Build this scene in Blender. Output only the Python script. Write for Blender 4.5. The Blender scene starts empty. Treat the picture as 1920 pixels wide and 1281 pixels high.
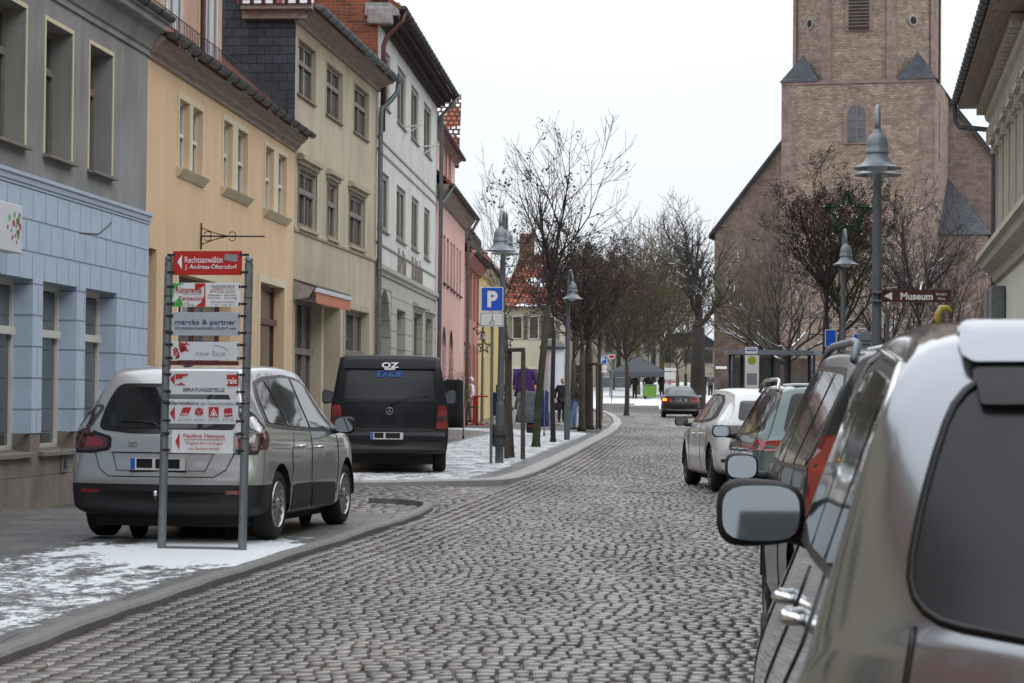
import bpy, bmesh, math, random
from mathutils import Vector, Matrix, Euler
from mathutils.bvhtree import BVHTree
from mathutils.geometry import delaunay_2d_cdt
R=math.radians
random.seed(7)
SC=bpy.context.scene
COL=SC.collection
# ------------------------------------------------------------------ camera
EYE=1.45; PITCH=0.0242; ROLL=0.0087; FPX=4493.6
cam=bpy.data.cameras.new('camera'); cam.sensor_width=23.5; cam.lens=55.0
cam.clip_start=0.1; cam.clip_end=6000
camo=bpy.data.objects.new('camera',cam); COL.objects.link(camo)
CM=Matrix.Rotation(math.pi/2+PITCH,3,'X')@Matrix.Rotation(ROLL,3,'Z')
camo.location=(0,0,EYE); camo.rotation_euler=CM.to_euler()
cam.dof.use_dof=True; cam.dof.focus_distance=25.0; cam.dof.aperture_fstop=7.1
SC.camera=camo
# ------------------------------------------------------------------ world / sun (overcast)
W=bpy.data.worlds.new('World'); SC.world=W; W.use_nodes=True
nt=W.node_tree; nt.nodes.clear()
def wn(t): return nt.nodes.new(t)
out=wn('ShaderNodeOutputWorld'); bg=wn('ShaderNodeBackground'); tc=wn('ShaderNodeTexCoord'); sp=wn('ShaderNodeSeparateXYZ')
sky=wn('ShaderNodeTexSky'); sky.sky_type='NISHITA'; sky.sun_disc=False; sky.sun_elevation=R(38); sky.sun_rotation=R(140)
mr=wn('ShaderNodeMapRange'); mr.inputs[1].default_value=0; mr.inputs[2].default_value=1; mr.inputs[3].default_value=0.84; mr.inputs[4].default_value=2.1
cmb=wn('ShaderNodeCombineColor'); mx=wn('ShaderNodeMix'); mx.data_type='RGBA'; mx.blend_type='ADD'; mx.inputs[0].default_value=0.004
nz=wn('ShaderNodeTexNoise'); nz.inputs['Scale'].default_value=1.6; nz.inputs['Detail'].default_value=4
mn=wn('ShaderNodeMapRange'); mn.inputs[1].default_value=.3; mn.inputs[2].default_value=.7; mn.inputs[3].default_value=.96; mn.inputs[4].default_value=1.05
m1=wn('ShaderNodeMath'); m1.operation='MULTIPLY'
L=nt.links.new
L(tc.outputs['Generated'],sp.inputs[0]); L(sp.outputs[2],mr.inputs[0]); L(tc.outputs['Generated'],nz.inputs['Vector'])
L(nz.outputs[0],mn.inputs[0]); L(mr.outputs[0],m1.inputs[0]); L(mn.outputs[0],m1.inputs[1])
vm=wn('ShaderNodeVectorMath'); vm.operation='SCALE'; vm.inputs[0].default_value=(.955,1.0,1.06)
L(m1.outputs[0],vm.inputs['Scale']); L(vm.outputs[0],mx.inputs[6]); L(sky.outputs[0],mx.inputs[7])
L(mx.outputs[2],bg.inputs[0]); bg.inputs[1].default_value=1.0; L(bg.outputs[0],out.inputs[0])
sl=bpy.data.lights.new('sun','SUN'); sl.energy=0.5; sl.angle=R(25); sl.color=(1,.98,.95)
so=bpy.data.objects.new('sun',sl); COL.objects.link(so); so.rotation_euler=Euler((R(52),0,R(40)))
SC.view_settings.view_transform='Standard'; SC.view_settings.look='None'; SC.view_settings.exposure=-0.02; SC.view_settings.gamma=1
SC.cycles.max_bounces=6; SC.cycles.diffuse_bounces=3; SC.cycles.glossy_bounces=3; SC.cycles.transmission_bounces=4; SC.cycles.transparent_max_bounces=6
# ------------------------------------------------------------------ geometry of the view
def lerp(a,b,t): return a+(b-a)*t
def table(tb,y):
    if y<=tb[0][0]: return tb[0][1]
    for (a,va),(b,vb) in zip(tb,tb[1:]):
        if y<=b: return lerp(va,vb,(y-a)/(b-a))
    return tb[-1][1]
ZG=[(0,0),(12,.05),(22,.13),(38,.20),(60,.35),(80,.50),(112,.67),(150,.98),(200,1.25),(400,1.35)]
def zg(y): return table(ZG,y)
def ray(u,v): return CM@Vector(((u-960)/FPX,-(v-640.5)/FPX,-1))
def P(u,v,Y):
    d=ray(u,v); t=Y/d.y; return Vector((d.x*t,Y,EYE+d.z*t))
def G(u,v,h=0):
    d=ray(u,v); lo,hi=3.0,400.0
    for _ in range(50):
        m=(lo+hi)/2; z=EYE+d.z/d.y*m
        if z>zg(m)+h: lo=m
        else: hi=m
    return Vector((d.x/d.y*lo,lo,zg(lo)+h))
def XA(u,Y,v=749): return P(u,v,Y).x
# ------------------------------------------------------------------ materials
MATS={}
def nodes(m): return m.node_tree.nodes, m.node_tree.links.new
def pm(name,col,rough=.6,metal=0,coat=0,spec=.5,var=0,vs=3.0,bump=0,bs=40,trans=0,alpha=1,emit=0,stretch=None,var2=None):
    if name in MATS: return MATS[name]
    m=bpy.data.materials.new(name); m.use_nodes=True; N,L=nodes(m); b=N['Principled BSDF']
    b.inputs['Base Color'].default_value=(*col,1); b.inputs['Roughness'].default_value=rough; b.inputs['Metallic'].default_value=metal
    b.inputs['Coat Weight'].default_value=coat; b.inputs['Coat Roughness'].default_value=.04; b.inputs['Specular IOR Level'].default_value=spec
    b.inputs['Transmission Weight'].default_value=trans; b.inputs['Alpha'].default_value=alpha
    if emit: b.inputs['Emission Color'].default_value=(*col,1); b.inputs['Emission Strength'].default_value=emit
    t=N.new('ShaderNodeTexCoord'); src=t.outputs['Object']
    if stretch:
        mp=N.new('ShaderNodeMapping'); mp.inputs['Scale'].default_value=stretch; L(src,mp.inputs[0]); src=mp.outputs[0]
    if var:
        n=N.new('ShaderNodeTexNoise'); n.inputs['Scale'].default_value=vs; n.inputs['Detail'].default_value=6; n.inputs['Roughness'].default_value=.62; L(src,n.inputs['Vector'])
        r=N.new('ShaderNodeMapRange'); r.inputs[1].default_value=.32; r.inputs[2].default_value=.68; r.inputs[3].default_value=0; r.inputs[4].default_value=1; L(n.outputs[0],r.inputs[0])
        x=N.new('ShaderNodeMix'); x.data_type='RGBA'; x.inputs[6].default_value=(*[c*(1-var) for c in col],1)
        c2=var2 or [min(1,c*(1+var*.6)) for c in col]; x.inputs[7].default_value=(*c2,1); L(r.outputs[0],x.inputs[0]); L(x.outputs[2],b.inputs['Base Color'])
    if bump:
        n=N.new('ShaderNodeTexNoise'); n.inputs['Scale'].default_value=bs; n.inputs['Detail'].default_value=5; L(src,n.inputs['Vector'])
        k=N.new('ShaderNodeBump'); k.inputs['Strength'].default_value=bump; k.inputs['Distance'].default_value=.01; L(n.outputs[0],k.inputs['Height']); L(k.outputs[0],b.inputs['Normal'])
    MATS[name]=m; return m
def plaster(name,col,grime=(.25,.23,.2),amt=.35,low=0,bs=60):
    """plaster with broad stains, run-off streaks and fine grain"""
    m=pm(name,col,rough=.9,spec=.25); N,L=nodes(m); b=N['Principled BSDF']; t=N.new('ShaderNodeTexCoord')
    mp=N.new('ShaderNodeMapping'); mp.inputs['Scale'].default_value=(1.6,1.6,.22); L(t.outputs['Object'],mp.inputs[0])
    n1=N.new('ShaderNodeTexNoise'); n1.inputs['Scale'].default_value=1.6; n1.inputs['Detail'].default_value=8; n1.inputs['Roughness'].default_value=.6; L(mp.outputs[0],n1.inputs['Vector'])
    n2=N.new('ShaderNodeTexNoise'); n2.inputs['Scale'].default_value=.7; n2.inputs['Detail'].default_value=7; L(t.outputs['Object'],n2.inputs['Vector'])
    n3=N.new('ShaderNodeTexNoise'); n3.inputs['Scale'].default_value=bs; n3.inputs['Detail'].default_value=3; L(t.outputs['Object'],n3.inputs['Vector'])
    a=N.new('ShaderNodeMath'); a.operation='MULTIPLY'; L(n1.outputs[0],a.inputs[0]); L(n2.outputs[0],a.inputs[1])
    r=N.new('ShaderNodeMapRange'); r.inputs[1].default_value=.17; r.inputs[2].default_value=.34; r.inputs[3].default_value=0; r.inputs[4].default_value=amt; L(a.outputs[0],r.inputs[0])
    x=N.new('ShaderNodeMix'); x.data_type='RGBA'; x.inputs[6].default_value=(*col,1); x.inputs[7].default_value=(*[c*g*1.6 for c,g in zip(col,grime)],1) if False else (*[(c*.5+g*.25) for c,g in zip(col,grime)],1); L(r.outputs[0],x.inputs[0])
    y=N.new('ShaderNodeMix'); y.data_type='RGBA'; y.blend_type='MULTIPLY'; y.inputs[0].default_value=.35; L(x.outputs[2],y.inputs[6]); L(n3.outputs[0],y.inputs[7])
    g=N.new('ShaderNodeHueSaturation'); g.inputs['Value'].default_value=1.18; L(y.outputs[2],g.inputs['Color']); L(g.outputs[0],b.inputs['Base Color'])
    k=N.new('ShaderNodeBump'); k.inputs['Strength'].default_value=.35; k.inputs['Distance'].default_value=.012; L(n3.outputs[0],k.inputs['Height']); L(k.outputs[0],b.inputs['Normal'])
    return m
def brick(name,c1,c2,mortar,bw,bh,ms=.02,vec='XZ',rough=.85,bump=.6,off=.5,nv=(.62,1.3),warp=0,snow=0):
    """courses of brick, slate, tile or rubble laid in the surface's own plane (object space)"""
    if name in MATS: return MATS[name]
    m=pm(name,c1,rough=rough,spec=.3); N,L=nodes(m); b=N['Principled BSDF']; t=N.new('ShaderNodeTexCoord')
    s=N.new('ShaderNodeSeparateXYZ'); c=N.new('ShaderNodeCombineXYZ')
    src=t.outputs['Object']
    if warp:
        wnz=N.new('ShaderNodeTexNoise'); wnz.inputs['Scale'].default_value=2.2/bw*.3; L(src,wnz.inputs['Vector'])
        vs=N.new('ShaderNodeVectorMath'); vs.operation='SCALE'; vs.inputs['Scale'].default_value=warp; L(wnz.outputs['Color'],vs.inputs[0])
        va=N.new('ShaderNodeVectorMath'); L(src,va.inputs[0]); L(vs.outputs[0],va.inputs[1]); src=va.outputs[0]
    L(src,s.inputs[0])
    ax={'X':0,'Y':1,'Z':2}; L(s.outputs[ax[vec[0]]],c.inputs[0]); L(s.outputs[ax[vec[1]]],c.inputs[1])
    k=N.new('ShaderNodeTexBrick'); k.inputs['Scale'].default_value=1; k.inputs['Brick Width'].default_value=bw; k.inputs['Row Height'].default_value=bh; k.inputs['Mortar Size'].default_value=ms
    k.inputs['Mortar Smooth'].default_value=.4; k.offset=off; k.inputs['Color1'].default_value=(*c1,1); k.inputs['Color2'].default_value=(*c2,1); k.inputs['Mortar'].default_value=(*mortar,1); L(c.outputs[0],k.inputs['Vector'])
    n=N.new('ShaderNodeTexNoise'); n.inputs['Scale'].default_value=1.3; n.inputs['Detail'].default_value=9; n.inputs['Roughness'].default_value=.7; L(src,n.inputs['Vector'])
    r=N.new('ShaderNodeMapRange'); r.inputs[1].default_value=.3; r.inputs[2].default_value=.7; r.inputs[3].default_value=nv[0]; r.inputs[4].default_value=nv[1]; L(n.outputs[0],r.inputs[0])
    x=N.new('ShaderNodeVectorMath'); x.operation='SCALE'; L(k.outputs[0],x.inputs[0]); L(r.outputs[0],x.inputs['Scale'])
    cout=x.outputs[0]
    if snow:
        n4=N.new('ShaderNodeTexNoise'); n4.inputs['Scale'].default_value=.9; n4.inputs['Detail'].default_value=5; L(t.outputs['Object'],n4.inputs['Vector'])
        r4=N.new('ShaderNodeMapRange'); r4.inputs[1].default_value=.60-snow; r4.inputs[2].default_value=.64-snow; L(n4.outputs[0],r4.inputs[0])
        iv=N.new('ShaderNodeMath'); iv.operation='MULTIPLY'; q=N.new('ShaderNodeMath'); q.operation='SUBTRACT'; q.inputs[0].default_value=1; L(k.outputs['Fac'],q.inputs[1]); L(q.outputs[0],iv.inputs[0]); L(r4.outputs[0],iv.inputs[1])
        x4=N.new('ShaderNodeMix'); x4.data_type='RGBA'; x4.inputs[7].default_value=(.85,.87,.9,1); L(cout,x4.inputs[6]); L(iv.outputs[0],x4.inputs[0]); cout=x4.outputs[2]
    L(cout,b.inputs['Base Color'])
    u=N.new('ShaderNodeBump'); u.inputs['Strength'].default_value=bump; u.inputs['Distance'].default_value=.02; u.invert=True; L(k.outputs['Fac'],u.inputs['Height'])
    n5=N.new('ShaderNodeTexNoise'); n5.inputs['Scale'].default_value=8/bw*.3; L(src,n5.inputs['Vector']); u2=N.new('ShaderNodeBump'); u2.inputs['Strength'].default_value=.35; u2.inputs['Distance'].default_value=.02; L(n5.outputs[0],u2.inputs['Height']); L(u.outputs[0],u2.inputs['Normal']); L(u2.outputs[0],b.inputs['Normal'])
    return m
# ------------------------------------------------------------------ mesh collector
class MB:
    def __init__(s): s.v=[]; s.f=[]
    def add(s,vs,fs):
        n=len(s.v); s.v+= [tuple(v) for v in vs]; s.f+=[tuple(i+n for i in f) for f in fs]; return s
    def box(s,a,b,M=None):
        x0,y0,z0=a; x1,y1,z1=b
        vs=[Vector(p) for p in ((x0,y0,z0),(x1,y0,z0),(x1,y1,z0),(x0,y1,z0),(x0,y0,z1),(x1,y0,z1),(x1,y1,z1),(x0,y1,z1))]
        if M: vs=[M@v for v in vs]
        return s.add(vs,[(0,3,2,1),(4,5,6,7),(0,1,5,4),(1,2,6,5),(2,3,7,6),(3,0,4,7)])
    def bevbox(s,a,b,r=.02,M=None):
        bm=bmesh.new(); bmesh.ops.create_cube(bm,size=1)
        for v in bm.verts: v.co=Vector([lerp(a[i],b[i],v.co[i]+.5) for i in range(3)])
        bmesh.ops.bevel(bm,geom=list(bm.edges)+list(bm.verts),offset=r,segments=3,affect='EDGES',profile=.5)
        return s.bm(bm,M)
    def bm(s,bm,M=None):
        bm.verts.index_update(); s.add([(M@v.co if M else v.co) for v in bm.verts],[[v.index for v in f.verts] for f in bm.faces]); bm.free(); return s
    def quad(s,*p): return s.add(p,[tuple(range(len(p)))])
    def tube(s,pts,rad,n=8,cap=True):
        pts=[Vector(p) for p in pts]
        if not isinstance(rad,(list,tuple)): rad=[rad]*len(pts)
        base=len(s.v); up=None
        for i,p in enumerate(pts):
            a=pts[max(i-1,0)]; b=pts[min(i+1,len(pts)-1)]; t=(b-a)
            if t.length<1e-9: t=Vector((0,0,1))
            t.normalize()
            if up is None: up=Vector((1,0,0)) if abs(t.x)<.8 else Vector((0,1,0))
            x=(up-t*up.dot(t)); x=x.normalized() if x.length>1e-6 else t.orthogonal().normalized(); up=x; y=t.cross(x)
            for k in range(n):
                an=2*math.pi*k/n; s.v.append(tuple(p+(x*math.cos(an)+y*math.sin(an))*rad[i]))
        for i in range(len(pts)-1):
            for k in range(n):
                a=base+i*n+k; b=base+i*n+(k+1)%n; s.f.append((a,b,b+n,a+n))
        if cap: s.f.append(tuple(base+k for k in reversed(range(n)))); s.f.append(tuple(base+(len(pts)-1)*n+k for k in range(n)))
        return s
    def lathe(s,prof,n=20,M=None,cx=0,cy=0):
        base=len(s.v)
        for r,z in prof:
            for k in range(n):
                a=2*math.pi*k/n; v=Vector((cx+r*math.cos(a),cy+r*math.sin(a),z)); s.v.append(tuple(M@v if M else v))
        for i in range(len(prof)-1):
            for k in range(n):
                a=base+i*n+k; b=base+i*n+(k+1)%n; s.f.append((a,b,b+n,a+n))
        s.f.append(tuple(base+k for k in reversed(range(n)))); s.f.append(tuple(base+(len(prof)-1)*n+k for k in range(n)))
        return s
    def prism(s,out,h,M=None):
        """outline (x,z) extruded along +y by h"""
        n=len(out); vs=[Vector((x,0,z)) for x,z in out]+[Vector((x,h,z)) for x,z in out]
        if M: vs=[M@v for v in vs]
        return s.add(vs,[tuple(range(n)),tuple(reversed(range(n,2*n)))]+[((i+1)%n,i,i+n,(i+1)%n+n) for i in range(n)])
    def mesh(s,name,smooth=False,auto=None):
        m=bpy.data.meshes.new(name); m.from_pydata(s.v,[],s.f); m.update()
        if smooth:
            m.polygons.foreach_set('use_smooth',[True]*len(m.polygons))
            if auto:
                bm=bmesh.new(); bm.from_mesh(m)
                for e in bm.edges:
                    if len(e.link_faces)==2 and e.calc_face_angle(0)>R(auto): e.smooth=False
                bm.to_mesh(m); bm.free()
        return m
def obj(name,mb,mat,parent=None,smooth=False,auto=None,loc=None):
    me=mb.mesh(name,smooth,auto) if isinstance(mb,MB) else mb
    o=bpy.data.objects.new(name,me); COL.objects.link(o)
    if mat: me.materials.append(MATS[mat] if isinstance(mat,str) else mat)
    if parent: o.parent=parent
    if loc: o.location=loc
    return o
def tag(o,label=None,cat=None,group=None,kind=None):
    if label: o['label']=label
    if cat: o['category']=cat
    if group: o['group']=group
    if kind: o['kind']=kind
    return o
def thing(name,label,cat,loc=(0,0,0),rz=0,group=None):
    o=bpy.data.objects.new(name,None); COL.objects.link(o); o.location=loc; o.rotation_euler=(0,0,rz); o.empty_display_size=.2
    return tag(o,label,cat,group)
def copy_tree(o,parent=None):
    c=o.copy(); COL.objects.link(c); c.parent=parent
    for ch in list(o.children): copy_tree(ch,c)
    return c
def text_mb(txt,size,bold=0,align='CENTER',depth=.002,sx=1.0,font=None,spacing=1.0):
    cu=bpy.data.curves.new('lettering','FONT'); cu.body=txt; cu.size=size; cu.align_x=align; cu.align_y='CENTER'; cu.extrude=depth; cu.offset=bold; cu.resolution_u=3; cu.space_character=spacing
    o=bpy.data.objects.new('lettering',cu); COL.objects.link(o)
    dg=bpy.context.evaluated_depsgraph_get(); me=bpy.data.meshes.new_from_object(o.evaluated_get(dg))
    mb=MB(); mb.add([(v.co.x*sx,-v.co.z,v.co.y) for v in me.vertices],[tuple(p.vertices) for p in me.polygons])
    bpy.data.objects.remove(o); bpy.data.curves.remove(cu); bpy.data.meshes.remove(me); return mb
def lettering(txt,size,mat,parent,at,bold=0,align='CENTER',sx=1.0,rz=0,name='lettering',tilt=None,spacing=1.0):
    """text in the local XZ plane facing -Y, its middle at 'at'"""
    mb=text_mb(txt,size,bold,align,sx=sx,spacing=spacing); o=obj(name,mb,mat,parent); o.location=at; o.rotation_euler=(0,tilt or 0,rz); return o
def rnd(a,b): return random.uniform(a,b)
# ------------------------------------------------------------------ palette
pm('mortar',(.035,.03,.026),rough=.9,var=.4,vs=9,bump=.4,bs=60)
pm('frame_white',(.62,.60,.55),rough=.5,var=.12,vs=2)
pm('frame_pvc',(.66,.66,.66),rough=.35)
pm('frame_brown',(.20,.155,.13),rough=.6,var=.3,vs=6)
pm('frame_taupe',(.21,.18,.155),rough=.6,var=.2,vs=5)
pm('frame_olive',(.21,.20,.155),rough=.6,var=.15,vs=5)
pm('frame_red',(.11,.045,.035),rough=.5,var=.3,vs=5)
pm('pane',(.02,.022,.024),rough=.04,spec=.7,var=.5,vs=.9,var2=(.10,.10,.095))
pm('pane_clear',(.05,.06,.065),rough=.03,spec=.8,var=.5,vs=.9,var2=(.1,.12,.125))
pm('dark_void',(.02,.018,.016),rough=.9)
pm('zinc',(.16,.175,.18),rough=.45,metal=.3,var=.25,vs=6)
pm('zinc_dark',(.075,.075,.075),rough=.5,metal=.2,var=.3,vs=5)
pm('pipe_red',(.10,.03,.028),rough=.5,var=.3,vs=5)
pm('galv',(.21,.225,.235),rough=.42,metal=.55,var=.2,vs=10)
pm('pole_grey',(.135,.15,.165),rough=.5,metal=.25,var=.15,vs=6)
pm('lamp_grey',(.20,.225,.25),rough=.4,metal=.2,var=.1,vs=9)
pm('black_iron',(.012,.012,.012),rough=.5)
pm('cornice_brown',(.32,.25,.215),rough=.8,var=.35,vs=3,stretch=(.6,4,8))
pm('granite',(.17,.16,.15),rough=.6,var=.28,vs=26,bump=.25,bs=80)
pm('granite_pale',(.34,.33,.32),rough=.55,var=.2,vs=20,bump=.2,bs=80)
pm('concrete',(.30,.29,.275),rough=.85,var=.3,vs=6,bump=.2)
pm('white_p',(.70,.70,.69),rough=.4)
pm('white_sign',(.62,.64,.67),rough=.3)
pm('grey_sign',(.40,.43,.48),rough=.3)
pm('red_sign',(.46,.018,.012),rough=.3)
pm('blue_sign',(.008,.09,.55),rough=.3)
pm('green_sign',(.06,.36,.05),rough=.3)
pm('ink_black',(.02,.02,.022),rough=.5); pm('ink_navy',(.02,.035,.085),rough=.5); pm('ink_grey',(.25,.26,.28),rough=.5)
pm('ink_red',(.42,.02,.016),rough=.5); pm('ink_white',(.8,.8,.8),rough=.5); pm('maroon',(.10,.016,.02),rough=.35); pm('museum_brown',(.075,.016,.014),rough=.3)
pm('yellow',(.75,.48,.02),rough=.4); pm('snow',(.83,.85,.88),rough=.75,spec=.3,bump=.5,bs=22,var=.06,vs=12)
brick('tiles_red',(.30,.085,.045),(.18,.055,.035),(.05,.02,.015),.24,.30,.035,vec='XZ',bump=1.0,snow=.04)
brick('tiles_snow',(.42,.11,.06),(.30,.07,.04),(.09,.03,.02),.20,.17,.05,vec='XZ',bump=.8,snow=.10)
brick('tiles_snow_y',(.40,.12,.07),(.28,.08,.05),(.08,.03,.02),.22,.20,.05,vec='YZ',bump=.8,snow=.12)
brick('slate',(.060,.068,.085),(.042,.048,.062),(.02,.022,.028),.30,.17,.008,vec='YZ',rough=.5,bump=1.0)
brick('slate_x',(.062,.070,.086),(.045,.052,.066),(.02,.022,.028),.34,.17,.010,vec='XZ',rough=.5,bump=1.0)
brick('old_brick',(.32,.085,.035),(.14,.05,.035),(.20,.155,.12),.25,.078,.010,vec='YZ',bump=.8,warp=.012)
brick('tower_stone',(.42,.325,.245),(.255,.19,.155),(.25,.19,.155),.38,.15,.024,vec='XZ',bump=1.0,warp=.2,nv=(.6,1.25))
brick('tower_stone_y',(.42,.325,.245),(.255,.19,.155),(.25,.19,.155),.38,.15,.024,vec='YZ',bump=1.0,warp=.2,nv=(.6,1.25))
brick('church_pink',(.31,.235,.195),(.235,.17,.145),(.22,.165,.14),.55,.24,.02,vec='XZ',bump=.5,warp=.1)
brick('quoin',(.30,.215,.185),(.235,.16,.145),(.22,.165,.15),.7,.34,.012,vec='XZ',bump=.5)
# ------------------------------------------------------------------ road cobbles
def stone_mat(name,a,b,c):
    m=pm(name,a,rough=.42,spec=.5); N,L=nodes(m); bs=N['Principled BSDF']; g=N.new('ShaderNodeNewGeometry'); cr=N.new('ShaderNodeValToRGB')
    e=cr.color_ramp.elements; e[0].color=(*a,1); e[1].color=(*b,1); k=e.new(.5); k.color=(*c,1)
    L(g.outputs['Random Per Island'],cr.inputs[0]); t=N.new('ShaderNodeTexCoord')
    n=N.new('ShaderNodeTexNoise'); n.inputs['Scale'].default_value=.55; n.inputs['Detail'].default_value=6; mp=N.new('ShaderNodeMapping'); mp.inputs['Scale'].default_value=(1.5,.30,1); mp.inputs['Rotation'].default_value=(0,0,R(-5)); L(t.outputs['Object'],mp.inputs[0]); L(mp.outputs[0],n.inputs['Vector'])
    r=N.new('ShaderNodeMapRange'); r.inputs[1].default_value=.35; r.inputs[2].default_value=.68; r.inputs[3].default_value=1.3; r.inputs[4].default_value=.58; L(n.outputs[0],r.inputs[0])
    n2=N.new('ShaderNodeTexNoise'); n2.inputs['Scale'].default_value=45; n2.inputs['Detail'].default_value=4; L(t.outputs['Object'],n2.inputs['Vector'])
    r2=N.new('ShaderNodeMapRange'); r2.inputs[3].default_value=.7; r2.inputs[4].default_value=1.3; L(n2.outputs[0],r2.inputs[0])
    mu=N.new('ShaderNodeMath'); mu.operation='MULTIPLY'; L(r.outputs[0],mu.inputs[0]); L(r2.outputs[0],mu.inputs[1])
    v=N.new('ShaderNodeVectorMath'); v.operation='SCALE'; L(cr.outputs[0],v.inputs[0]); L(mu.outputs[0],v.inputs['Scale']); L(v.outputs[0],bs.inputs['Base Color'])
    r3=N.new('ShaderNodeMapRange'); r3.inputs[1].default_value=.35; r3.inputs[2].default_value=.7; r3.inputs[3].default_value=.26; r3.inputs[4].default_value=.13; L(n.outputs[0],r3.inputs[0]); L(r3.outputs[0],bs.inputs['Roughness'])
    k=N.new('ShaderNodeBump'); k.inputs['Strength'].default_value=.3; k.inputs['Distance'].default_value=.005; L(n2.outputs[0],k.inputs['Height']); L(k.outputs[0],bs.inputs['Normal'])
stone_mat('sett',(.115,.099,.086),(.215,.194,.176),(.155,.135,.12))
# left kerb (road side) from image points
K1px=[(0,1245),(120,1196),(250,1150),(500,1065),(650,1017),(700,1000),(756,982),(800,967)]
K1=[G(u,v) for u,v in K1px]
K2px=[(970,902),(1012,888),(1075,856),(1143,817)]
K2=[G(u,v) for u,v in K2px]
KT=[(-20,K1[0].x-.115*(K1[0].y+20)),(K1[0].y,K1[0].x)]+[(p.y,p.x) for p in K1[2:]]+[(p.y,p.x) for p in K2]
Y1B=K1[-1].y; Y2A=G(700,911).y
yk=K2[-1].y; xk=K2[-1].x
KT+=[(yk+4,xk+.45),(yk+8,xk+.75),(200,xk+4)]
def kxl(y): return table(KT,y)
KR=[(-20,2.3),(4,2.75),(13,3.75),(23,4.45),(34,4.85),(50,5.6),(80,8.2),(100,11),(200,22)]
def kxr(y): return table(KR,y)
def stones(y0,y1,xl,xr,mb,pitch=.15,w=.098,arc=.20,period=1.3,gut=.60,dh=.0055,xg=None):
    n=int((y1-y0)/pitch)
    for i in range(n):
        yb=y0+i*pitch
        t=0; base=yb
        W_=xr(yb)-xl(yb)
        while t<W_:
            ww=w*rnd(.82,1.2); gutter=t<gut or t>W_-gut
            if gutter: ww=.135
            tc_=t+ww/2
            if gutter: dy=(.5 if int(t/.135)%2 else 0)*pitch; x0=xl(yb); 
            else:
                q=((tc_-gut)%period)/period*2-1; dy=arc*(1-q*q)-arc*.66
            y=base+dy+rnd(-.008,.008)
            x=xl(y)+tc_ if t<W_/2 else xr(y)-(W_-tc_)
            sx=ww*.5-.0075; sy=pitch*.5-.0085
            if gutter: sy+=.003; sx-=.006
            z=zg(y)+rnd(-dh,dh*.6)
            ax=rnd(-.04,.04); ay=rnd(-.045,.045)
            vs=[]
            for k,(ix,iy,iz) in enumerate(((1,1,-.03),(.98,.98,-.007),(.84,.84,0))):
                for (cx,cy) in ((-1,-1),(1,-1),(1,1),(-1,1)):
                    jx=rnd(.9,1.04) if k==1 else 1
                    px=cx*sx*ix*jx; py=cy*sy*iy*jx
                    vs.append((x+px+py*.0,y+py,z+iz+px*ax+py*ay))
            mb.add(vs,[(0,1,5,4),(1,2,6,5),(2,3,7,6),(3,0,4,7),(4,5,9,8),(5,6,10,9),(6,7,11,10),(7,4,8,11),(8,9,10,11)])
            t+=ww
mb=MB()
stones(9.5,86,kxl,kxr,mb)
# far end of the street, where it swings round the little park
stones(86,128,lambda y:lerp(xk+.7,-3.5,min(1,(y-86)/8)),lambda y:kxr(y),mb,pitch=.3,w=.26,arc=.3,period=3)
# the entry between the two pavement islands
stones(Y1B-.1,Y2A+.2,lambda y:-4.6,lambda y:kxl(y)-.02,mb,pitch=.17,w=.16,arc=.1,gut=.2)
road=obj('road',mb,'sett',smooth=True); tag(road,'wet grey granite cobbles laid in arcs, worn and patchy','road',kind='structure')
# ground sheet
def sheet(name,ys,xl,xr,h,mat,nx=2,label=None,kind='structure',skirt=None):
    mb=MB(); n=nx
    for y in ys:
        for k in range(n+1):
            mb.v.append((lerp(xl(y),xr(y),k/n),y,zg(y)+h))
    for i in range(len(ys)-1):
        for k in range(n):
            a=i*(n+1)+k; mb.f.append((a,a+1,a+n+2,a+n+1))
    o=obj(name,mb,mat); tag(o,label,None,kind=kind); return o
def frange(a,b,st):
    r=[]; 
    while a<b: r.append(a); a+=st
    return r+[b]
pm('ground',(.06,.052,.046),rough=.55,var=.4,vs=3)
sheet('ground',[-300,-20,0,12,22,38,60,80,112,150,200,400,900,2500],lambda y:-1500,lambda y:1500,-.03,'ground',label='dark earth and asphalt below the paving')
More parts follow.
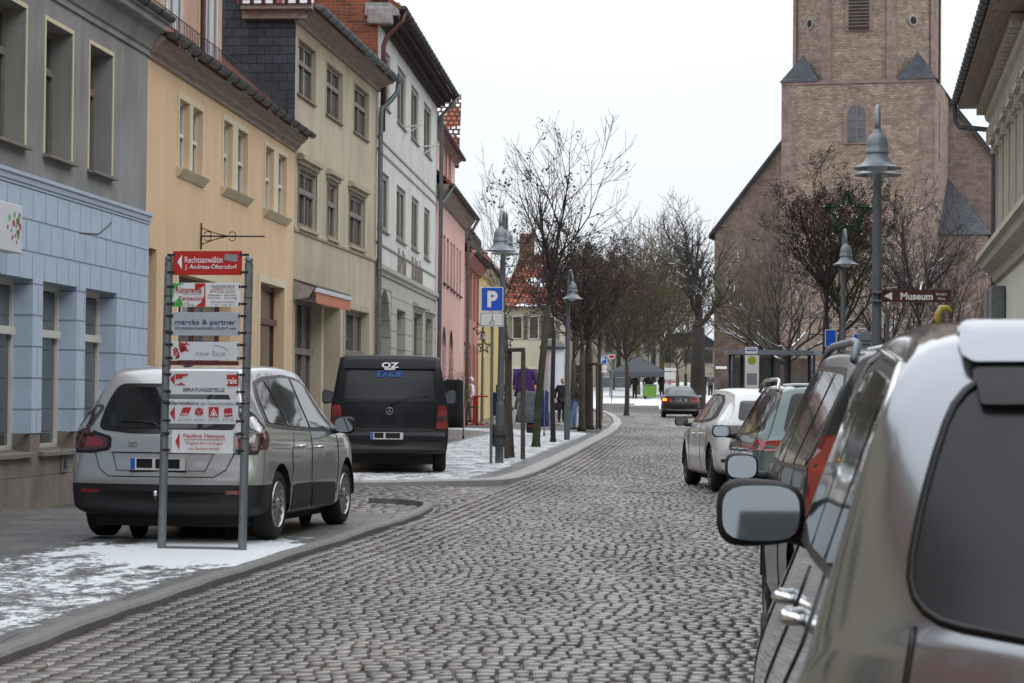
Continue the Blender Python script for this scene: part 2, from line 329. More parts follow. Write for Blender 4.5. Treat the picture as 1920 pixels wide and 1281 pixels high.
# pavements: slabs with snow lying towards the kerb
def pave_mat(name,base,base2,bw,bh,snow_thr):
    m=brick(name,base,base2,(.055,.05,.045),bw,bh,.012,vec='XY',rough=.5,bump=.5); N,L=nodes(m); b=N['Principled BSDF']
    src=b.inputs['Base Color'].links[0].from_socket
    at=N.new('ShaderNodeAttribute'); at.attribute_name='snow'; t=N.new('ShaderNodeTexCoord')
    mp=N.new('ShaderNodeMapping'); mp.inputs['Scale'].default_value=(1.5,.8,1); mp.inputs['Rotation'].default_value=(0,0,R(-8)); L(t.outputs['Object'],mp.inputs[0])
    n=N.new('ShaderNodeTexNoise'); n.inputs['Scale'].default_value=2.4; n.inputs['Detail'].default_value=9; n.inputs['Roughness'].default_value=.72; n.inputs['Distortion'].default_value=.6; L(mp.outputs[0],n.inputs['Vector']); nb=N.new('ShaderNodeTexNoise'); nb.inputs['Scale'].default_value=11; nb.inputs['Detail'].default_value=6; nb.inputs['Roughness'].default_value=.7; L(mp.outputs[0],nb.inputs['Vector']); mxn=N.new('ShaderNodeMix'); mxn.inputs[0].default_value=.42; L(n.outputs[0],mxn.inputs[2]); L(nb.outputs[0],mxn.inputs[3])
    a=N.new('ShaderNodeMath'); a.operation='ADD'; L(mxn.outputs[0],a.inputs[0]); L(at.outputs['Fac'],a.inputs[1])
    r=N.new('ShaderNodeMapRange'); r.inputs[1].default_value=1.0; r.inputs[2].default_value=1.09; L(a.outputs[0],r.inputs[0])
    x=N.new('ShaderNodeMix'); x.data_type='RGBA'; x.inputs[7].default_value=(.70,.72,.745,1); L(src,x.inputs[6]); L(r.outputs[0],x.inputs[0]); L(x.outputs[2],b.inputs['Base Color'])
    rr=N.new('ShaderNodeMapRange'); rr.inputs[3].default_value=.42; rr.inputs[4].default_value=.85; L(r.outputs[0],rr.inputs[0]); L(rr.outputs[0],b.inputs['Roughness'])
    old=b.inputs['Normal'].links[0].from_socket; k=N.new('ShaderNodeBump'); k.inputs['Strength'].default_value=1; k.inputs['Distance'].default_value=.025; L(r.outputs[0],k.inputs['Height']); L(old,k.inputs['Normal']); L(k.outputs[0],b.inputs['Normal'])
pave_mat('pave_slabs',(.155,.145,.135),(.12,.11,.102),.5,.5,0)
pave_mat('pave_setts',(.20,.17,.15),(.15,.13,.115),.11,.11,0)
def bump01(d,a,b,c,e):
    if d<a or d>e: return 0
    if d<b: return (d-a)/(b-a)
    if d>c: return (e-d)/(e-c)
    return 1
def pavement(name,y0,y1,left,right,h,mat,wt,label,dy=.35,nx=26,front=None):
    ys=frange(y0,y1,dy); mb=MB(); sn=[]
    for y in ys:
        xl,xr=left(y),right(y)
        for k in range(nx+1):
            f=(k/nx)**.6; x=lerp(xl,xr,f); y_=max(y,front(x)) if front else y; mb.v.append((x,y_,zg(y_)+h)); sn.append(wt(x,y_,xr-x))
    for i in range(len(ys)-1):
        for k in range(nx): a=i*(nx+1)+k; mb.f.append((a,a+1,a+nx+2,a+nx+1))
    me=mb.mesh(name); at=me.attributes.new('snow','FLOAT','POINT'); at.data.foreach_set('value',sn)
    o=obj(name,me,mat); tag(o,label,kind='structure'); return o
KW=.12
PB=G(395,1026,.055)
def w1(x,y,d):
    s=.565*bump01(d,-.1,.05,1.9,2.7)*(1 if y<21.5 else max(0,1-(y-21.5)/2))
    s=max(s,.44*bump01(d,2.9,3.3,4.5,5.2)); 
    e=((x-PB.x-.05)/.85)**2+((y-PB.y+.5)/1.5)**2
    if e<1.3: s=max(s,.62+.3*max(0,1-e))
    if y>22.5: s=max(s,.38*bump01(d,.35,.7,2.0,2.6))
    return s
def w2(x,y,d):
    return max(.59*bump01(d,.10,.35,3.0,4.0), .50 if (y>77 or d>7) else 0, .33 if d<3.6 else 0)
H1=.055
def r1(y):
    x=kxl(y)-KW
    if y>Y1B-1.2: x-= (y-(Y1B-1.2))**2*.8
    return x
pavement('pavement',2,Y1B,lambda y:-9.5,r1,H1,'pave_slabs',w1,'dark slab pavement with thin snow along the kerb, under the silver people carrier')
def r2(y):
    x=kxl(y)-.30
    if y>yk-1: x-=max(0,(y-yk+1))**2*.07
    return x
_fa=G(700,911); _fb=G(940,906); _fc=G(970,902)
def frontline(x):
    return (lerp(_fa.y,_fb.y,(x-_fa.x)/(_fb.x-_fa.x)) if x<_fb.x else lerp(_fb.y,_fc.y,(x-_fb.x)/(_fc.x-_fb.x)))+.29
pavement('pavement',Y2A+.28,yk+9,lambda y:-7.5,r2,.06,'pave_slabs',w2,'grey slab pavement with trodden snow around the young trees',nx=34,front=frontline)
# kerbs
def kerb(pts,label,h,w=.12,mat='granite'):
    mb=MB(); n=len(pts)
    for i in range(n):
        a=pts[max(0,i-1)]; b=pts[min(n-1,i+1)]; t=Vector((b[0]-a[0],b[1]-a[1])).normalized(); nn=Vector((-t.y,t.x)); x,y=pts[i]
        z=zg(y)
        for q,hh in ((0,-.06),(0,h-.02),(.02,h),(w,h+.003),(w,-.06)):
            mb.v.append((x+nn.x*q,y+nn.y*q,z+hh))
    for i in range(n-1):
        for k in range(4): a=i*5+k; mb.f.append((a,a+5,a+6,a+1))
    mb.f.append((0,1,2,3,4)); e=(n-1)*5; mb.f.append((e+4,e+3,e+2,e+1,e))
    o=obj('kerb',mb,mat); tag(o,label,kind='structure'); return o
def subdiv(pts,st=.8):
    r=[]
    for a,b in zip(pts,pts[1:]):
        a=Vector(a);b=Vector(b); n=max(1,int((b-a).length/st)); r+=[tuple(a.lerp(b,k/n)) for k in range(n)]
    return r+[tuple(pts[-1])]
e1=G(812,957); e2=G(813,951); e3=G(795,947); e4=G(760,944); e5=G(700,942)
k1=[(kxl(y)+.012*math.sin(y*2.1)+.01*math.sin(y*5.3),y) for y in frange(2,K1[-1].y-.5,.45)]+[(e1.x,e1.y),(e2.x,e2.y),(e3.x,e3.y),(e4.x,e4.y),(e5.x,e5.y)]
kerb(k1,'wet granite kerb curving round the end of the near pavement',H1)
s0=G(700,911); s1=G(940,906)
k2=subdiv([(s0.x-3,s0.y),(s0.x,s0.y),(s1.x,s1.y)],.8)+[(kxl(y),y) for y in frange(K2[0].y,yk-.5,1.0)]
q0=G(1158,806);q1=G(1166,795);q2=G(1161,786);q3=G(1148,777);q4=G(1120,768)
k2+=[(p.x,p.y) for p in (q0,q1,q2,q3,q4)]
kerb(k2,'pale granite kerb round the snowy pavement with trees',.066,w=.30,mat='granite_pale')
kerb([(kxr(y),y) for y in reversed(frange(2,120,1.5))],'granite kerb behind the row of parked cars',.10)
def wr(x,y,d): return .42
pavement('pavement',2,170,lambda y:kxr(y)+.3,lambda y:60+y*.2,.1,'pave_slabs',lambda x,y,d:.36 if y<120 else .5,'slab pavement on the far side of the parked cars',dy=4,nx=14)
# drain covers set in the cobbles
for (u,v,w_,l_,lab) in ((776,990,.5,.45,'iron gutter grating beside the near kerb'),(1235,922,.9,.6,'flat iron cover in the cobbles beside the white hatchback')):
    p=G(u,v); t=thing('drain_cover',lab,'drain cover',(p.x,p.y,p.z+.004),-.11)
    mb=MB(); mb.box((-w_/2,-l_/2,-.02),(w_/2,l_/2,0)); obj('plate',mb,'granite',t)
    mb=MB()
    for k in range(5): x=lerp(-w_/2+.05,w_/2-.05,k/4); mb.box((x-.015,-l_/2+.04,-.01),(x+.015,l_/2-.04,.004))
    obj('bars',mb,'black_iron',t)
# ------------------------------------------------------------------ buildings
plaster('p_grey',(.31,.31,.305),grime=(.18,.16,.12),amt=.75)
plaster('p_blue',(.46,.545,.665),amt=.15)
plaster('p_orange',(.76,.545,.345),amt=.3,grime=(.5,.35,.2))
plaster('p_cream',(.72,.64,.46),amt=.25)
plaster('p_beige',(.56,.49,.365),amt=.6,grime=(.3,.27,.2))
plaster('p_beige_trim',(.48,.42,.31),amt=.5,grime=(.25,.22,.17))
plaster('p_white',(.66,.66,.63),amt=.4,grime=(.35,.35,.3))
plaster('p_white_low',(.42,.415,.36),amt=.3)
plaster('p_pink',(.74,.47,.42),amt=.45,grime=(.45,.25,.22))
plaster('p_pinkbase',(.45,.20,.17),amt=.4)
plaster('p_salmon',(.50,.24,.19),amt=.5,grime=(.3,.17,.14))
plaster('p_yellow',(.66,.52,.21),amt=.35)
plaster('p_palecream',(.58,.54,.43),amt=.35)
plaster('p_palegreen',(.50,.53,.42),amt=.4)
plaster('p_palegrey',(.42,.43,.39),amt=.4)
plaster('p_stucco',(.68,.67,.54),amt=.3)
plaster('p_stucco_trim',(.54,.50,.42),amt=.45)
pm('plinth_stone',(.25,.205,.17),rough=.6,var=.35,vs=20)
brick('blue_blocks',(.45,.54,.67),(.435,.525,.655),(.25,.31,.40),.50,.362,.012,vec='XZ',bump=1.0,rough=.8,nv=(.90,1.06))
brick('plinth_slabs',(.25,.215,.185),(.21,.175,.15),(.11,.09,.075),.95,.5,.006,vec='XZ',rough=.6,bump=.3)
brick('grey_blocks',(.44,.43,.375),(.43,.42,.365),(.27,.26,.22),2.2,.42,.016,vec='XZ',bump=.8,nv=(.86,1.06))
class Fac:
    def __init__(s,root,P0,d):
        s.root=root; s.P0=Vector((P0[0],P0[1])); s.d=Vector(d).normalized(); s.inw=Vector((-s.d.y,s.d.x)); s.holes=[]
        root.location=(s.P0.x,s.P0.y,0); root.rotation_euler=(0,0,math.atan2(s.d.y,s.d.x))
    def W(s,u,v,off=0):
        r=ray(u,v); n=s.inw; p0=s.P0+n*off; t=p0.dot(n)/(r.x*n.x+r.y*n.y); x,y=r.x*t,r.y*t
        return ((Vector((x,y))-s.P0).dot(s.d),EYE+r.z*t)
    def world(s,a,y,z): p=s.P0+s.d*a+s.inw*y; return Vector((p.x,p.y,z))
    def rect(s,uL,vT,uR,vB):
        """opening from its left-top pixel, right edge and left-bottom pixel"""
        a,z1=s.W(uL,vT); _,z0=s.W(uL,vB); b,_=s.W(uR,(vT+vB)/2); return (min(a,b),max(a,b),min(z0,z1),max(z0,z1))
    def wall(s,name,s0,s1,z0,z1,mat,y=0,parent=None,th=0,reveal=True,zo=0,label=None):
        H=[h for h in s.holes if h[1]>s0 and h[0]<s1 and h[3]>z0 and h[2]<z1]
        S=sorted({s0,s1,*[min(max(h[0],s0),s1) for h in H],*[min(max(h[1],s0),s1) for h in H]}); Z=sorted({z0,z1,*[min(max(h[2],z0),z1) for h in H],*[min(max(h[3],z0),z1) for h in H]})
        mb=MB()
        for a,b in zip(S,S[1:]):
            for c,e in zip(Z,Z[1:]):
                if b-a<1e-4 or e-c<1e-4: continue
                ms,mz=(a+b)/2,(c+e)/2
                if any(h[0]<ms<h[1] and h[2]<mz<h[3] for h in H): continue
                mb.quad((a,y,c-zo),(b,y,c-zo),(b,y,e-zo),(a,y,e-zo))
        if reveal:
            for h in H:
                a,b,c,e,dp=max(h[0],s0),min(h[1],s1),max(h[2],z0)-zo,min(h[3],z1)-zo,h[4]
                yb=dp
                mb.quad((a,y,c),(a,y,e),(a,yb,e),(a,yb,c)); mb.quad((b,y,e),(b,y,c),(b,yb,c),(b,yb,e))
                if e<z1-zo-1e-3: mb.quad((a,y,e),(b,y,e),(b,yb,e),(a,yb,e))
                if c>z0-zo+1e-3: mb.quad((a,y,c),(a,yb,c),(b,yb,c),(b,y,c))
        if th: # top and end caps so a proud panel has thickness
            mb.quad((s0,y,z1-zo),(s1,y,z1-zo),(s1,y+th,z1-zo),(s0,y+th,z1-zo)); mb.quad((s0,y,z0-zo),(s0,y+th,z0-zo),(s1,y+th,z0-zo),(s1,y,z0-zo))
            mb.quad((s1,y,z0-zo),(s1,y+th,z0-zo),(s1,y+th,z1-zo),(s1,y,z1-zo)); mb.quad((s0,y,z0-zo),(s0,y,z1-zo),(s0,y+th,z1-zo),(s0,y+th,z0-zo))
        o=obj(name,mb,mat,parent or s.root); o.location.z=zo
        if label: o['label']=label
        return o
    def box(s,name,a,b,mat,parent=None,smooth=False):
        return obj(name,MB().box(a,b),mat,parent or s.root)
    def ledge(s,name,s0,s1,z,prof,mat):
        """moulding: prof = list of (outward, height) run along the wall"""
        mb=MB(); n=len(prof)
        for a in (s0,s1): mb.v+=[(a,-o,z+h) for o,h in prof]
        for k in range(n-1): mb.f.append((k,k+1,k+1+n,k+n))
        mb.f.append(tuple(range(n))); mb.f.append(tuple(reversed(range(n,2*n)))); mb.f.append((n-1,0,n,2*n-1))
        return obj(name,mb,mat,s.root)
    def window(s,r,d=.15,fm='frame_white',nm=1,tr=(.66,),fw=.05,pane='pane',sill=None,sur=None,smat=None,hole=True,yo=0,hood=None,tb=0,curtain=None,name='window'):
        a,b,c,e=r
        if hole: s.holes.append((a,b,c,e,d+.04))
        mb=MB(); y0,y1=d-.02,d+.04
        mb.box((a,y0,c),(a+fw,y1,e)); mb.box((b-fw,y0,c),(b,y1,e)); mb.box((a+fw,y0,c),(b-fw,y1,c+fw)); mb.box((a+fw,y0,e-fw),(b-fw,y1,e))
        for k in range(1,nm+1):
            x=lerp(a,b,k/(nm+1)); mb.box((x-fw*.5,y0-.012,c+fw),(x+fw*.5,y1,e-fw))
        for t in tr:
            z=lerp(c,e,t); mb.box((a+fw,y0-.02-tb,z-fw*.6),(b-fw,y1-.002,z+fw*.6))
        f=obj(name,mb,fm,s.root)
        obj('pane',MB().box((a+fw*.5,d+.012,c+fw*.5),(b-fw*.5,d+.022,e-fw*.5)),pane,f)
        if sill:
            ov,th=sill[0],sill[1]; mb=MB(); q=ov; mb.v=[(a-.05,-q,c-.012),(b+.05,-q,c-.012),(b+.05,d,c+.03),(a-.05,d,c+.03),(a-.05,-q,c-.012-th),(b+.05,-q,c-.012-th),(b+.05,d,c-th),(a-.05,d,c-th)]
            mb.f=[(0,1,2,3),(7,6,5,4),(0,4,5,1),(1,5,6,2),(2,6,7,3),(3,7,4,0)]; obj('sill',mb,sill[2],f)
        if sur:
            w,th,m=sur; mb=MB(); mb.box((a-w,-th,c),(a-.002,0,e+.0)); mb.box((b+.002,-th,c),(b+w,0,e)); mb.box((a-w,-th,e),(b+w,0,e+w)); obj('surround',mb,m,f)
        if hood:
            ov,hh,m=hood; mb=MB(); mb.box((a-.12,-ov*.5,e+.06),(b+.12,0,e+.06+hh*.5)); mb.box((a-.18,-ov,e+.06+hh*.5),(b+.18,0,e+.06+hh)); mb.box((a-.14,-ov*.7,e+.06+hh),(b+.14,0,e+.10+hh)); obj('hood',mb,m,f)
        return f
def bldg(name,label,cat,P0,d,group=None):
    t=thing(name,label,cat,group=group); return Fac(t,P0,d)
def corner(F,u,v=749): return F.W(u,v)[0]
def gutter(F,s0,s1,z,out,r,mat,name='gutter',brackets=0):
    mb=MB(); n=int(abs(s1-s0)/.6)+2; pts=[]
    for k in range(n):
        sx=lerp(s0,s1,k/(n-1))
        for j in range(9):
            a=math.pi+math.pi*j/8; mb.v.append((sx,-out+r*math.cos(a),z+r*math.sin(a)))
        mb.v.append((sx,-out-r+.01,z+.012))
    for k in range(n-1):
        for j in range(8): a=k*10+j; mb.f.append((a,a+1,a+11,a+10))
    mb.f.append(tuple(range(9))); mb.f.append(tuple(range((n-1)*10,(n-1)*10+9)))
    for k in range(int(abs(s1-s0)/.75)):
        x=min(s0,s1)+.3+k*.75; mb.tube([(x,-out+(r+.008)*math.cos(math.pi+math.pi*j/6),z+(r+.008)*math.sin(math.pi+math.pi*j/6)) for j in range(7)],.012,4)
    return obj(name,mb,mat,F.root,smooth=True,auto=50)
def roof(F,s0,s1,z,ov,rise,depth,mat,th=.12,name='roof'):
    mb=MB(); mb.v=[(s0,-ov,z),(s1,-ov,z),(s1,depth,z+rise),(s0,depth,z+rise),(s0,-ov,z-th),(s1,-ov,z-th),(s1,depth,z+rise-th),(s0,depth,z+rise-th)]
    mb.f=[(0,1,2,3),(7,6,5,4),(0,4,5,1),(1,5,6,2),(2,6,7,3),(3,7,4,0)]
    return obj(name,mb,mat,F.root)
def backing(F,s0,s1,z1,depth,mat,z0=-.3,name='side_wall'):
    mb=MB(); mb.quad((s0,0,z0),(s0,depth,z0),(s0,depth,z1),(s0,0,z1)); mb.quad((s1,0,z0),(s1,0,z1),(s1,depth,z1),(s1,depth,z0)); mb.quad((s0,depth,z0),(s1,depth,z0),(s1,depth,z1),(s0,depth,z1))
    return obj(name,mb,mat,F.root)
HD=lambda vp:(Vector(((vp-960)/FPX,1))).normalized()
def solve(P0,d,u):
    k=ray(u,749); k=k.x/k.y; s_=(k*P0.y-P0.x)/(d.x-k*d.y); return Vector((P0.x+d.x*s_,P0.y+d.y*s_)),s_
# ---- blue and grey corner house
dB=HD(1372); A0=P(0,749,26.5); A0=Vector((A0.x,A0.y)); Pc,_=solve(A0,dB,269.5)
LB=22.0; F=bldg('town_house','grey rendered house over a sky blue block ground floor, with the deep windows','house',Pc-dB*LB,dB)
zL0=F.W(270,420)[1]; zL1=F.W(270,402)[1]; zC=F.W(268,97)[1]; zP=F.W(40,813)[1]
up=[]; 
wr1=F.rect(86,37,134.5,289); wr2=F.rect(168.5,82,210,318)
pit=wr2[0]-wr1[0]
for k in range(-4,2):
    r=(wr1[0]+k*pit,wr1[1]+k*pit,wr1[2],wr1[3]) if k<1 else wr2
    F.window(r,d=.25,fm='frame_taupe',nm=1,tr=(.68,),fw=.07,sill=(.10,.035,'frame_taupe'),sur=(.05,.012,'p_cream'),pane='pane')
lo1=F.rect(74,527,136,846); lo2=F.rect(154.5,540,211,844); pl=lo2[0]-lo1[0]
for k in range(-4,2):
    r=(lo1[0]+k*pl,lo1[1]+k*pl,lo1[2],lo1[3]) if k<1 else lo2
    F.holes.append((*r,.24)); a,b,c,e=r
    F.window(r,d=.20,fm='frame_white',nm=0,tr=(.70,),fw=.075,hole=False,pane='pane_clear',sill=(.10,.045,'frame_taupe'),tb=.03)
F.wall('wall',0,LB,zL1-.05,zC+.1,'p_grey')
F.wall('block_facing',0,LB,zP,zL0,'blue_blocks',y=-.045,th=.045,zo=zL0)
F.wall('plinth',0,LB,-.3,zP,'plinth_slabs',y=-.03,th=.05,zo=zP)
F.ledge('string_course',0,LB+.005,zL0,[(0,0),(.055,0),(.055,.03),(.07,.04),(.075,.09),(.095,.11),(.095,.15),(.075,zL1-zL0-.01),(.02,zL1-zL0+.01),(0,zL1-zL0+.01)],'p_blue')
F.ledge('cornice',0,LB+.03,zC,[(0,-.02),(.03,-.02),(.03,.05),(.06,.07),(.08,.12),(.15,.26),(.24,.31),(.26,.33),(.26,.40),(.30,.42),(.30,.48),(0,.5)],'p_grey')
roof(F,0,LB,zC+.5,.22,5,7,'tiles_red')
gutter(F,0,LB+.1,zC+.52,.30,.07,'zinc_dark')
backing(F,0,LB,zC+.9,10,'p_grey')
q=F.W(118,888,off=-.03); mb=MB(); mb.box((q[0]-.13,-.055,q[1]+.02),(q[0]+.13,-.03,q[1]+.30)); o=obj('vent_cover',mb,'granite',F.root); obj('slot',MB().box((q[0]-.06,-.060,q[1]+.06),(q[0]+.06,-.053,q[1]+.26)),'black_iron',o)
q=F.W(150,437,off=-.05); q2=F.W(172,421,off=-.3); mb=MB(); mb.tube([(q[0],-.04,q[1]),(q[0]+.1,-.25,q[1]-.01),(q[0]+.45,-.30,q[1]+.13),(q[0]+.52,-.30,q[1]+.17)],.012,6); obj('bare_bracket',mb,'zinc_dark',F.root)
# attic wall above the cornice
q=F.W(300,50); a=LB-6.5; o=obj('attic_wall',MB().box((a,.7,zC+.45),(LB-.5,3.5,zC+3.2)),'p_grey',F.root)
FB=F
# the white sign board with coloured dots
s0,z1_=F.W(-40,375,off=-.25); s1,_=F.W(27,400,off=-.25); _,z0_=F.W(20,475,off=-.25)
t=thing('sign_board','white projecting sign with red and green dots on the blue wall','sign',F.world(s1,-.25,z0_),F.root.rotation_euler.z)
hh=F.W(25,386,off=-.25)[1]-z0_
obj('board',MB().bevbox((-1.1,-.09,0),(0,.09,hh),.01),'white_sign',t)
mb=MB();mb.box((-.9,.09,hh*.3),(-.86,.25,hh*.35)); mb.box((-.2,.09,hh*.3),(-.16,.25,hh*.35)); obj('bracket',mb,'zinc_dark',t)
random.seed(3)
for nm_,mt,pts in (('red_dots','ink_red',[(-.03,.8),(-.09,.66),(-.05,.62),(-.02,.55),(-.08,.42),(-.13,.35),(-.1,.22),(-.17,.6),(-.19,.3),(-.3,.5)]),('green_dots','green_sign',[(-.05,.72),(-.11,.57),(-.06,.36),(-.04,.45),(-.15,.78),(-.22,.44),(-.26,.7)])):
    mb=MB()
    for x,z in pts:
        r=rnd(.014,.03); mb.add([(x*1.6-.05+r*1.3*math.cos(a*.6283),-.094,z*hh+r*1.5*math.sin(a*.6283)) for a in range(10)],[tuple(range(10))])
    obj(nm_,mb,mt,t)
# ---- orange house
dO=HD(1276); P2,LO=solve(Pc,dO,547)
F=bldg('town_house','two storey orange house with cream trimmed paired windows and pink dormers','house',Pc,dO)
zE=F.W(272,97)[1]
for (l,r_) in ((((335.5,184,354,313)),(360.5,197,378.5,322)),((418.5,224,434.5,349),(445,243,463,363)),((497,272,512,391),(521,288,536,402))):
    A=F.rect(*l); B=F.rect(*r_); z0=A[2]; z1=A[3]
    for q in (A,B): F.window((q[0],q[1],z0,z1),d=.10,fm='frame_pvc',nm=0,tr=(.5,),fw=.045)
    mb=MB(); a,b=A[0],B[1]; m0,m1=A[1],B[0]; w=.09
    mb.box((a-w,-.02,z0),(a-.002,0,z1)); mb.box((b+.002,-.02,z0),(b+w,0,z1)); mb.box((a-w,-.02,z1),(b+w,0,z1+w)); mb.box((m0+.002,-.018,z0),(m1-.002,0,z1)); obj('window_surround',mb,'p_cream',F.root)
    mb=MB(); mb.v=[(a-.10,-.02,z0-.15),(b+.10,-.02,z0-.15),(b+.13,-.10,z0-.05),(a-.13,-.10,z0-.05),(a-.13,-.115,z0-.025),(b+.13,-.115,z0-.025),(b+.13,0,z0),(a-.13,0,z0),(a-.10,.0,z0-.15),(b+.10,0,z0-.15)]
    mb.f=[(0,1,2,3),(3,2,5,4),(4,5,6,7),(0,3,4,7,8),(1,9,6,5,2),(8,9,1,0)]; obj('sill',mb,'p_cream',F.root)
_q=F.rect(255,150,270.5,298)
# shop openings
D=F.rect(272,462,291,950); F.holes.append((D[0]-.3,D[1],-.3,D[3],.35)); 
obj('door',MB().box((D[0]-.3,.30,-.2),(D[1],.36,D[3])),'frame_red',F.root)
S1=F.rect(333,512,430,950); S1=(S1[0],S1[1],zg(38)+.7,S1[3]); f=F.window(S1,d=.2,fm='frame_red',nm=1,tr=(.74,),fw=.08,pane='pane_clear',sur=(.12,.02,'p_cream'))
q=lerp(S1[0],S1[1],.32); o=obj('notice',MB().box((q-.2,.185,S1[3]-.62),(q+.22,.19,S1[3]-.05)),'white_sign',F.root); obj('print',MB().box((q-.1,.180,S1[3]-.55),(q+.16,.184,S1[3]-.15)),'ink_grey',o)
S2=F.rect(487,528,530,950); S2=(S2[0],S2[1],zg(45)+.5,S2[3]); f=F.window(S2,d=.2,fm='frame_red',nm=0,tr=(.76,),fw=.09,pane='pane_clear',sur=(.14,.02,'p_cream'),tb=.05)
F.wall('wall',0,LO,-.3,zE+.05,'p_orange')
F.ledge('cornice',0,LO+.10,zE-.02,[(0,-.03),(.03,-.03),(.04,.03),(.10,.07),(.12,.12),(.19,.16),(.21,.20),(.25,.22),(.25,.27),(0,.28)],'cornice_brown')
gutter(F,0,LO+.25,zE+.30,.31,.075,'zinc_dark')
roof(F,0,LO,zE+.32,.26,4.6,5,'tiles_red')
backing(F,0,LO,zE+.5,10,'p_orange')
# snow guard along the roof edge
mb=MB()
for k in range(int(LO/.12)): x=k*.12; mb.tube([(x,.15,zE+.68),(x,.15,zE+.92)],.006,3,False)
mb.tube([(0,.15,zE+.92),(LO,.15,zE+.92)],.01,4); mb.tube([(0,.15,zE+.70),(LO,.15,zE+.70)],.01,4); obj('snow_guard',mb,'zinc_dark',F.root)
# dormers
def dormer(s0,s1,y0,zb,h,nw,matw='p_pinkd'):
    dm=obj('dormer',MB().box((s0,y0+.12,zb),(s1,y0+3,zb+h)),matw,F.root)
    for k in range(nw):
        c=lerp(s0,s1,(k+.5)/nw); w=.55
        mb=MB(); mb.box((c-w-.08,y0+.06,zb+.05),(c+w+.08,y0+.118,zb+h-.25)); obj('window_surround',mb,'p_cream',dm)
        mb=MB(); 
        for (a,b) in ((c-w,c-.03),(c+.03,c+w)): 
            for (a2,b2,z2,z3) in ((a,a+.06,zb+.1,zb+h-.32),(b-.06,b,zb+.1,zb+h-.32),(a,b,zb+.1,zb+.16),(a,b,zb+h-.38,zb+h-.32)): mb.box((a2,y0+.02,z2),(b2,y0+.058,z3))
        obj('window_frame',mb,'frame_pvc',dm); obj('pane',MB().box((c-w,y0+.045,zb+.1),(c+w,y0+.056,zb+h-.32)),'pane',dm)
    mb=MB(); mb.v=[(s0-.3,y0-.3,zb+h),(s1+.3,y0-.3,zb+h),(s1+.3,y0+4,zb+h+.9),(s0-.3,y0+4,zb+h+.9)]; mb.v+=[(x,y,z+.16) for x,y,z in mb.v]; mb.f=[(0,3,2,1),(4,5,6,7),(0,1,5,4),(1,2,6,5),(2,3,7,6),(3,0,4,7)]; obj('dormer_roof',mb,'tiles_red',dm); return dm
plaster('p_pinkd',(.62,.40,.30),amt=.3)
yd=.40; zb=zE+.72
sd0=F.W(300,40,off=yd)[0]; sd1=F.W(428,140,off=yd)[0]
dormer(sd0-.3,sd1,yd,zb,2.35,2)
mb=MB(); xm=F.W(383,70,off=yd-.1)[0]; mb.tube([(xm+.7,yd-.35,zb+2.42),(xm+.55,yd-.33,zb+2.25),(xm+.12,yd-.1,zb+2.05),(xm,yd-.08,zb+1.85),(xm,yd-.08,zb-.1),(xm+.05,yd-.2,zb-.2)],.045,8); obj('downpipe',mb,'pipe_red',F.root,smooth=True)
# iron bracket
q=F.W(375,443); w=F.W(440,443)[0]
t=thing('sign_bracket','empty scrolled iron sign bracket on the orange wall','bracket',F.world(q[0],0,q[1]),F.root.rotation_euler.z)
# bracket stands out from the wall
mb=MB(); mb.tube([(0,-.02,-.2),(0,-.02,.2)],.014,6); mb.tube([(0,-.02,0),(0,-1.0,.0)],.013,6)
mb.tube([(0,-.02,.13)]+[(0,-.02-.5*k/8,.13-.13*math.sin(k/8*1.57)) for k in range(1,9)],.008,5); mb.tube([(0,-.02,-.13)]+[(0,-.02-.5*k/8,-.13+.13*math.sin(k/8*1.57)) for k in range(1,9)],.008,5)
for sg in (1,-1):
    mb.tube([(0,-.12+.055*math.cos(a*.5),sg*(.035+.045*math.sin(a*.5)*.8)) for a in range(11)],.007,5); mb.tube([(0,-.5+.05*math.cos(a*.5),sg*(.03+.05*math.sin(a*.5)*.8)) for a in range(11)],.007,5)
obj('scrollwork',mb,'black_iron',t,smooth=True)
FO=F
# ---- beige house
dG=HD(1393); P3,LG=solve(P2,dG,702)
F=bldg('town_house','three storey beige house with brown windows and a slate clad gable','house',P2,dG)
zE=F.W(702,163)[1]
for r in ((558.7,71,591,175),(611.8,116,641.4,213),(663.7,155,690.7,246)):
    F.window(F.rect(*r),d=.09,fm='frame_taupe',nm=1,tr=(.62,),fw=.075,sur=(.07,.015,'p_beige_trim'),sill=(.05,.03,'frame_brown'))
z0s=[]
for r in ((559.5,313,592,423),(613.7,340,631.5,444),(655,362,682,458.5)):
    q=F.rect(*r); z0s.append(q[2]); F.window(q,d=.08,fm='frame_taupe',nm=1 if q[1]-q[0]>1 else 0,tr=(.62,),fw=.085,sur=(.06,.02,'frame_taupe'),hood=(.14,.16,'p_beige_trim'),sill=(.08,.06,'p_beige_trim'),tb=.02)
zl=F.W(600,446)[1]
F.ledge('string_course',0,LG,zl-.06,[(0,0),(.03,0),(.04,.05),(.03,.08),(0,.08)],'p_beige_trim')
A=F.rect(552,556,599,950); A=(A[0],A[1],zg(50)+.1,A[3]); F.window(A,d=.22,fm='frame_brown',nm=2,tr=(.66,),fw=.10,tb=.06,pane='pane_clear',sur=(.07,.02,'p_beige_trim'))
Dr=F.rect(608,570,637,950); Dr=(Dr[0],Dr[1],-.2,Dr[3]); F.holes.append((*Dr,.9)); obj('door',MB().box((Dr[0],.85,-.2),(Dr[1],.9,Dr[3])),'frame_brown',F.root)
C=F.rect(645.5,577,688.5,950); C=(C[0],C[1],zg(56)+.3,C[3]); wC=F.window(C,d=.18,fm='frame_brown',nm=2,tr=(.66,),fw=.10,tb=.06,pane='pane_clear',sur=(.13,.025,'p_beige_trim'))
zt=lerp(C[2],C[3],.66)
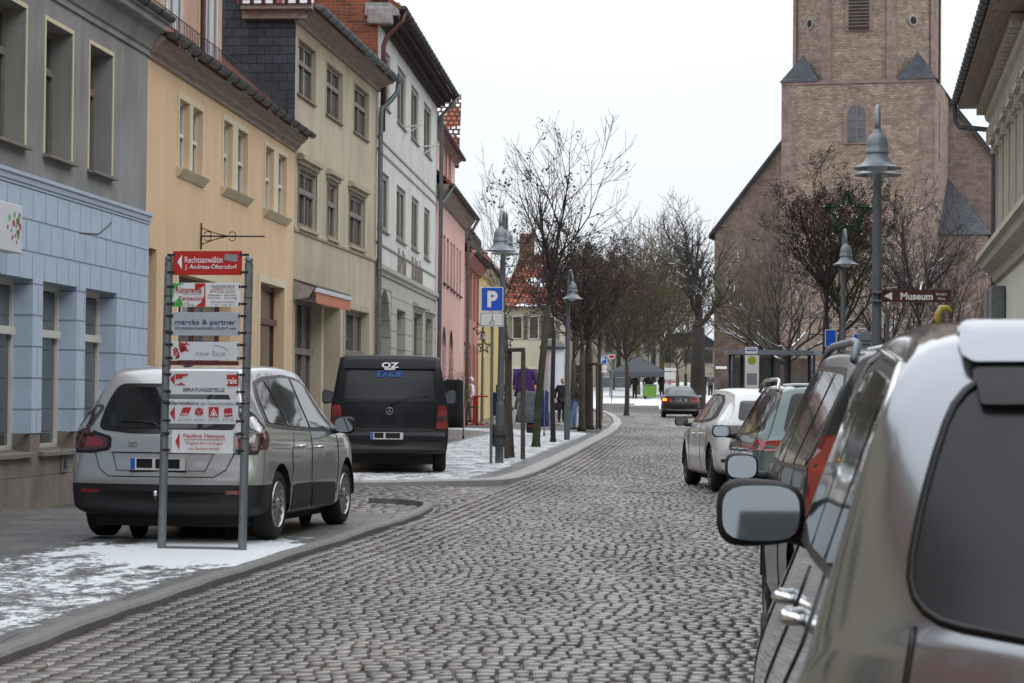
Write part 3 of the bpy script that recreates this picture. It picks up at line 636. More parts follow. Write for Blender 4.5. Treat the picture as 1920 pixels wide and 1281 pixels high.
for tx,zz in (('REPARATUR & SERVICE',zt-.32),('WERKZEUGE - NÄHMASCHINEN',zt-.70)):
    mb=text_mb(tx,.34,.012,sx=.52); o=obj('window_lettering',mb,'ink_white',F.root); o.location=((C[0]+C[1])/2-.1,.165,zz)
F.wall('wall',0,LG,-.3,zE+.1,'p_beige')
F.ledge('cornice',-.10,LG+.1,zE,[(0,-.05),(.05,-.05),(.07,.02),(.2,.08),(.24,.12),(.36,.15),(.38,.22),(0,.24)],'cornice_brown')
gutter(F,-.15,LG+.40,zE+.26,.46,.085,'zinc')
roof(F,-.1,LG,zE+.28,.4,4,4.5,'tiles_red')
mb=MB(); mb.quad((0,0,-.3),(0,9,-.3),(0,9,zE+.25),(0,0,zE+.25)); obj('slate_gable',mb,'slate',F.root); 
mb=MB(); mb.quad((LG,0,-.3),(LG,0,zE+.25),(LG,9,zE+.25),(LG,9,-.3)); obj('side_wall',mb,'p_beige',F.root)
mb=MB(); mb.box((-.36,-.36,zE+.16),(-.002,1.0,zE+.30)); mb.box((-.2,-.22,zE+.0),(-.002,1.0,zE+.16)); obj('gable_fascia',mb,'cornice_brown',F.root)
mb=MB(); mb.v=[(-.42,-.42,zE+.32),(-.42,1.05,zE+.32),(.4,1.05,zE+.72),(.4,-.2,zE+.72)]; mb.v+=[(x,y,z-.07) for x,y,z in mb.v]; mb.f=[(0,3,2,1),(4,5,6,7),(0,1,5,4),(1,2,6,5),(2,3,7,6),(3,0,4,7)]; obj('gable_tiles',mb,'tiles_snow_y',F.root)
mb=MB(); mb.box((.02,1.0,zE),(3,8,zE+3.2)); obj('upper_slate_wall',mb,'slate',F.root)
# downpipe at the party line
mb=MB(); sx=LG-.10
mb.tube([(LG+.25,-.46,zE+.2),(LG+.2,-.44,zE-.05),(LG+.1,-.26,zE-.28),(sx,-.12,zE-.46),(sx,-.10,zE-.66),(sx,-.10,-.1)],.06,10); 
for z in (1.8,3.6,5.4,7.2): mb.lathe([(.068,z-.03),(.068,z+.03)],12,cx=sx,cy=-.10)
obj('downpipe',mb,'zinc',F.root,smooth=True,auto=50)
FG=F
# awning over the shop window
s0,z1_=F.W(549,523,off=-.25); s1,_=F.W(628,540,off=-.35)
s0=F.W(545,540)[0]+.25; s1=F.W(618,552)[0]
zA=F.W(560,527)[1]
t=thing('awning','folded red and white striped awning above the beige shop window','awning',F.world(s0,0,zA),F.root.rotation_euler.z)
LA=s1-s0
mb=MB(); mb.prism([(0,0),(LA,0),(LA,.04),(0,.04)],-.42,Matrix.Translation((0,-.0,-.02))); 
mb=MB(); mb.v=[(0,0,.02),(LA,0,.02),(LA,-.45,-.12),(0,-.45,-.12),(0,0,-.02),(LA,0,-.02),(LA,-.45,-.16),(0,-.45,-.16)]; mb.f=[(0,3,2,1),(4,5,6,7),(0,1,5,4),(1,2,6,5),(2,3,7,6),(3,0,4,7)]; obj('cover_board',mb,'zinc_dark',t)
mb=MB(); mb.v=[(0,0,0),(0,-.42,-.13),(0,-.30,-.34),(0,0,-.38),(.03,0,0),(.03,-.42,-.13),(.03,-.30,-.34),(.03,0,-.38)]; mb.f=[(0,1,2,3),(7,6,5,4),(0,4,5,1),(1,5,6,2),(2,6,7,3)]; obj('end_plate',mb,'concrete',t)
obj('front_rail',MB().bevbox((0.02,-.47,-.24),(LA,-.41,-.155),.01),'white_sign',t)
mb=MB(); n=int(LA/.16)
pm('awning_orange',(.50,.16,.08),rough=.9)
for k in range(n):
    x=k*LA/n; dz=.03*abs(math.sin(k*1.3)); mb.quad((x,-.44,-.24),(x+LA/n*.55,-.45,-.24),(x+LA/n*.55,-.45,-.43-dz),(x,-.44,-.43-dz))
obj('valance',mb,'awning_orange',t)
mb=MB()
for k in range(n):
    x=(k+.55)*LA/n; mb.quad((x,-.45,-.24),(x+LA/n*.45,-.44,-.24),(x+LA/n*.45,-.44,-.42),(x,-.45,-.42))
obj('valance_stripe',mb,'white_p',t)
# ---- white house
dW=HD(1205); P4,LW=solve(P3,dW,815)
F=bldg('town_house','tall white house with olive windows, dark timber eaves and an arched doorway','house',P3,dW)
zE=F.W(812,186)[1]
for r in ((714.5,83,731.5,192),(745.8,121,761,229),(771.5,157,785,258.5),(795.5,189,808.7,285),(711.3,316,729,427.5),(744,345,760.7,448),(772,366,785,465),(795.6,387,806,483)):
    q=F.rect(*r); F.window(q,d=.07,fm='frame_olive',nm=1,tr=(),fw=.13,sill=(.05,.03,'frame_brown'),pane='pane')
A=F.rect(708.5,537,731,950); A=(A[0]+.1,A[1],-.3,A[3]); F.holes.append((*A,.7))
obj('gateway',MB().box((A[0],.6,-.3),(A[1],.7,A[3])),'frame_taupe',F.root)
mb=MB(); ra=(A[1]-A[0])/2; cx=(A[0]+A[1])/2; hh=ra*1.0
pts=[(cx+ra*math.cos(t*math.pi/16),A[3]-hh+hh*math.sin(t*math.pi/16)) for t in range(17)]
for sgn in (0,1):
    seg=pts[:9] if sgn==0 else pts[8:]
    c=(A[1],A[3]) if sgn==0 else (A[0],A[3])
    for p,q in zip(seg,seg[1:]): mb.quad((c[0],-.002,c[1]),(q[0],-.002,q[1]),(p[0],-.002,p[1])); mb.quad((p[0],0,p[1]),(q[0],0,q[1]),(q[0],.6,q[1]),(p[0],.6,p[1]))
obj('arch',mb,'grey_blocks',F.root)
Dr=F.rect(743,579,757.5,950); Dr=(Dr[0],Dr[1],-.3,Dr[3]); F.holes.append((*Dr,.6)); obj('door',MB().box((Dr[0],.55,-.3),(Dr[1],.6,Dr[3])),'frame_taupe',F.root)
for r in ((773.5,584,789.5,700),(796,595,808.5,700)):
    q=F.rect(*r); q=(q[0],q[1],zg(65)+1.0,q[3]); F.window(q,d=.14,fm='frame_olive',nm=1,tr=(),fw=.10,sur=(.16,.04,'p_white_low'),hood=(.16,.16,'p_white_low'))
zA=F.W(706,494)[1]; zB=F.W(706,512)[1]
F.wall('wall',0,LW,zB,zE+.2,'p_white'); F.wall('ground_floor_wall',0,LW,-.3,zB,'grey_blocks',y=-.02,th=.02,zo=zB)
F.ledge('string_course',0,LW,zB,[(0,0),(.06,0),(.06,.06),(.12,.12),(.12,zA-zB),(0,zA-zB+.05)],'p_white_low')
zC1=F.W(708,455)[1]; F.ledge('band',0,LW-.3,zC1-.03,[(0,0),(.025,0),(.025,.05),(0,.05)],'frame_olive')
zq=F.W(705,258)[1]; F.ledge('band',0,LW,zq-.25,[(0,0),(.03,0),(.03,.05),(0,.05)],'p_white_low'); F.ledge('band',0,LW,zq+.03,[(0,0),(.03,0),(.03,.05),(0,.05)],'p_white_low')
pm('timber_dark',(.045,.03,.024),rough=.8,var=.4,vs=5)
mb=MB(); mb.box((0,-.52,zE+.20),(LW+.1,0,zE+.26)); mb.box((0,-.1,zE-.06),(LW+.1,0,zE+.20)); obj('eaves_board',mb,'timber_dark',F.root)
mb=MB()
for k in range(int(LW/.32)): x=.1+k*.32; mb.box((x,-.44,zE+.06),(x+.14,-.1,zE+.20)); mb.box((x,-.26,zE-.06),(x+.14,-.1,zE+.06))
obj('eaves_brackets',mb,'timber_dark',F.root)
roof(F,-.1,LW+.1,zE+.30,.55,4.5,5,'tiles_red'); gutter(F,-.1,LW+.2,zE+.32,.58,.08,'zinc_dark')
mb=MB(); mb.v=[(-.02,0,-.3),(-.02,10,-.3),(-.02,10,zE+5.2),(-.02,5.2,zE+5.2),(-.02,0,zE+.3)]; mb.f=[(0,1,2,3,4)]; obj('brick_gable',mb,'old_brick',F.root)
mb=MB(); mb.box((-.1,-.5,zE+.1),(0.4,.3,zE+.40)); mb.bevbox((-.16,-.35,zE-.12),(.2,.25,zE+.3),.06); obj('weathered_corbel',mb,'concrete',F.root)
mb=MB(); mb.tube([(.25,-.58,zE+.25),(.2,-.54,zE+.0),(.15,-.4,zE-.15),(.12,-.2,zE-.35),(.1,-.12,zE-.6),(.1,-.12,zE-2.6)],.06,9); obj('downpipe',mb,'pipe_red',F.root,smooth=True)
mb=MB(); mb.tube([(LW-.05,-.58,zE+.25),(LW-.1,-.45,zE+.0),(LW-.12,-.15,zE-.3),(LW-.12,-.12,-.1)],.065,9); obj('downpipe',mb,'zinc',F.root,smooth=True)
backing(F,0,LW,zE+.4,10,'p_white')
for tx,u0,u1,v in (('Alter Fritz',742,764,489),('Schänke',770,793,505)):
    a=F.W(u0,v)[0]; b=F.W(u1,v)[0]; z=(F.W((u0+u1)/2,(v+ (503 if u0<760 else 517))/2)[1])
    mb=text_mb(tx,.9,.03,sx=(b-a)/(.52*len(tx)*.9)); o=obj('facade_lettering',mb,'frame_brown',F.root); o.location=((a+b)/2,-.012,z)
for u,v in ((756,238),(790,275)):
    q=F.W(u,v); mb=MB(); mb.tube([(q[0],0,q[1]),(q[0],-.5,q[1]+.05)],.02,5); mb.tube([(q[0],0,q[1]-.25),(q[0],-.4,q[1]+.02)],.015,5); obj('wall_bracket',mb,'white_p',F.root)
FW=F
# ---- pink house and what follows up the street
dP=HD(1150); P5,LP=solve(P4,dP,869)
F=bldg('town_house','low pink house with narrow red framed windows and arched ground floor','house',P4,dP)
zE=F.W(822,374)[1]
for r in ((831.5,440,835,530),(838,446,841.5,535),(845,453,848,541),(850.5,458,853,546),(856.5,464,859,551),(861.5,469,864,555)):
    q=F.rect(*r); F.window(q,d=.1,fm='frame_red',nm=0,tr=(),fw=.10,pane='pane',sill=(.08,.05,'frame_red'))
for r in ((829,610,836,700),(842.5,617,849,700)):
    q=F.rect(*r); q=(q[0],q[1],zg(80)+.9,q[3]); F.holes.append((*q,.4)); o=F.window(q,d=.36,fm='frame_red',nm=1,tr=(.7,),fw=.08,hole=False)
    mb=MB(); ra=(q[1]-q[0])/2; cx=(q[0]+q[1])/2; pts=[(cx+ra*math.cos(t*math.pi/12),q[3]-ra*.9+ra*.9*math.sin(t*math.pi/12)) for t in range(13)]
    for i,(p,w) in enumerate(zip(pts,pts[1:])):
        c=q[1] if i<6 else q[0]; mb.quad((c,-.004,q[3]),(w[0],-.004,w[1]),(p[0],-.004,p[1]))
    obj('arch',mb,'p_pink',F.root)
F.wall('wall',0,LP,zg(78)+1.0,zE+.1,'p_pink'); F.wall('plinth',0,LP,-.3,zg(78)+1.0,'p_pinkbase',y=-.03,th=.03)
F.ledge('cornice',0,LP+.2,zE,[(0,-.05),(.08,0),(.3,.25),(.4,.4),(0,.42)],'cornice_brown'); gutter(F,0,LP+.3,zE+.42,.45,.08,'zinc_dark'); roof(F,0,LP,zE+.45,.45,4,4,'tiles_red',name='roof')
backing(F,0,LP,zE+.3,10,'p_pink')
mb=MB(); mb.tube([(.3,-.5,zE+.4),(.2,-.2,zE-.1),(.0,-.12,zE-.4)],.06,7); mb.tube([(LP,-.5,zE+.4),(LP,-.12,zE-.3),(LP,-.12,0)],.06,7); obj('downpipe',mb,'zinc',F.root,smooth=True)
FP=F
# taller pink house set back behind it
o2=P4+Vector((-dP.y,dP.x))*1.0+dP*1.5; 
F2=bldg('town_house','taller pink house with a snowy tiled gable rising behind the low pink one','house',o2,dP)
_,L2=solve(o2,dP,849); zE2=F2.W(849,303)[1]
for r in ((826.5,262,829.5,330),(834,276,837,342),(841,290,844,352)):
    q=F2.rect(*r); F2.window(q,d=.1,fm='frame_red',nm=0,tr=(),fw=.08,sur=(.1,.03,'p_salmon'))
F2.wall('wall',0,L2,1,zE2+.05,'p_pink'); F2.ledge('cornice',0,L2+.1,zE2,[(0,0),(.2,.1),(.32,.2),(0,.24)],'cornice_brown'); gutter(F2,0,L2+.2,zE2+.22,.36,.08,'zinc_dark')
zt=P(845,178,o2.y).z
mb=MB(); xg=XA(860.5,o2.y)-o2.x
a=F2.W(815,200)[0]; 
mb=MB(); mb.v=[(.0,-.3,zE2+.35),(L2+.1,-.75,zE2+.35),(L2+.1,-.75,zE2+.1),(0,-.3,zE2+.1)]
roof(F2,0,L2+.2,zE2+.25,.32,4,3,'tiles_red')
backing(F2,0,L2,zE2+.3,8,'p_pink',z0=2)
# cross gable with snowy tiles turned to the viewer
ga=P(822,215,96); gb=P(861,215,96); g0=P(861,305,96).z; g1=P(845,177,98.5).z; q_=o2.y; o2y=91
mb=MB(); mb.v=[(ga.x-3,o2y+5,g0),(gb.x,o2y+5,g0),(gb.x+.02,o2y+7.5,g1),(ga.x-3,o2y+7.5,g1),(ga.x-3,o2y+5.3,g0-.2),(gb.x,o2y+5.3,g0-.2),(gb.x+.02,o2y+7.9,g1-.2),(ga.x-3,o2y+7.9,g1-.2)]
Mi=Matrix.Translation((o2.x,o2.y,0))@Matrix.Rotation(F2.root.rotation_euler.z,4,'Z'); Mi=Mi.inverted(); mb.v=[tuple(Mi@Vector(v)) for v in mb.v]
mb.f=[(0,1,2,3),(7,6,5,4),(0,4,5,1),(1,5,6,2),(2,6,7,3),(3,7,4,0)]; obj('tiled_cross_roof',mb,'tiles_snow_y',F2.root)
def small(label,P0,d,u_end,vE,vEu,wm,rows,trimmat,roofmat='tiles_red',fm='frame_taupe',nwin=4,extra=None,plinth=None,rise=3.5):
    Pn,Ln=solve(P0,d,u_end); F=bldg('town_house',label,'house',P0,d); z=F.W(vEu,vE)[1]
    zf=zg(P0.y)
    for (za,zb2,w) in rows:
        for k in range(nwin):
            c=Ln*(k+.5)/nwin; F.window((c-w/2,c+w/2,zf+za,zf+zb2),d=.1,fm=fm,nm=1,tr=(.68,),fw=.07,sur=(.12,.04,trimmat),pane='pane')
    F.wall('wall',0,Ln,-.3,z,wm); F.ledge('cornice',0,Ln,z,[(0,-.1),(.1,-.05),(.3,.2),(.35,.35),(0,.36)],trimmat); gutter(F,0,Ln,z+.36,.4,.08,'zinc_dark'); roof(F,0,Ln,z+.4,.4,rise,4,roofmat)
    backing(F,0,Ln,z+.3,9,wm)
    return F,Pn,Ln,z
F,P6,L_,z_=small('salmon coloured house with dark red window mouldings beyond the pink house',P5,HD(1130),896,490,870,'p_salmon',((.9,2.9,.9),(3.9,5.7,.8)),'p_pinkbase',fm='frame_red')
F,P7,L_,z_=small('yellow house with a dark attic wall beyond the salmon house',P6,HD(1130),940,508,898,'p_yellow',((.3,2.6,1.6),(3.8,5.6,.9)),'p_cream',nwin=3)
mb=MB(); mb.box((0.5,1,z_+.9),(L_-1,3.5,z_+2.6)); obj('attic',mb,'timber_dark',F.root)
P7=Vector((XA(938,148),148)); F,P8,L_,z_=small('pale grey green house with shutters, snow on its roof edge',P7,HD(1330),1000,575,945,'p_palegreen',((.8,3.2,1.4),(4.0,5.8,.9)),'white_p',nwin=5,roofmat='tiles_red',rise=5)
F,P9,L_,z_=small('long cream house facing the little park, partly hidden by bare trees',P8,HD(3600),1135,590,1010,'p_palecream',((.8,3.0,1.3),(4.2,5.8,1.0)),'p_cream',nwin=6,rise=2.5)
# big orange roof above the row
a=P(950,600,128); b=P(1052,600,128); zr=P(985,478,132).z; zl=P(985,575,128).z
t=thing('town_house','old house with a steep orange tiled roof and chimney behind the yellow house','house',(a.x,128,0),-.05)
w=b.x-a.x
obj('wall',MB().box((0,0,0),(w,8,zl)),'p_palecream',t)
for cx in (w*.2,w*.5,w*.8):
    for z0 in (1.9,zl-1.75):
        f=obj('window',MB().box((cx-.27,-.05,z0),(cx+.27,-.002,z0+1.25)),'frame_white',t); obj('pane',MB().box((cx-.22,-.06,z0+.06),(cx+.22,-.052,z0+1.19)),'pane',f)
        for sg in (-1,1): obj('shutter',MB().box((cx+sg*.40-.11,-.04,z0),(cx+sg*.40+.11,-.002,z0+1.25)),'frame_olive',f)
mb=MB(); mb.v=[(-.5,-.5,zl),(w+.6,-.5,zl),(w-.9,4,zr),(.6,4,zr),(-.5,8.5,zl),(w+.6,8.5,zl)]; mb.f=[(0,1,2,3),(5,4,3,2),(0,3,4),(1,5,2),(0,4,5,1)]; obj('roof',mb,'tiles_red',t)
obj('chimney',MB().box((.5,3,zr-1),(1.3,3.8,zr+1.1)),'old_brick',t)
# buildings across the square, behind the trees
for (u0,u1,Y,vt,mat,lab,rm) in ((1080,1236,215,628,'p_palegrey','long grey civic building across the square behind bare trees','slate_x'),(1237,1345,222,648,'p_palecream','small ochre building with pale windows behind the big old tree','slate_x')):
    a=P(u0,700,Y); b=P(u1,700,Y); zt=P(u0,vt,Y).z; t=thing('square_building',lab,'building',(a.x,Y,0)); w=b.x-a.x
    obj('wall',MB().box((0,0,0),(w,8,zt)),mat,t); mb=MB(); mb.prism([(-.4,zt),(w+.4,zt),(w-1.5,zt+1.2),(1.5,zt+1.2)],8.4,Matrix.Translation((0,-.3,0))); obj('roof',mb,rm,t)
    n=int(w/1.6)
    for k in range(n):
        c=(k+.5)*w/n
        for z0 in ((1.9,zt-1.6) if zt>5 else (1.6,)):
            f=obj('window',MB().box((c-.5,-.05,z0),(c+.5,-.002,z0+1.3)),'frame_taupe',t); obj('pane',MB().box((c-.42,-.06,z0+.08),(c+.42,-.052,z0+1.22)),'pane_clear',f)
# ---- church
Yt=168.0; rz=R(-15.2); _x=XA(1465,Yt,400)
F=bldg('church','massive rubble stone church with a square tower turning octagonal','church',(_x,Yt),(math.cos(rz),math.sin(rz)))
t=F.root; w=F.W(1752,400)[0]; zs=F.W(1600,150)[1]; zt=zs+13
mb=MB(); mb.quad((0,0,0),(w,0,0),(w,0,zs),(0,0,zs)); obj('tower',mb,'tower_stone',t)
mb=MB(); mb.quad((w,0,0),(w,w,0),(w,w,zs),(w,0,zs)); obj('tower_side',mb,'tower_stone_y',t)
mb=MB(); mb.quad((0,0,0),(0,0,zs),(0,w,zs),(0,w,0)); obj('tower_side',mb,'tower_stone_y',t)
mb=MB(); mb.quad((0,w,0),(0,w,zs),(w,w,zs),(w,w,0)); obj('tower_back',mb,'tower_stone',t)
c=F.W(1548,100)[0]; ins=.42
pts=[(c,ins),(w-c,ins),(w-ins,c),(w-ins,w-c),(w-c,w-ins),(c,w-ins),(ins,w-c),(ins,c)]
for k in range(8):
    a=Vector(pts[k]); b=Vector(pts[(k+1)%8]); ang=math.atan2((b-a).y,(b-a).x)
    me=MB(); L_=(b-a).length; me.quad((0,0,0),(L_,0,0),(L_,0,zt-zs),(0,0,zt-zs)); o_=obj('upper_stage_face',me,'tower_stone',t); o_.location=(a.x,a.y,zs); o_.rotation_euler=(0,0,ang)
    q=MB(); q.box((-.36,-.05,0),(.36,.05,zt-zs)); q=obj('quoins',q,'quoin',t); q.location=(a.x,a.y,zs); q.rotation_euler=(0,0,ang-.39)
    if k in (0,1,7):
        cx=L_/2
        if k==0:
            z0=F.W(1600,57)[1]-zs; me=MB(); me.box((cx-.95,-.1,z0),(cx+.95,.0,z0+3.2)); f=obj('belfry_window',me,'quoin',t); f.location=o_.location; f.rotation_euler=o_.rotation_euler
            obj('louvres',MB().box((cx-.7,-.16,z0+.1),(cx+.7,-.105,z0+3.2)),'timber_dark',f)
            mm=MB()
            for kk in range(12): mm.box((cx-.7,-.2,z0+.3+kk*.24),(cx+.7,-.165,z0+.36+kk*.24))
            obj('slats',mm,'frame_brown',f)
        else:
            z0=F.W(1504,38)[1]-zs; me=MB(); M_=Matrix.Translation((cx,0,z0))@Matrix.Rotation(math.pi/2,4,'X'); me.lathe([(.42,-.05),(.42,.08),(.27,.10),(.27,-.02)],20,M_); f=obj('oculus',me,'concrete',t,smooth=True,auto=40); f.location=o_.location; f.rotation_euler=o_.rotation_euler
            me=MB(); me.lathe([(.27,0),(.27,.105)],20,M_); obj('opening',me,'dark_void',f)
for (cx,cy,sx,sy) in ((0,0,1,1),(w,0,-1,1),(w,w,-1,-1),(0,w,1,-1)):
    q=c*.86; h=2.05; mb=MB(); mb.v=[(cx-sx*.15,cy-sy*.15,zs-.05),(cx+sx*q,cy-sy*.15,zs-.05),(cx-sx*.15,cy+sy*q,zs-.05),(cx+sx*q*.5,cy+sy*q*.5,zs+h),(cx+sx*q,cy+sy*q,zs-.05)]
    mb.f=[(0,1,3),(0,3,2),(1,4,3),(2,3,4),(0,2,4,1)]; obj('corner_roof',mb,'slate_x',t)
for (cx,sg) in ((0,1),(w,-1)):
    mb=MB(); random.seed(5); z=0
    while z<zs-.3:
        h=rnd(.4,.6); l=rnd(.5,1.1); mb.box((cx-.03 if sg>0 else cx-l,-.035,z+.0),(cx+l if sg>0 else cx+.03,.02,z+h)); z+=h+.001
    obj('corner_stones',mb,'quoin',t)
obj('band',MB().box((-.04,-.08,zs-.25),(w+.04,.02,zs-.02)),'quoin',t)
cx,zw0=F.W(1606,268); zw1=F.W(1606,197)[1]
arc=lambda x,r,z0,z1,n=10:[(x-r,z0),(x+r,z0),(x+r,z1-r)]+[(x+r*math.cos(k*math.pi/n),z1-r+r*math.sin(k*math.pi/n)) for k in range(1,n)]+[(x-r,z1-r)]
f=obj('tower_window',MB().prism(arc(cx,.92,zw0-.1,zw1+.3),-.10,Matrix.Translation((0,0.0,0))),'quoin',t)
obj('pane',MB().prism(arc(cx,.62,zw0,zw1),-.02,Matrix.Translation((0,-.101,0))),'pane_clear',f)
mb=MB(); mb.box((cx-.04,-.16,zw0),(cx+.04,-.12,zw1))
for k in range(1,5): mb.box((cx-.6,-.155,lerp(zw0,zw1,k/5)-.02),(cx+.6,-.122,lerp(zw0,zw1,k/5)+.02))
obj('glazing_bars',mb,'frame_brown',f)
obj('slit_window',MB().box((w-.0,3.2,zw0-1),(w+.06,3.7,zw1+.5)),'quoin',t); obj('slit_window',MB().box((w-ins,c+1.6,zs+3.2),(w-ins+.05,c+2.1,zs+7)),'quoin',t)
yb=w+1.0; xg0,zlow=F.W(1340,437,off=yb); xt_,zt_=F.W(1465,275,off=yb); sl_=(zt_-zlow)/(xt_-xg0)
xr1,zr1=F.W(1790,205,off=yb); xr2,zr2=F.W(1866,300,off=yb); slr=(zr1-zr2)/(xr2-xr1)
cxn=(zr1+slr*xr1-zlow+sl_*xg0)/(sl_+slr); apex_z=zlow+sl_*(cxn-xg0); xg1=xr1+(zr1-zlow)/slr
mb=MB(); mb.v=[(xg0,yb,0),(xg1,yb,0),(xg1,yb,zlow),(cxn,yb,apex_z),(xg0,yb,zlow)]; mb.f=[(0,1,2,3,4)]; obj('nave_gable',mb,'church_pink',t)
for nm_,a,b in (('nave_roof',(xg0-.4,zlow-.45),(cxn,apex_z+.1)),('nave_roof',(xg1+.4,zlow-.45),(cxn,apex_z+.1))):
    mb=MB(); mb.v=[(a[0],yb-.3,a[1]),(b[0],yb-.3,b[1]),(b[0],yb-.3,b[1]+.35),(a[0],yb-.3,a[1]+.35),(a[0],yb+24,a[1]),(b[0],yb+24,b[1]),(b[0],yb+24,b[1]+.35),(a[0],yb+24,a[1]+.35)]
    mb.f=[(0,1,2,3),(7,6,5,4),(3,2,6,7),(0,4,5,1),(0,3,7,4)]; obj(nm_,mb,'slate_x',t)
obj('nave_wall',MB().quad((xg0,yb,0),(xg0,yb,zlow),(xg0,yb+24,zlow),(xg0,yb+24,0)),'tower_stone_y',t); obj('nave_wall',MB().quad((xg1,yb,0),(xg1,yb+24,0),(xg1,yb+24,zlow),(xg1,yb,zlow)),'tower_stone_y',t)
wx=F.W(1442,500,off=yb)[0]; f=obj('nave_window',MB().prism(arc(wx,1.45,1.6,9.0),-.12,Matrix.Translation((0,yb,0))),'quoin',t); obj('pane',MB().prism(arc(wx,1.15,2.0,8.6),-.02,Matrix.Translation((0,yb-.125,0))),'pane',f)
_,zc0=F.W(1800,440,off=3); zc1=F.W(1776,336,off=yb)[1]; wc=F.W(1850,440,off=3)[0]
obj('side_chapel',MB().box((w+.001,3,0),(wc,yb,zc0)),'quoin',t)
mb=MB(); mb.v=[(w,2.8,zc0),(wc+.3,2.8,zc0),(wc+.3,yb,zc0),(w,yb,zc0),(w+.01,yb-.2,zc1),(w+.01,yb-1.2,zc1)]; mb.f=[(0,1,5),(1,2,4,5),(0,5,4,3),(2,3,4),(0,3,2,1)]; obj('chapel_roof',mb,'slate_x',t)
# ---- ornate pale stucco house on the right
dR=HD(1625); Pr=P(1868,749,63); Pr=Vector((Pr.x,Pr.y))
F=bldg('town_house','ornate pale yellow green stucco house with deep eaves at the far right','house',Pr,-dR)
LR=52; zE=F.W(1868,215)[1]
pitch=2.6; zf=zg(60)
rows=[]
z1a=F.W(1868,500)[1]
for k in range(18):
    c=1.5+k*pitch
    F.window((c-.55,c+.55,z1a+.6,z1a+2.9),d=.16,fm='frame_taupe',nm=1,tr=(.68,),fw=.07,sur=(.16,.07,'p_stucco_trim'),hood=(.28,.3,'p_stucco_trim'),sill=(.12,.1,'p_stucco_trim'))
    F.window((c-.5,c+.5,z1a+4.4,z1a+6.3),d=.16,fm='frame_taupe',nm=1,tr=(.68,),fw=.07,sur=(.14,.06,'p_stucco_trim'),hood=(.2,.2,'p_stucco_trim'),sill=(.1,.1,'p_stucco_trim'))
    if k<14: F.window((c-.8,c+.8,zf+.7,zf+2.9),d=.2,fm='frame_taupe',nm=1,tr=(.75,),fw=.08,pane='pane_clear')
F.wall('wall',0,LR,-.3,zE+.2,'p_stucco'); backing(F,0,LR,zE,10,'p_stucco')
F.ledge('main_cornice',0,LR,z1a-.45,[(0,0),(.1,.02),(.15,.2),(.4,.35),(.45,.5),(.55,.55),(.55,.68),(0,.72)],'p_stucco_trim')
F.ledge('upper_cornice',0,LR,z1a+3.55,[(0,0),(.1,.02),(.12,.15),(.3,.28),(.34,.4),(0,.44)],'p_stucco_trim')
for k in range(24):
    x=.15+k*.65; mb=MB(); mb.box((x,-.30,z1a+3.2),(x+.18,-.0,z1a+3.56)); mb.box((x,-.18,z1a+2.95),(x+.18,-.0,z1a+3.2)); obj('console_bracket',mb,'p_stucco_trim',F.root)
    mb=MB(); mb.box((x,-.55,zE-.1),(x+.2,0,zE+.15)); mb.box((x,-.2,zE-.45),(x+.2,0,zE-.1)); obj('eaves_bracket',mb,'p_stucco_trim',F.root)
mb=MB(); mb.box((-.9,-1.0,zE+.2),(LR,0,zE+.34)); obj('eaves_soffit',mb,'cornice_brown',F.root)
gutter(F,-.9,LR,zE+.36,1.08,.10,'zinc_dark'); roof(F,-.9,LR,zE+.4,1.0,4,5,'tiles_red')
mb=MB(); mb.tube([(-.75,-1.08,zE+.26),(-.75,-1.05,zE-.15),(-.7,-.95,zE-.3),(-.2,-.15,zE-.45),(-.15,-.08,zE-.8),(-.15,-.08,0)],.07,9); obj('downpipe',mb,'zinc_dark',F.root,smooth=True,auto=60)
for k,(a,b) in enumerate(((2.8,4.3),(.6,2.0))):
    obj('canopy_box',MB().bevbox((a,-.35,zf+3.0),(b,-.02,zf+4.0),.03),'zinc',F.root)
FR=F

# ---- the street carries on behind the viewer
def plain(label,P0,d,L_,z,wm,trim,nw,d_in=.12,rf='tiles_red'):
    F=bldg('town_house',label,'house',P0,d)
    for (za,zb2) in ((.8,2.9),(4.0,5.9),(6.9,8.6)):
        if zb2>z-.3: continue
        for k in range(nw):
            c=L_*(k+.5)/nw; F.window((c-.5,c+.5,za,zb2),d=d_in,fm='frame_white',nm=1,tr=(.66,),fw=.07,sur=(.12,.04,trim),pane='pane')
    F.wall('wall',0,L_,-.3,z,wm); F.ledge('cornice',0,L_,z,[(0,-.1),(.1,-.05),(.3,.2),(.35,.35),(0,.36)],trim); roof(F,0,L_,z+.36,.4,4,4,rf); backing(F,0,L_,z+.3,9,wm)
yB=(Pc-dB*LB); 
plain('cream house behind the viewer on the pavement side, next to the blue one',(yB.x,yB.y-14.05),(0,1),14,8.6,'p_cream','p_beige_trim',5); plain('brick red rendered house further behind the viewer on the pavement side',(yB.x+.3,yB.y-30.1),(0,1),16,9.4,'p_salmon','p_cream',6); plain('grey house farthest behind the viewer on the pavement side',(yB.x+.5,yB.y-48.1),(0,1),18,8.2,'p_palegrey','p_cream',6)
qx=Pr-dR*LR
plain('beige house behind the viewer on the parked car side, next to the stucco one',(qx.x+.3,qx.y-.05),(0,-1),16,9.6,'p_beige','p_cream',6); plain('pale green house further behind the viewer on the parked car side',(qx.x+.6,qx.y-16.1),(0,-1),18,8.8,'p_palegreen','p_cream',6)
plain('dark gabled house closing the street behind the viewer',(12,-115),(-1,0),24,8.5,'p_grey','p_cream',8,rf='zinc_dark')
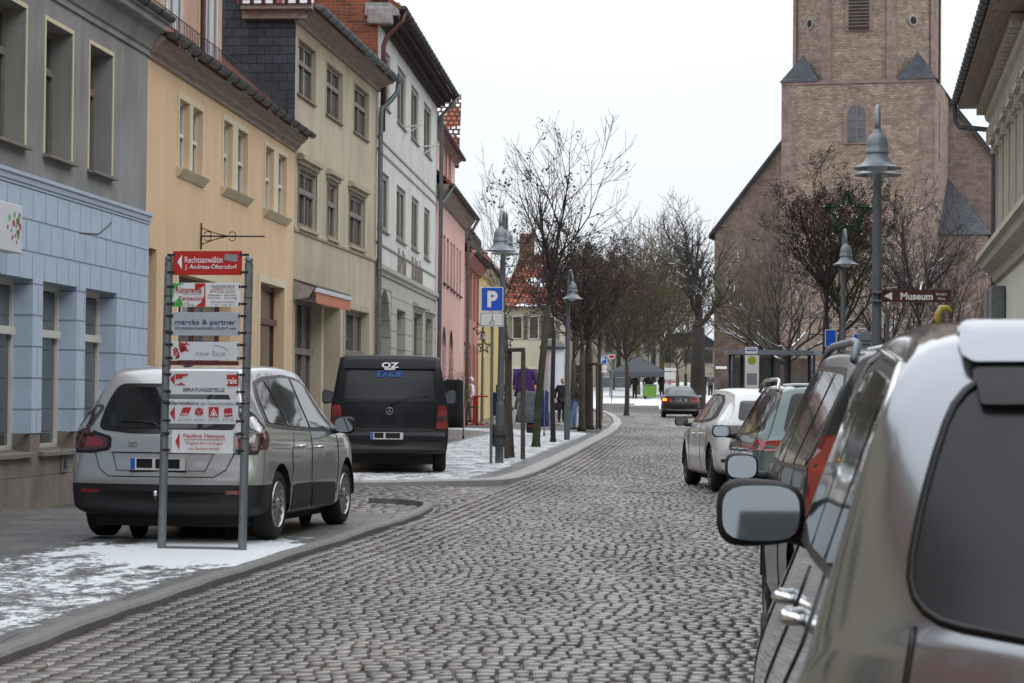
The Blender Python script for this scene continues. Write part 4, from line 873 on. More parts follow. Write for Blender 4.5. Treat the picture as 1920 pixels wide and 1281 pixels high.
# ------------------------------------------------------------------ vehicles
def paint(name,col,metal=.6,rough=.32,dirt=.0):
    m=pm(name,col,rough=rough,metal=metal,coat=1.0,spec=.5)
    if dirt:
        N,L=nodes(m); b=N['Principled BSDF']; t=N.new('ShaderNodeTexCoord'); s=N.new('ShaderNodeSeparateXYZ'); L(t.outputs['Object'],s.inputs[0])
        n=N.new('ShaderNodeTexNoise'); n.inputs['Scale'].default_value=5; n.inputs['Detail'].default_value=7; L(t.outputs['Object'],n.inputs['Vector'])
        r=N.new('ShaderNodeMapRange'); r.inputs[1].default_value=.25; r.inputs[2].default_value=.95; r.inputs[3].default_value=1; r.inputs[4].default_value=0; L(s.outputs[2],r.inputs[0])
        mu=N.new('ShaderNodeMath'); mu.operation='MULTIPLY'; L(r.outputs[0],mu.inputs[0]); L(n.outputs[0],mu.inputs[1]); m2=N.new('ShaderNodeMath'); m2.operation='MULTIPLY'; m2.inputs[1].default_value=dirt; m2.use_clamp=True; L(mu.outputs[0],m2.inputs[0])
        x=N.new('ShaderNodeMix'); x.data_type='RGBA'; x.inputs[6].default_value=(*col,1); x.inputs[7].default_value=(.16,.135,.105,1); L(m2.outputs[0],x.inputs[0]); L(x.outputs[2],b.inputs['Base Color'])
        q=N.new('ShaderNodeMath'); q.operation='SUBTRACT'; q.inputs[0].default_value=1; L(m2.outputs[0],q.inputs[1]); L(q.outputs[0],b.inputs['Coat Weight'])
        q2=N.new('ShaderNodeMath'); q2.operation='MULTIPLY'; q2.inputs[1].default_value=metal; L(q.outputs[0],q2.inputs[0]); L(q2.outputs[0],b.inputs['Metallic'])
    return m
paint('paint_silver',(.44,.44,.44),.65,.33,.4); paint('paint_navy',(.006,.007,.011),.0,.4,.15); paint('paint_white',(.72,.72,.71),0,.35,.75)
paint('paint_sage',(.10,.135,.135),.6,.3,.4); paint('paint_black',(.012,.012,.013),.2,.3,.3); paint('paint_suv',(.27,.285,.31),.85,.15,0); paint('paint_sedan',(.008,.009,.013),.2,.35,.3); paint('paint_dark',(.02,.022,.025),.4,.3,.2)
for _n,_c,_s in (('paint_navy',.12,.25),('paint_black',.5,.35),('paint_sedan',.5,.35)):
    _b=MATS[_n].node_tree.nodes['Principled BSDF']
    for _l in list(_b.inputs['Coat Weight'].links): MATS[_n].node_tree.links.remove(_l)
    _b.inputs['Coat Weight'].default_value=_c; _b.inputs['Specular IOR Level'].default_value=_s
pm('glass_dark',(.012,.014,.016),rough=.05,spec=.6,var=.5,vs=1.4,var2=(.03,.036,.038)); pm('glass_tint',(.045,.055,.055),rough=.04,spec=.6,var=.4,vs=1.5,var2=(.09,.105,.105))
pm('glass_privacy',(.028,.029,.035),rough=.22,spec=.4)
pm('plastic_black',(.013,.013,.014),rough=.55,var=.2,vs=8); pm('rubber',(.012,.012,.012),rough=.85,bump=.3,bs=60); pm('trim_black',(.006,.006,.006),rough=.3)
pm('lamp_red',(.22,.012,.012),rough=.12,coat=1,var=.3,vs=10); pm('lamp_red_bright',(.34,.015,.015),rough=.1,coat=1); pm('lamp_red_mid',(.25,.012,.012),rough=.12,coat=1,var=.5,vs=6); pm('lamp_dark',(.06,.012,.014),rough=.12,coat=1); pm('lamp_clear',(.45,.42,.42),rough=.15,coat=1,metal=.4)
pm('lamp_smoke',(.05,.045,.045),rough=.12,coat=1,var=.5,vs=12); pm('amber_lit',(1.0,.28,.02),rough=.2,emit=2.2); pm('chrome',(.75,.75,.76),rough=.08,metal=1); pm('alloy',(.42,.42,.43),rough=.3,metal=.8,var=.2,vs=12); pm('alloy_dark',(.05,.05,.05),rough=.4,metal=.6)
pm('mirror_glass',(.26,.29,.31),rough=.02,metal=1); pm('plate_white',(.62,.62,.6),rough=.4); pm('plate_blue',(.01,.10,.45),rough=.35)
KEYS=('x','zb','zt','w','wt','zl')
def catm(p,n):
    out=[]; m=len(p)
    for i in range(m-1):
        p0=p[max(i-1,0)];p1=p[i];p2=p[i+1];p3=p[min(i+2,m-1)]
        for k in range(n):
            t=k/n; out.append([.5*(2*b+(c-a)*t+(2*a-5*b+4*c-d)*t*t+(3*b-a-3*c+d)*t**3) for a,b,c,d in zip(p0,p1,p2,p3)])
    out.append(list(p[-1])); return out
class Car:
    def __init__(s,name,label,cat,pos,heading,st,body,rb=.10,fb=.10,nsub=6,group=None,wheels=None,bump=None,secn=4,bi=.985):
        """st: stations rear to front (x,z_bottom,z_top,half width,half width of top,z of shoulder)"""
        s.t=thing(name,label,cat,pos,heading,group); s.mat=body
        S=catm([list(q) for q in st],nsub); s.L=(st[0][0],st[-1][0]); rings=[]
        for (x,zb,zt,w,wt,zl) in S:
            k=min(1,(zt-zb)/.7); zbe=min(zl,zt-.13*k)
            cp=[(0,zb),(w*.72,zb),(w*.95,zb+.05*k),(w*.992,zb+.2*k),(w,(zb+zbe)/2+.06*k),(w*bi,zbe-.015*k),(lerp(w*(bi+.015),wt,.42)-.012,lerp(zbe,zt,.42)),(wt+.02,zt-.085*k),(wt-.02,zt-.03*k),(wt-.11,zt-.008*k),(wt*.5,zt+.004),(0,zt+.008)]
            ring=catm([list(q) for q in cp],secn); rings.append((x,ring,w))
        bm=bmesh.new(); V=[]
        xr,xf=s.L
        for x,ring,w in rings:
            row=[]
            for sg in (1,-1):
                for j,(y,z) in enumerate(ring):
                    if sg==-1 and j in (0,len(ring)-1): continue
                    e=max(0,min(1,(x-(xf-.7))/.7)); er=max(0,min(1,((xr+.55)-x)/.55)); q=(y/.9)**2
                    xx=x-fb*e*e*(3-2*e)*q*2+rb*er*er*(3-2*er)*q
                    row.append((sg,j,bm.verts.new((xx,sg*y,z))))
            up=[v for g,j,v in row if g==1]; dn=[v for g,j,v in row if g==-1]
            V.append(up+list(reversed(dn)))
        n=len(V[0])
        for a,b in zip(V,V[1:]):
            for k in range(n): bm.faces.new((a[k],a[(k+1)%n],b[(k+1)%n],b[k]))
        bm.faces.new(V[0][::-1]); bm.faces.new(V[-1])
        bmesh.ops.recalc_face_normals(bm,faces=bm.faces); s.bm=bm; s.tree=BVHTree.FromBMesh(bm); s.parts={}
    def finish(s,arches=(),bands=()):
        """arches (x,r); bands: (name,mat,test,planes) cleanly cut off as parts"""
        bm=s.bm
        for name,mat,planes,test in bands:
            for co,no in planes: bmesh.ops.bisect_plane(bm,geom=bm.verts[:]+bm.edges[:]+bm.faces[:],plane_co=co,plane_no=no,dist=1e-5)
        s.arches=arches
        for (x,r,zc) in arches:
            for k in range(24):
                pass
            kill=[f for f in bm.faces if abs(f.calc_center_median().y)>.45 and (f.calc_center_median().x-x)**2+(f.calc_center_median().z-zc)**2<r*r]
            bmesh.ops.delete(bm,geom=kill,context='FACES')
            for v in bm.verts:
                if v.is_boundary and abs(v.co.y)>.5:
                    d=Vector((v.co.x-x,v.co.z-zc)); 
                    if abs(d.length-r)<.09: d=d.normalized()*r; v.co.x=x+d.x; v.co.z=zc+d.y
        for name,mat,planes,test in bands:
            fs=[f for f in bm.faces if test(f.calc_center_median())]
            idx=bmesh.ops.split(bm,geom=fs)['geom']; fs=[f for f in idx if isinstance(f,bmesh.types.BMFace)]
            mb=MB(); vm={}
            for f in fs:
                for v in f.verts:
                    if v not in vm: vm[v]=len(mb.v); mb.v.append(tuple(v.co+v.normal*.003))
                mb.f.append(tuple(vm[v] for v in f.verts))
            obj(name,mb,mat,s.t,smooth=True,auto=40); bmesh.ops.delete(bm,geom=fs,context='FACES')
        me=bpy.data.meshes.new('body'); bm.to_mesh(me); me.polygons.foreach_set('use_smooth',[True]*len(me.polygons)); bm.free()
        s.body=obj('body',me,s.mat,s.t)
        # wheel housings
        for (x,r,zc) in arches:
            for sg in (1,-1):
                mb=MB(); n=16; W0=.95
                for k in range(n+1):
                    a=-.05+(math.pi+.1)*k/n
                    for y in (s.wy(x,sg)-sg*.015,sg*.45): mb.v.append((x+(r+.004)*math.cos(a),y,zc+(r+.004)*math.sin(a)))
                for k in range(n): mb.f.append((2*k,2*k+1,2*k+3,2*k+2))
                o=obj('wheel_housing',mb,'dark_void',s.t)
                q=MB(); q.add([(x+(r+.01)*math.cos(2*math.pi*k/20),sg*.46,zc+(r+.01)*math.sin(2*math.pi*k/20)) for k in range(20)],[tuple(range(20))]); obj('liner',q,'dark_void',o)
        obj('underbody_shade_box',MB().box((s.L[0]+.30,-.70,.13),(s.L[1]-.35,.70,.30)),'dark_void',s.t)  # car floor, shaped low and wide to darken the shade beneath
    def wy(s,x,sg,z=.62):
        h=s.tree.ray_cast(Vector((x,sg*3,z)),Vector((0,-sg,0))); return h[0].y if h[0] else sg*.85
    def hit(s,a,b,ang):
        sg=1
        d=Vector((math.cos(ang),math.sin(ang),0)); r=Vector((-math.sin(ang),math.cos(ang),0)); c=Vector((s.L[0] if abs(ang)<2 else s.L[1],0,0))
        if abs(abs(ang)-math.pi/2)<.01: o=Vector((a,0,b))-d*4
        elif abs(ang)>2: o=Vector((s.L[1],0,b))+r*a-d*4
        else: o=(Vector((s.L[0]+.9,0,b))+r*a-d*4) if abs(ang)>.01 else Vector((s.L[0]-4,-a if False else a,b))
        h=s.tree.ray_cast(o,d)
        return (h[0],h[1]) if h[0] else None
    def patch(s,name,poly,ang,mat,off=.004,parent=None,rnd_=0,g=.06,rim=.012):
        pts=rounded(poly,rnd_) if rnd_ else poly
        fine=[]
        for p,q in zip(pts,pts[1:]+pts[:1]):
            L_=math.dist(p,q); n=max(1,int(L_/g)); fine+=[(lerp(p[0],q[0],k/n),lerp(p[1],q[1],k/n)) for k in range(n)]
        xs=[p[0] for p in fine]; zs_=[p[1] for p in fine]; inner=[]
        x=min(xs)+g*.5
        while x<max(xs):
            z=min(zs_)+g*.5
            while z<max(zs_):
                if inside(x,z,fine,g*.35): inner.append((x,z))
                z+=g
            x+=g
        n=len(fine); vs=[Vector(p) for p in fine+inner]
        v2,e2,f2,_,_,_=delaunay_2d_cdt(vs,[(i,(i+1)%n) for i in range(n)],[list(range(n))],1,1e-5)
        mb=MB(); ok={}; last=None
        for i,v in enumerate(v2):
            h=s.hit(v.x,v.y,ang)
            if h:
                N_=h[1]; ok[i]=len(mb.v); mb.v.append(tuple(h[0]+N_*off))
        for f in f2:
            if all(i in ok for i in f): mb.f.append(tuple(ok[i] for i in f))
        if not mb.f: print('patch failed',name); return None
        # turned-in edge gives the panel thickness
        bm=bmesh.new(); vv=[bm.verts.new(v) for v in mb.v]
        for f in mb.f:
            try: bm.faces.new([vv[i] for i in f])
            except ValueError: pass
        bmesh.ops.recalc_face_normals(bm,faces=bm.faces)
        d=Vector((math.cos(ang),math.sin(ang),0))
        if sum(1 if f.normal.dot(d)<0 else -1 for f in bm.faces)<0: bmesh.ops.reverse_faces(bm,faces=bm.faces)
        be=[e for e in bm.edges if e.is_boundary]; r=bmesh.ops.extrude_edge_only(bm,edges=be)
        for v in [g_ for g_ in r['geom'] if isinstance(g_,bmesh.types.BMVert)]: v.co+=d*rim
        me=bpy.data.meshes.new(name); bm.to_mesh(me); bm.free(); me.polygons.foreach_set('use_smooth',[True]*len(me.polygons))
        b2=bmesh.new(); b2.from_mesh(me)
        for e in b2.edges:
            if len(e.link_faces)==2 and e.calc_face_angle(0)>.7: e.smooth=False
        b2.to_mesh(me); b2.free()
        return obj(name,me,mat,parent or s.t)
    def side(s,name,poly,sg,mat,**k):
        return s.patch(name,[(x,z) for x,z in poly],-sg*math.pi/2,mat,**k)
    def line(s,name,pts,ang,mat='trim_black',r=.005,off=0,parent=None,closed=False,g=.06):
        out=[]; 
        if closed: pts=pts+pts[:1]
        for p,q in zip(pts,pts[1:]):
            n=max(1,int(math.dist(p,q)/g))
            for k in range(n):
                h=s.hit(lerp(p[0],q[0],k/n),lerp(p[1],q[1],k/n),ang)
                if h: out.append(h[0]+h[1]*off)
        h=s.hit(*pts[-1],ang)
        if h: out.append(h[0]+h[1]*off)
        if len(out)<2: return
        return obj(name,MB().tube(out,r,5),mat,parent or s.t,smooth=True)
    def wheel(s,x,sg,r,w=.21,rim=.63,spokes=12,mat='alloy',inset=.025,steer=0):
        y=s.wy(x,sg)-sg*inset; M=Matrix.Translation((x,y,r))@Matrix.Rotation(steer,4,'Z')@Matrix.Rotation(-sg*math.pi/2,4,'X')
        rr=r*rim; mb=MB(); mb.lathe([(rr,-w),(r*.9,-w+.005),(r*.985,-w+.03),(r,-w*.7),(r,-w*.3),(r*.985,-.03),(r*.93,-.004),(r*.8,.006),(rr*1.02,-.004),(rr,-.03)],40,M)
        wh=obj('wheel',mb,'rubber',s.t,smooth=True,auto=45)
        mb=MB(); mb.lathe([(rr*.99,-.05),(rr,-.01),(rr*.965,.004),(rr*.92,-.012),(rr*.9,-.045)],40,M); mb.lathe([(rr*.01,.0),(rr*.2,.002),(rr*.26,-.012),(rr*.27,-.04)],20,M)
        for k in range(spokes):
            a=2*math.pi*k/spokes; Mk=M@Matrix.Rotation(a,4,'Z'); ws=rr*2.2/spokes*.42; n=len(mb.v)
            vs=[(rr*.2,-ws*.7,-.012),(rr*.93,-ws,-.008),(rr*.93,ws,-.008),(rr*.2,ws*.7,-.012),(rr*.2,-ws*.7,-.035),(rr*.93,-ws,-.035),(rr*.93,ws,-.035),(rr*.2,ws*.7,-.035)]
            mb.add([Mk@Vector(v) for v in vs],[(0,1,2,3),(0,4,5,1),(2,6,7,3)])
        obj('rim',mb,mat,wh,smooth=True,auto=30)
        q=MB(); q.add([M@Vector((rr*.95*math.cos(2*math.pi*k/24),rr*.95*math.sin(2*math.pi*k/24),-.045)) for k in range(24)],[tuple(range(24))]); obj('brake_well',q,'dark_void',wh)
    def mirror(s,x,z,sg,sz=(.10,.20,.14),mat='plastic_black',y=None,arm=.10,lens='mirror_glass',turn=0):
        """door mirror: rounded housing with the glass turned to the rear"""
        yb=s.wy(x,sg,z-.05) if y is None else sg*y; L_,Wd,H=sz
        yc=yb+sg*(arm+Wd/2); mb=MB(); bm=bmesh.new(); bmesh.ops.create_cube(bm,size=1); bmesh.ops.subdivide_edges(bm,edges=bm.edges[:],cuts=9,use_grid_fill=True)
        ex=3.2
        for v in bm.verts:
            p=v.co*2; f=(abs(p.x)**ex+abs(p.y)**ex+abs(p.z)**ex)**(-1/ex); q=p*f
            xx=q.x*L_*.5; 
            if q.x<0: xx*=.55
            sc=1-.28*max(0,q.x)
            v.co=Vector((x+xx,yc+q.y*Wd*.5*sc+sg*.0,z+q.z*H*.5*sc*(1-.10*sg*q.y*(-1))))
        mb.bm(bm); hsg=obj('wing_mirror',mb,mat,s.t,smooth=True)
        bm=bmesh.new(); n=28; 
        rim=[]; 
        for k in range(n):
            a=2*math.pi*k/n; ca,sa=math.cos(a),math.sin(a); q=(abs(ca)**3.4+abs(sa)**3.4)**(-1/3.4); rim.append(bm.verts.new((x-L_*.275-.004+.069*sa*q*H*.41-.028*H,yc+ca*q*Wd*.5*.86,z+sa*q*H*.5*.82)))
        bm.faces.new(rim); me=MB().bm(bm); o=obj('mirror_glass',me,lens,hsg)
        mb=MB(); mb.tube([(x+.03,yb-sg*.05,z-H*.35),(x+.02,yb+sg*(arm*.6),z-H*.36),(x+.01,yb+sg*(arm+.05),z-H*.3)],[.035,.03,.03],8); obj('mirror_arm',mb,mat,hsg,smooth=True)
        return hsg
    def handle(s,x,z,sg,l=.17,mat=None):
        y=s.wy(x,sg,z); mb=MB(); mb.tube([(x-l/2,y+sg*.0,z),(x-l/2+.025,y+sg*.035,z),(x,y+sg*.042,z),(x+l/2-.025,y+sg*.035,z),(x+l/2,y+sg*.0,z)],[.012,.015,.016,.015,.012],8); return obj('door_handle',mb,mat or s.mat,s.t,smooth=True)
    def plate(s,y,z,censor=True,w=.52):
        h=s.hit(y,z,0); x=h[0].x-.012; mb=MB(); mb.box((x-.008,y-w/2,z-.055),(x,y+w/2,z+.055)); p=obj('number_plate',mb,'plate_white',s.t)
        obj('country_strip',MB().box((x-.010,y+w/2-.045,z-.052),(x-.0082,y+w/2-.003,z+.052)),'plate_blue',p)
        mb=MB(); mb.box((x-.010,y-w/2+.05,z-.040),(x-.0082,y+.02,z+.046)); mb.box((x-.010,y+.05,z-.036),(x-.0082,y+w/2-.06,z+.048)); obj('blanked_number',mb,'trim_black',p)
        mb=MB(); mb.box((x-.009,y-w/2-.008,z-.072),(x,y+w/2+.008,z-.056)); obj('plate_holder',mb,'trim_black',p); return p
    def wiper(s,pts,mat='trim_black'):
        mb=MB(); P_=[s.hit(a,b,0) for a,b in pts]; P_=[h[0]+h[1]*.02 for h in P_ if h]; mb.tube(P_,[.012]+[.007]*(len(P_)-1),5); return obj('wiper',mb,mat,s.t,smooth=True)
def inside(x,y,poly,m=0):
    c=False; n=len(poly)
    for i in range(n):
        x1,y1=poly[i]; x2,y2=poly[(i+1)%n]
        if (y1>y)!=(y2>y) and x<(x2-x1)*(y-y1)/(y2-y1)+x1: c=not c
        if m:
            dx,dy=x2-x1,y2-y1; L2=dx*dx+dy*dy or 1e-9; t=max(0,min(1,((x-x1)*dx+(y-y1)*dy)/L2))
            if math.hypot(x-x1-t*dx,y-y1-t*dy)<m: return False
    return c
def rounded(poly,r,n=5):
    out=[]; m=len(poly)
    for i in range(m):
        a=Vector(poly[i-1]); b=Vector(poly[i]); c=Vector(poly[(i+1)%m]); u=(a-b); v=(c-b); k=min(r,u.length*.45,v.length*.45); p=b+u.normalized()*k; q=b+v.normalized()*k
        for j in range(n+1): t=j/n; w=p.lerp(b,t).lerp(b.lerp(q,t),t); out.append((w.x,w.y))
    return out
def mir(poly): return [(-a,b) for a,b in reversed(poly)]
def scale_poly(poly,k):
    cx=sum(p[0] for p in poly)/len(poly); cy=sum(p[1] for p in poly)/len(poly); return [(cx+(x-cx)*k,cy+(y-cy)*k) for x,y in poly]
def ground_at(u,v,h=0): return G(u,v,h)
def place(xl,y,h=0): return (xl,y,zg(y)+h)
# =============== silver people carrier (left, rear right three-quarter view)
st=[(-2.17,.36,.46,.70,.66,.9),(-2.18,.30,.56,.82,.78,.9),(-2.16,.27,.66,.875,.84,.9),(-2.12,.26,.80,.90,.83,.92),(-2.09,.25,.95,.912,.80,.96),(-2.03,.24,1.06,.918,.765,1.0),(-1.93,.23,1.28,.92,.71,1.0),(-1.82,.22,1.48,.922,.64,1.0),(-1.70,.22,1.575,.922,.615,1.0),(-1.35,.20,1.615,.922,.62,.99),(-.6,.19,1.64,.922,.63,.97),(.1,.19,1.62,.92,.63,.95),(.5,.19,1.55,.92,.63,.94),(1.0,.19,1.30,.918,.67,.92),(1.35,.20,1.08,.91,.74,.92),(1.75,.21,.96,.88,.74,.86),(2.02,.25,.80,.80,.68,.8),(2.14,.3,.6,.70,.6,.7),(2.16,.36,.5,.6,.55,.6)]
pr=G(517,1012,H1); pf=G(655,985,H1)
hd=Vector((pf.x-pr.x,pf.y-pr.y)); ang=math.atan2(hd.y,hd.x)
hv=Vector((math.sin(R(9.6)),math.cos(R(9.6)))); ang=math.atan2(hv.y,hv.x); rgt=Vector((hv.y,-hv.x))
wp=Vector((pr.x,pr.y)); cpos=wp+hv*1.264-rgt*.83
C=Car('people_carrier','silver people carrier parked on the pavement behind the direction board','car',(cpos.x,cpos.y,zg(cpos.y)+H1),ang,st,'paint_silver',rb=.17)
for sg in (-1,1):
    C.side('window_frame',[(-1.72,1.06),(-1.62,1.33),(-1.46,1.475),(-1.1,1.525),(-.4,1.55),(.15,1.52),(.55,1.42),(1.02,1.13),(1.08,1.0),(.7,.985),(-.5,1.005),(-1.3,1.03)],sg,'trim_black',off=.004,rnd_=.05)
    for nm_,pl in (('quarter_window',[(-1.62,1.09),(-1.53,1.32),(-1.42,1.435),(-1.17,1.475),(-1.02,1.06)]),('rear_side_window',[(-.97,1.055),(-1.10,1.485),(-.5,1.515),(-.22,1.51),(-.19,1.035)]),('front_side_window',[(-.12,1.03),(-.14,1.505),(.12,1.485),(.5,1.38),(.80,1.20),(.84,1.02)])):
        C.side(nm_,pl,sg,'glass_tint',off=.010,rnd_=.035)
    for nm_,pts in (('door_seam',[(-.17,.30),(-.17,1.0)]),('door_seam',[(-.82,.99),(-.93,.80),(-.90,.62),(-1.0,.45),(-1.02,.38)]),('door_seam',[(.92,.98),(.93,.62),(.86,.36)])): C.line(nm_,pts,-sg*math.pi/2,r=.006)
    C.side('door_moulding',[(-.90,.26),(-.88,.50),(-.22,.50),(-.22,.26)],sg,'plastic_black',off=.012,rnd_=.04); C.side('door_moulding',[(-.14,.26),(-.14,.50),(.78,.47),(.82,.26)],sg,'plastic_black',off=.012,rnd_=.04)
    C.handle(-.62,.86,sg,mat='chrome'); C.handle(.10,.84,sg,mat='chrome')
    C.mirror(.78,1.05,sg,sz=(.16,.22,.17),arm=.04)
    # wrap-around tail lamp climbing the pillar
    a=sg*-.95
    side=-1 if sg==-1 else 1
    pl=[(.36,.80),(.42,.79),(.60,.92),(.66,1.10),(.64,1.34),(.60,1.36),(.55,1.14),(.46,1.0),(.30,.955),(.29,.90)]
    if sg==1: pl=mir(pl)
    pl2=[(x*(1),z) for x,z in pl]
C.line('tailgate_seam',[(-.62,.98),(-.66,.80),(-.60,.66),(-.5,.595),(.5,.595),(.60,.66),(.66,.80),(.62,.98)],0,r=.006)
C.patch('rear_window',[(-.66,1.02),(-.60,1.26),(-.50,1.445),(.50,1.445),(.60,1.26),(.66,1.02),(.3,.985),(-.3,.985)],0,'trim_black',off=.006,rnd_=.08)
C.patch('rear_glass',[(-.55,1.055),(-.50,1.25),(-.40,1.41),(.40,1.41),(.50,1.25),(.55,1.055),(.25,1.03),(-.25,1.03)],0,'glass_dark',off=.012,rnd_=.08)
for sg in (1,-1):
    f=lambda pl:pl if sg==1 else mir(pl)
    C.patch('tail_lamp_surround',f([(.50,.835),(.50,.955),(.64,.99),(.80,1.04),(.86,.98),(.875,.80),(.70,.80)]),0,'trim_black',off=.006,rnd_=.03)
    C.patch('tail_lamp',f([(.53,.855),(.535,.935),(.66,.965),(.80,1.015),(.85,.95),(.86,.83),(.70,.825)]),0,'lamp_dark',off=.013,rnd_=.03)
    C.patch('lamp_lens',f([(.58,.87),(.585,.925),(.70,.945),(.76,.95),(.77,.85)]),0,'lamp_red',off=.017,rnd_=.02)
    # side part of the lamp
    C.side('tail_lamp',[(-1.98,.84),(-1.84,.85),(-1.75,.95),(-1.78,1.02),(-1.94,1.03)],sg,'lamp_dark',off=.008,rnd_=.04); C.side('pillar_lamp',[(-1.93,1.04),(-1.80,1.035),(-1.83,1.16),(-1.875,1.26),(-1.90,1.22)],sg,'lamp_smoke',off=.008,rnd_=.03)
    C.patch('reflector',f([(.60,.44),(.60,.475),(.78,.475),(.78,.44)]),0,'lamp_red',off=.01)
C.patch('plate_recess',[(-.40,.64),(-.46,.80),(.46,.80),(.40,.64)],0,'paint_silver',off=.003,rnd_=.03); C.line('recess_edge',[(-.42,.65),(-.48,.81),(.48,.81),(.42,.65)],0,r=.004,closed=True,off=.004)
C.patch('grab_moulding',[(-.5,.815),(-.5,.85),(.5,.85),(.5,.815)],0,'paint_silver',off=.022,rim=.03)
C.plate(0.02,.71); C.wiper([(.03,1.03),(.1,1.075),(.25,1.09),(.42,1.085)])
lm=text_mb('SC',.055,.002,depth=.004,sx=1.5); 
h=C.hit(.28,.885,0)
if h: o=obj('badge',lm,'chrome',C.t); o.rotation_euler=(0,0,-math.pi/2); o.location=h[0]+Vector((-.01,0,0))
mb=MB(); mb.lathe([(.0,.0),(.022,.01),(.025,.03),(.015,.05),(.0,.055)],10); o=obj('tow_ball',mb,'chrome',C.t,smooth=True); o.location=(-2.28,.0,.42); obj('tow_arm',MB().tube([(-1.9,0,.30),(-2.22,0,.30),(-2.28,0,.33),(-2.28,0,.43)],.02,8),'trim_black',C.t,smooth=True)
mb=MB(); 
for k in range(2): mb.lathe([(.03,1.62),(.012,1.66),(.008,1.70)],8,cx=-1.25,cy=0)
obj('aerial',mb,'trim_black',C.t)
C.finish(arches=((-1.33,.375,.335),(1.37,.375,.335)),bands=[('rear_bumper','plastic_black',[((0,0,.525),(0,0,1)),((-1.62,0,0),(1,0,.0))],lambda c:c.z<.525 and c.x<-1.62)])
for x in (-1.33,1.37):
    for sg in (1,-1): C.wheel(x,sg,.325,spokes=14,rim=.68)
C.t.scale=(.95,.95,.95)
# =============== dark blue van
st=[(-2.30,.40,.50,.80,.76,1.0),(-2.32,.33,.58,.88,.86,1.0),(-2.28,.30,.68,.925,.91,1.0),(-2.27,.30,.95,.935,.91,1.0),(-2.25,.30,1.15,.94,.89,1.05),(-2.20,.30,1.5,.94,.84,1.1),(-2.14,.30,1.74,.94,.80,1.1),(-2.08,.30,1.83,.94,.78,1.1),(-1.95,.29,1.865,.94,.785,1.1),(-1.2,.28,1.88,.94,.80,1.1),(.6,.28,1.87,.94,.80,1.1),(1.0,.28,1.80,.94,.78,1.1),(1.5,.28,1.40,.93,.80,1.05),(1.75,.28,1.15,.91,.80,1.0),(2.1,.3,.98,.86,.76,.9),(2.3,.35,.7,.74,.66,.8),(2.32,.4,.6,.66,.6,.7)]
pw=G(826,888,.03)
hv=Vector((math.sin(R(-3)),math.cos(R(-3)))); rgt=Vector((hv.y,-hv.x)); ang=math.atan2(hv.y,hv.x); cpos=Vector((pw.x,pw.y))+hv*1.45-rgt*.84
C=Car('van','dark blue van with tinted rear window parked in front of the white house','van',(cpos.x,cpos.y,zg(cpos.y)+.055),ang,st,'paint_navy',rb=.06)
C.patch('rear_window_frame',[(-.74,1.13),(-.68,1.64),(.68,1.64),(.74,1.13)],0,'trim_black',off=.005,rnd_=.07)
C.patch('rear_window',[(-.71,1.16),(-.655,1.61),(.655,1.61),(.71,1.16)],0,'glass_privacy',off=.011,rnd_=.06)
C.patch('spoiler',[(-.74,1.64),(-.70,1.76),(.70,1.76),(.74,1.64)],0,'paint_navy',off=.06,rnd_=.05,rim=.07)
for sg in (1,-1):
    f=lambda pl:pl if sg==1 else mir(pl)
    C.patch('tail_lamp',f([(.74,.70),(.78,1.07),(.90,1.07),(.93,.70)]),0,'lamp_red',off=.006,rnd_=.03); C.patch('reversing_lens',f([(.755,.83),(.765,.90),(.92,.90),(.925,.83)]),0,'lamp_dark',off=.012)
    C.line('tail_seam',f([(.72,.66),(.72,1.62)]),0,r=.006)
    for nm_,pl in (('rear_side_window',[(-2.0,1.14),(-1.95,1.62),(-1.0,1.65),(-1.0,1.12)]),('side_window',[(-.9,1.12),(-.9,1.65),(.1,1.65),(.1,1.12)]),('front_side_window',[(.2,1.12),(.2,1.64),(.85,1.60),(1.35,1.15)])): C.side(nm_,pl,sg,'glass_dark',off=.006,rnd_=.06)
    C.mirror(1.25,1.20,sg,sz=(.16,.20,.24),arm=.06,lens='glass_dark')
    C.handle(.35,1.0,sg)
C.patch('black_strip',[(-.70,.665),(-.70,.70),(.70,.70),(.70,.665)],0,'plastic_black',off=.012)  # black plastic strip across the tail
C.patch('bumper',[(-.90,.36),(-.92,.50),(.92,.50),(.90,.36)],0,'plastic_black',off=.02,rnd_=.04)
C.plate(.04,.585); C.wiper([(.0,1.06),(-.2,1.15),(-.35,1.2),(-.62,1.215)])
h=C.hit(.0,1.01,0)[0]
mb=MB(); M_=Matrix.Translation(h+Vector((-.02,0,-.03)))@Matrix.Rotation(-math.pi/2,4,'Y')
mb.tube([M_@Vector((.055*math.cos(k*math.pi/10),.055*math.sin(k*math.pi/10),0)) for k in range(21)],.006,6,False)
for k in range(3): a=math.pi*2*k/3; mb.tube([M_@Vector((0,0,0)),M_@Vector((.055*math.cos(a),.055*math.sin(a),0))],[.008,.003],5)
obj('round_badge',mb,'alloy',C.t,smooth=True)
for tx,sz,z,mt,sx,nm_ in (('EXIDE',.13,1.565,'blue_letter',1.15,'window_lettering'),('OZ',.12,1.705,'ink_white',1.5,'spoiler_lettering'),('RACING',.028,1.645,'ink_white',1.6,'spoiler_lettering')):
    pm('blue_letter',(.02,.12,.45),rough=.4); h=C.hit(0.0,z,0); 
    if h: 
        o=obj(nm_,text_mb(tx,sz,.004,sx=sx),mt,C.t); o.rotation_euler=(R(0),0,-math.pi/2); o.rotation_euler=Euler((R(-8 if tx=='EXIDE' else -14),0,-math.pi/2)); o.location=h[0]+Vector((-.09 if tx!='EXIDE' else -.035,0,0))
C.finish(arches=((-1.45,.375,.34),(1.5,.375,.34)))
for x in (-1.45,1.5):
    for sg in (1,-1): C.wheel(x,sg,.33,spokes=5)
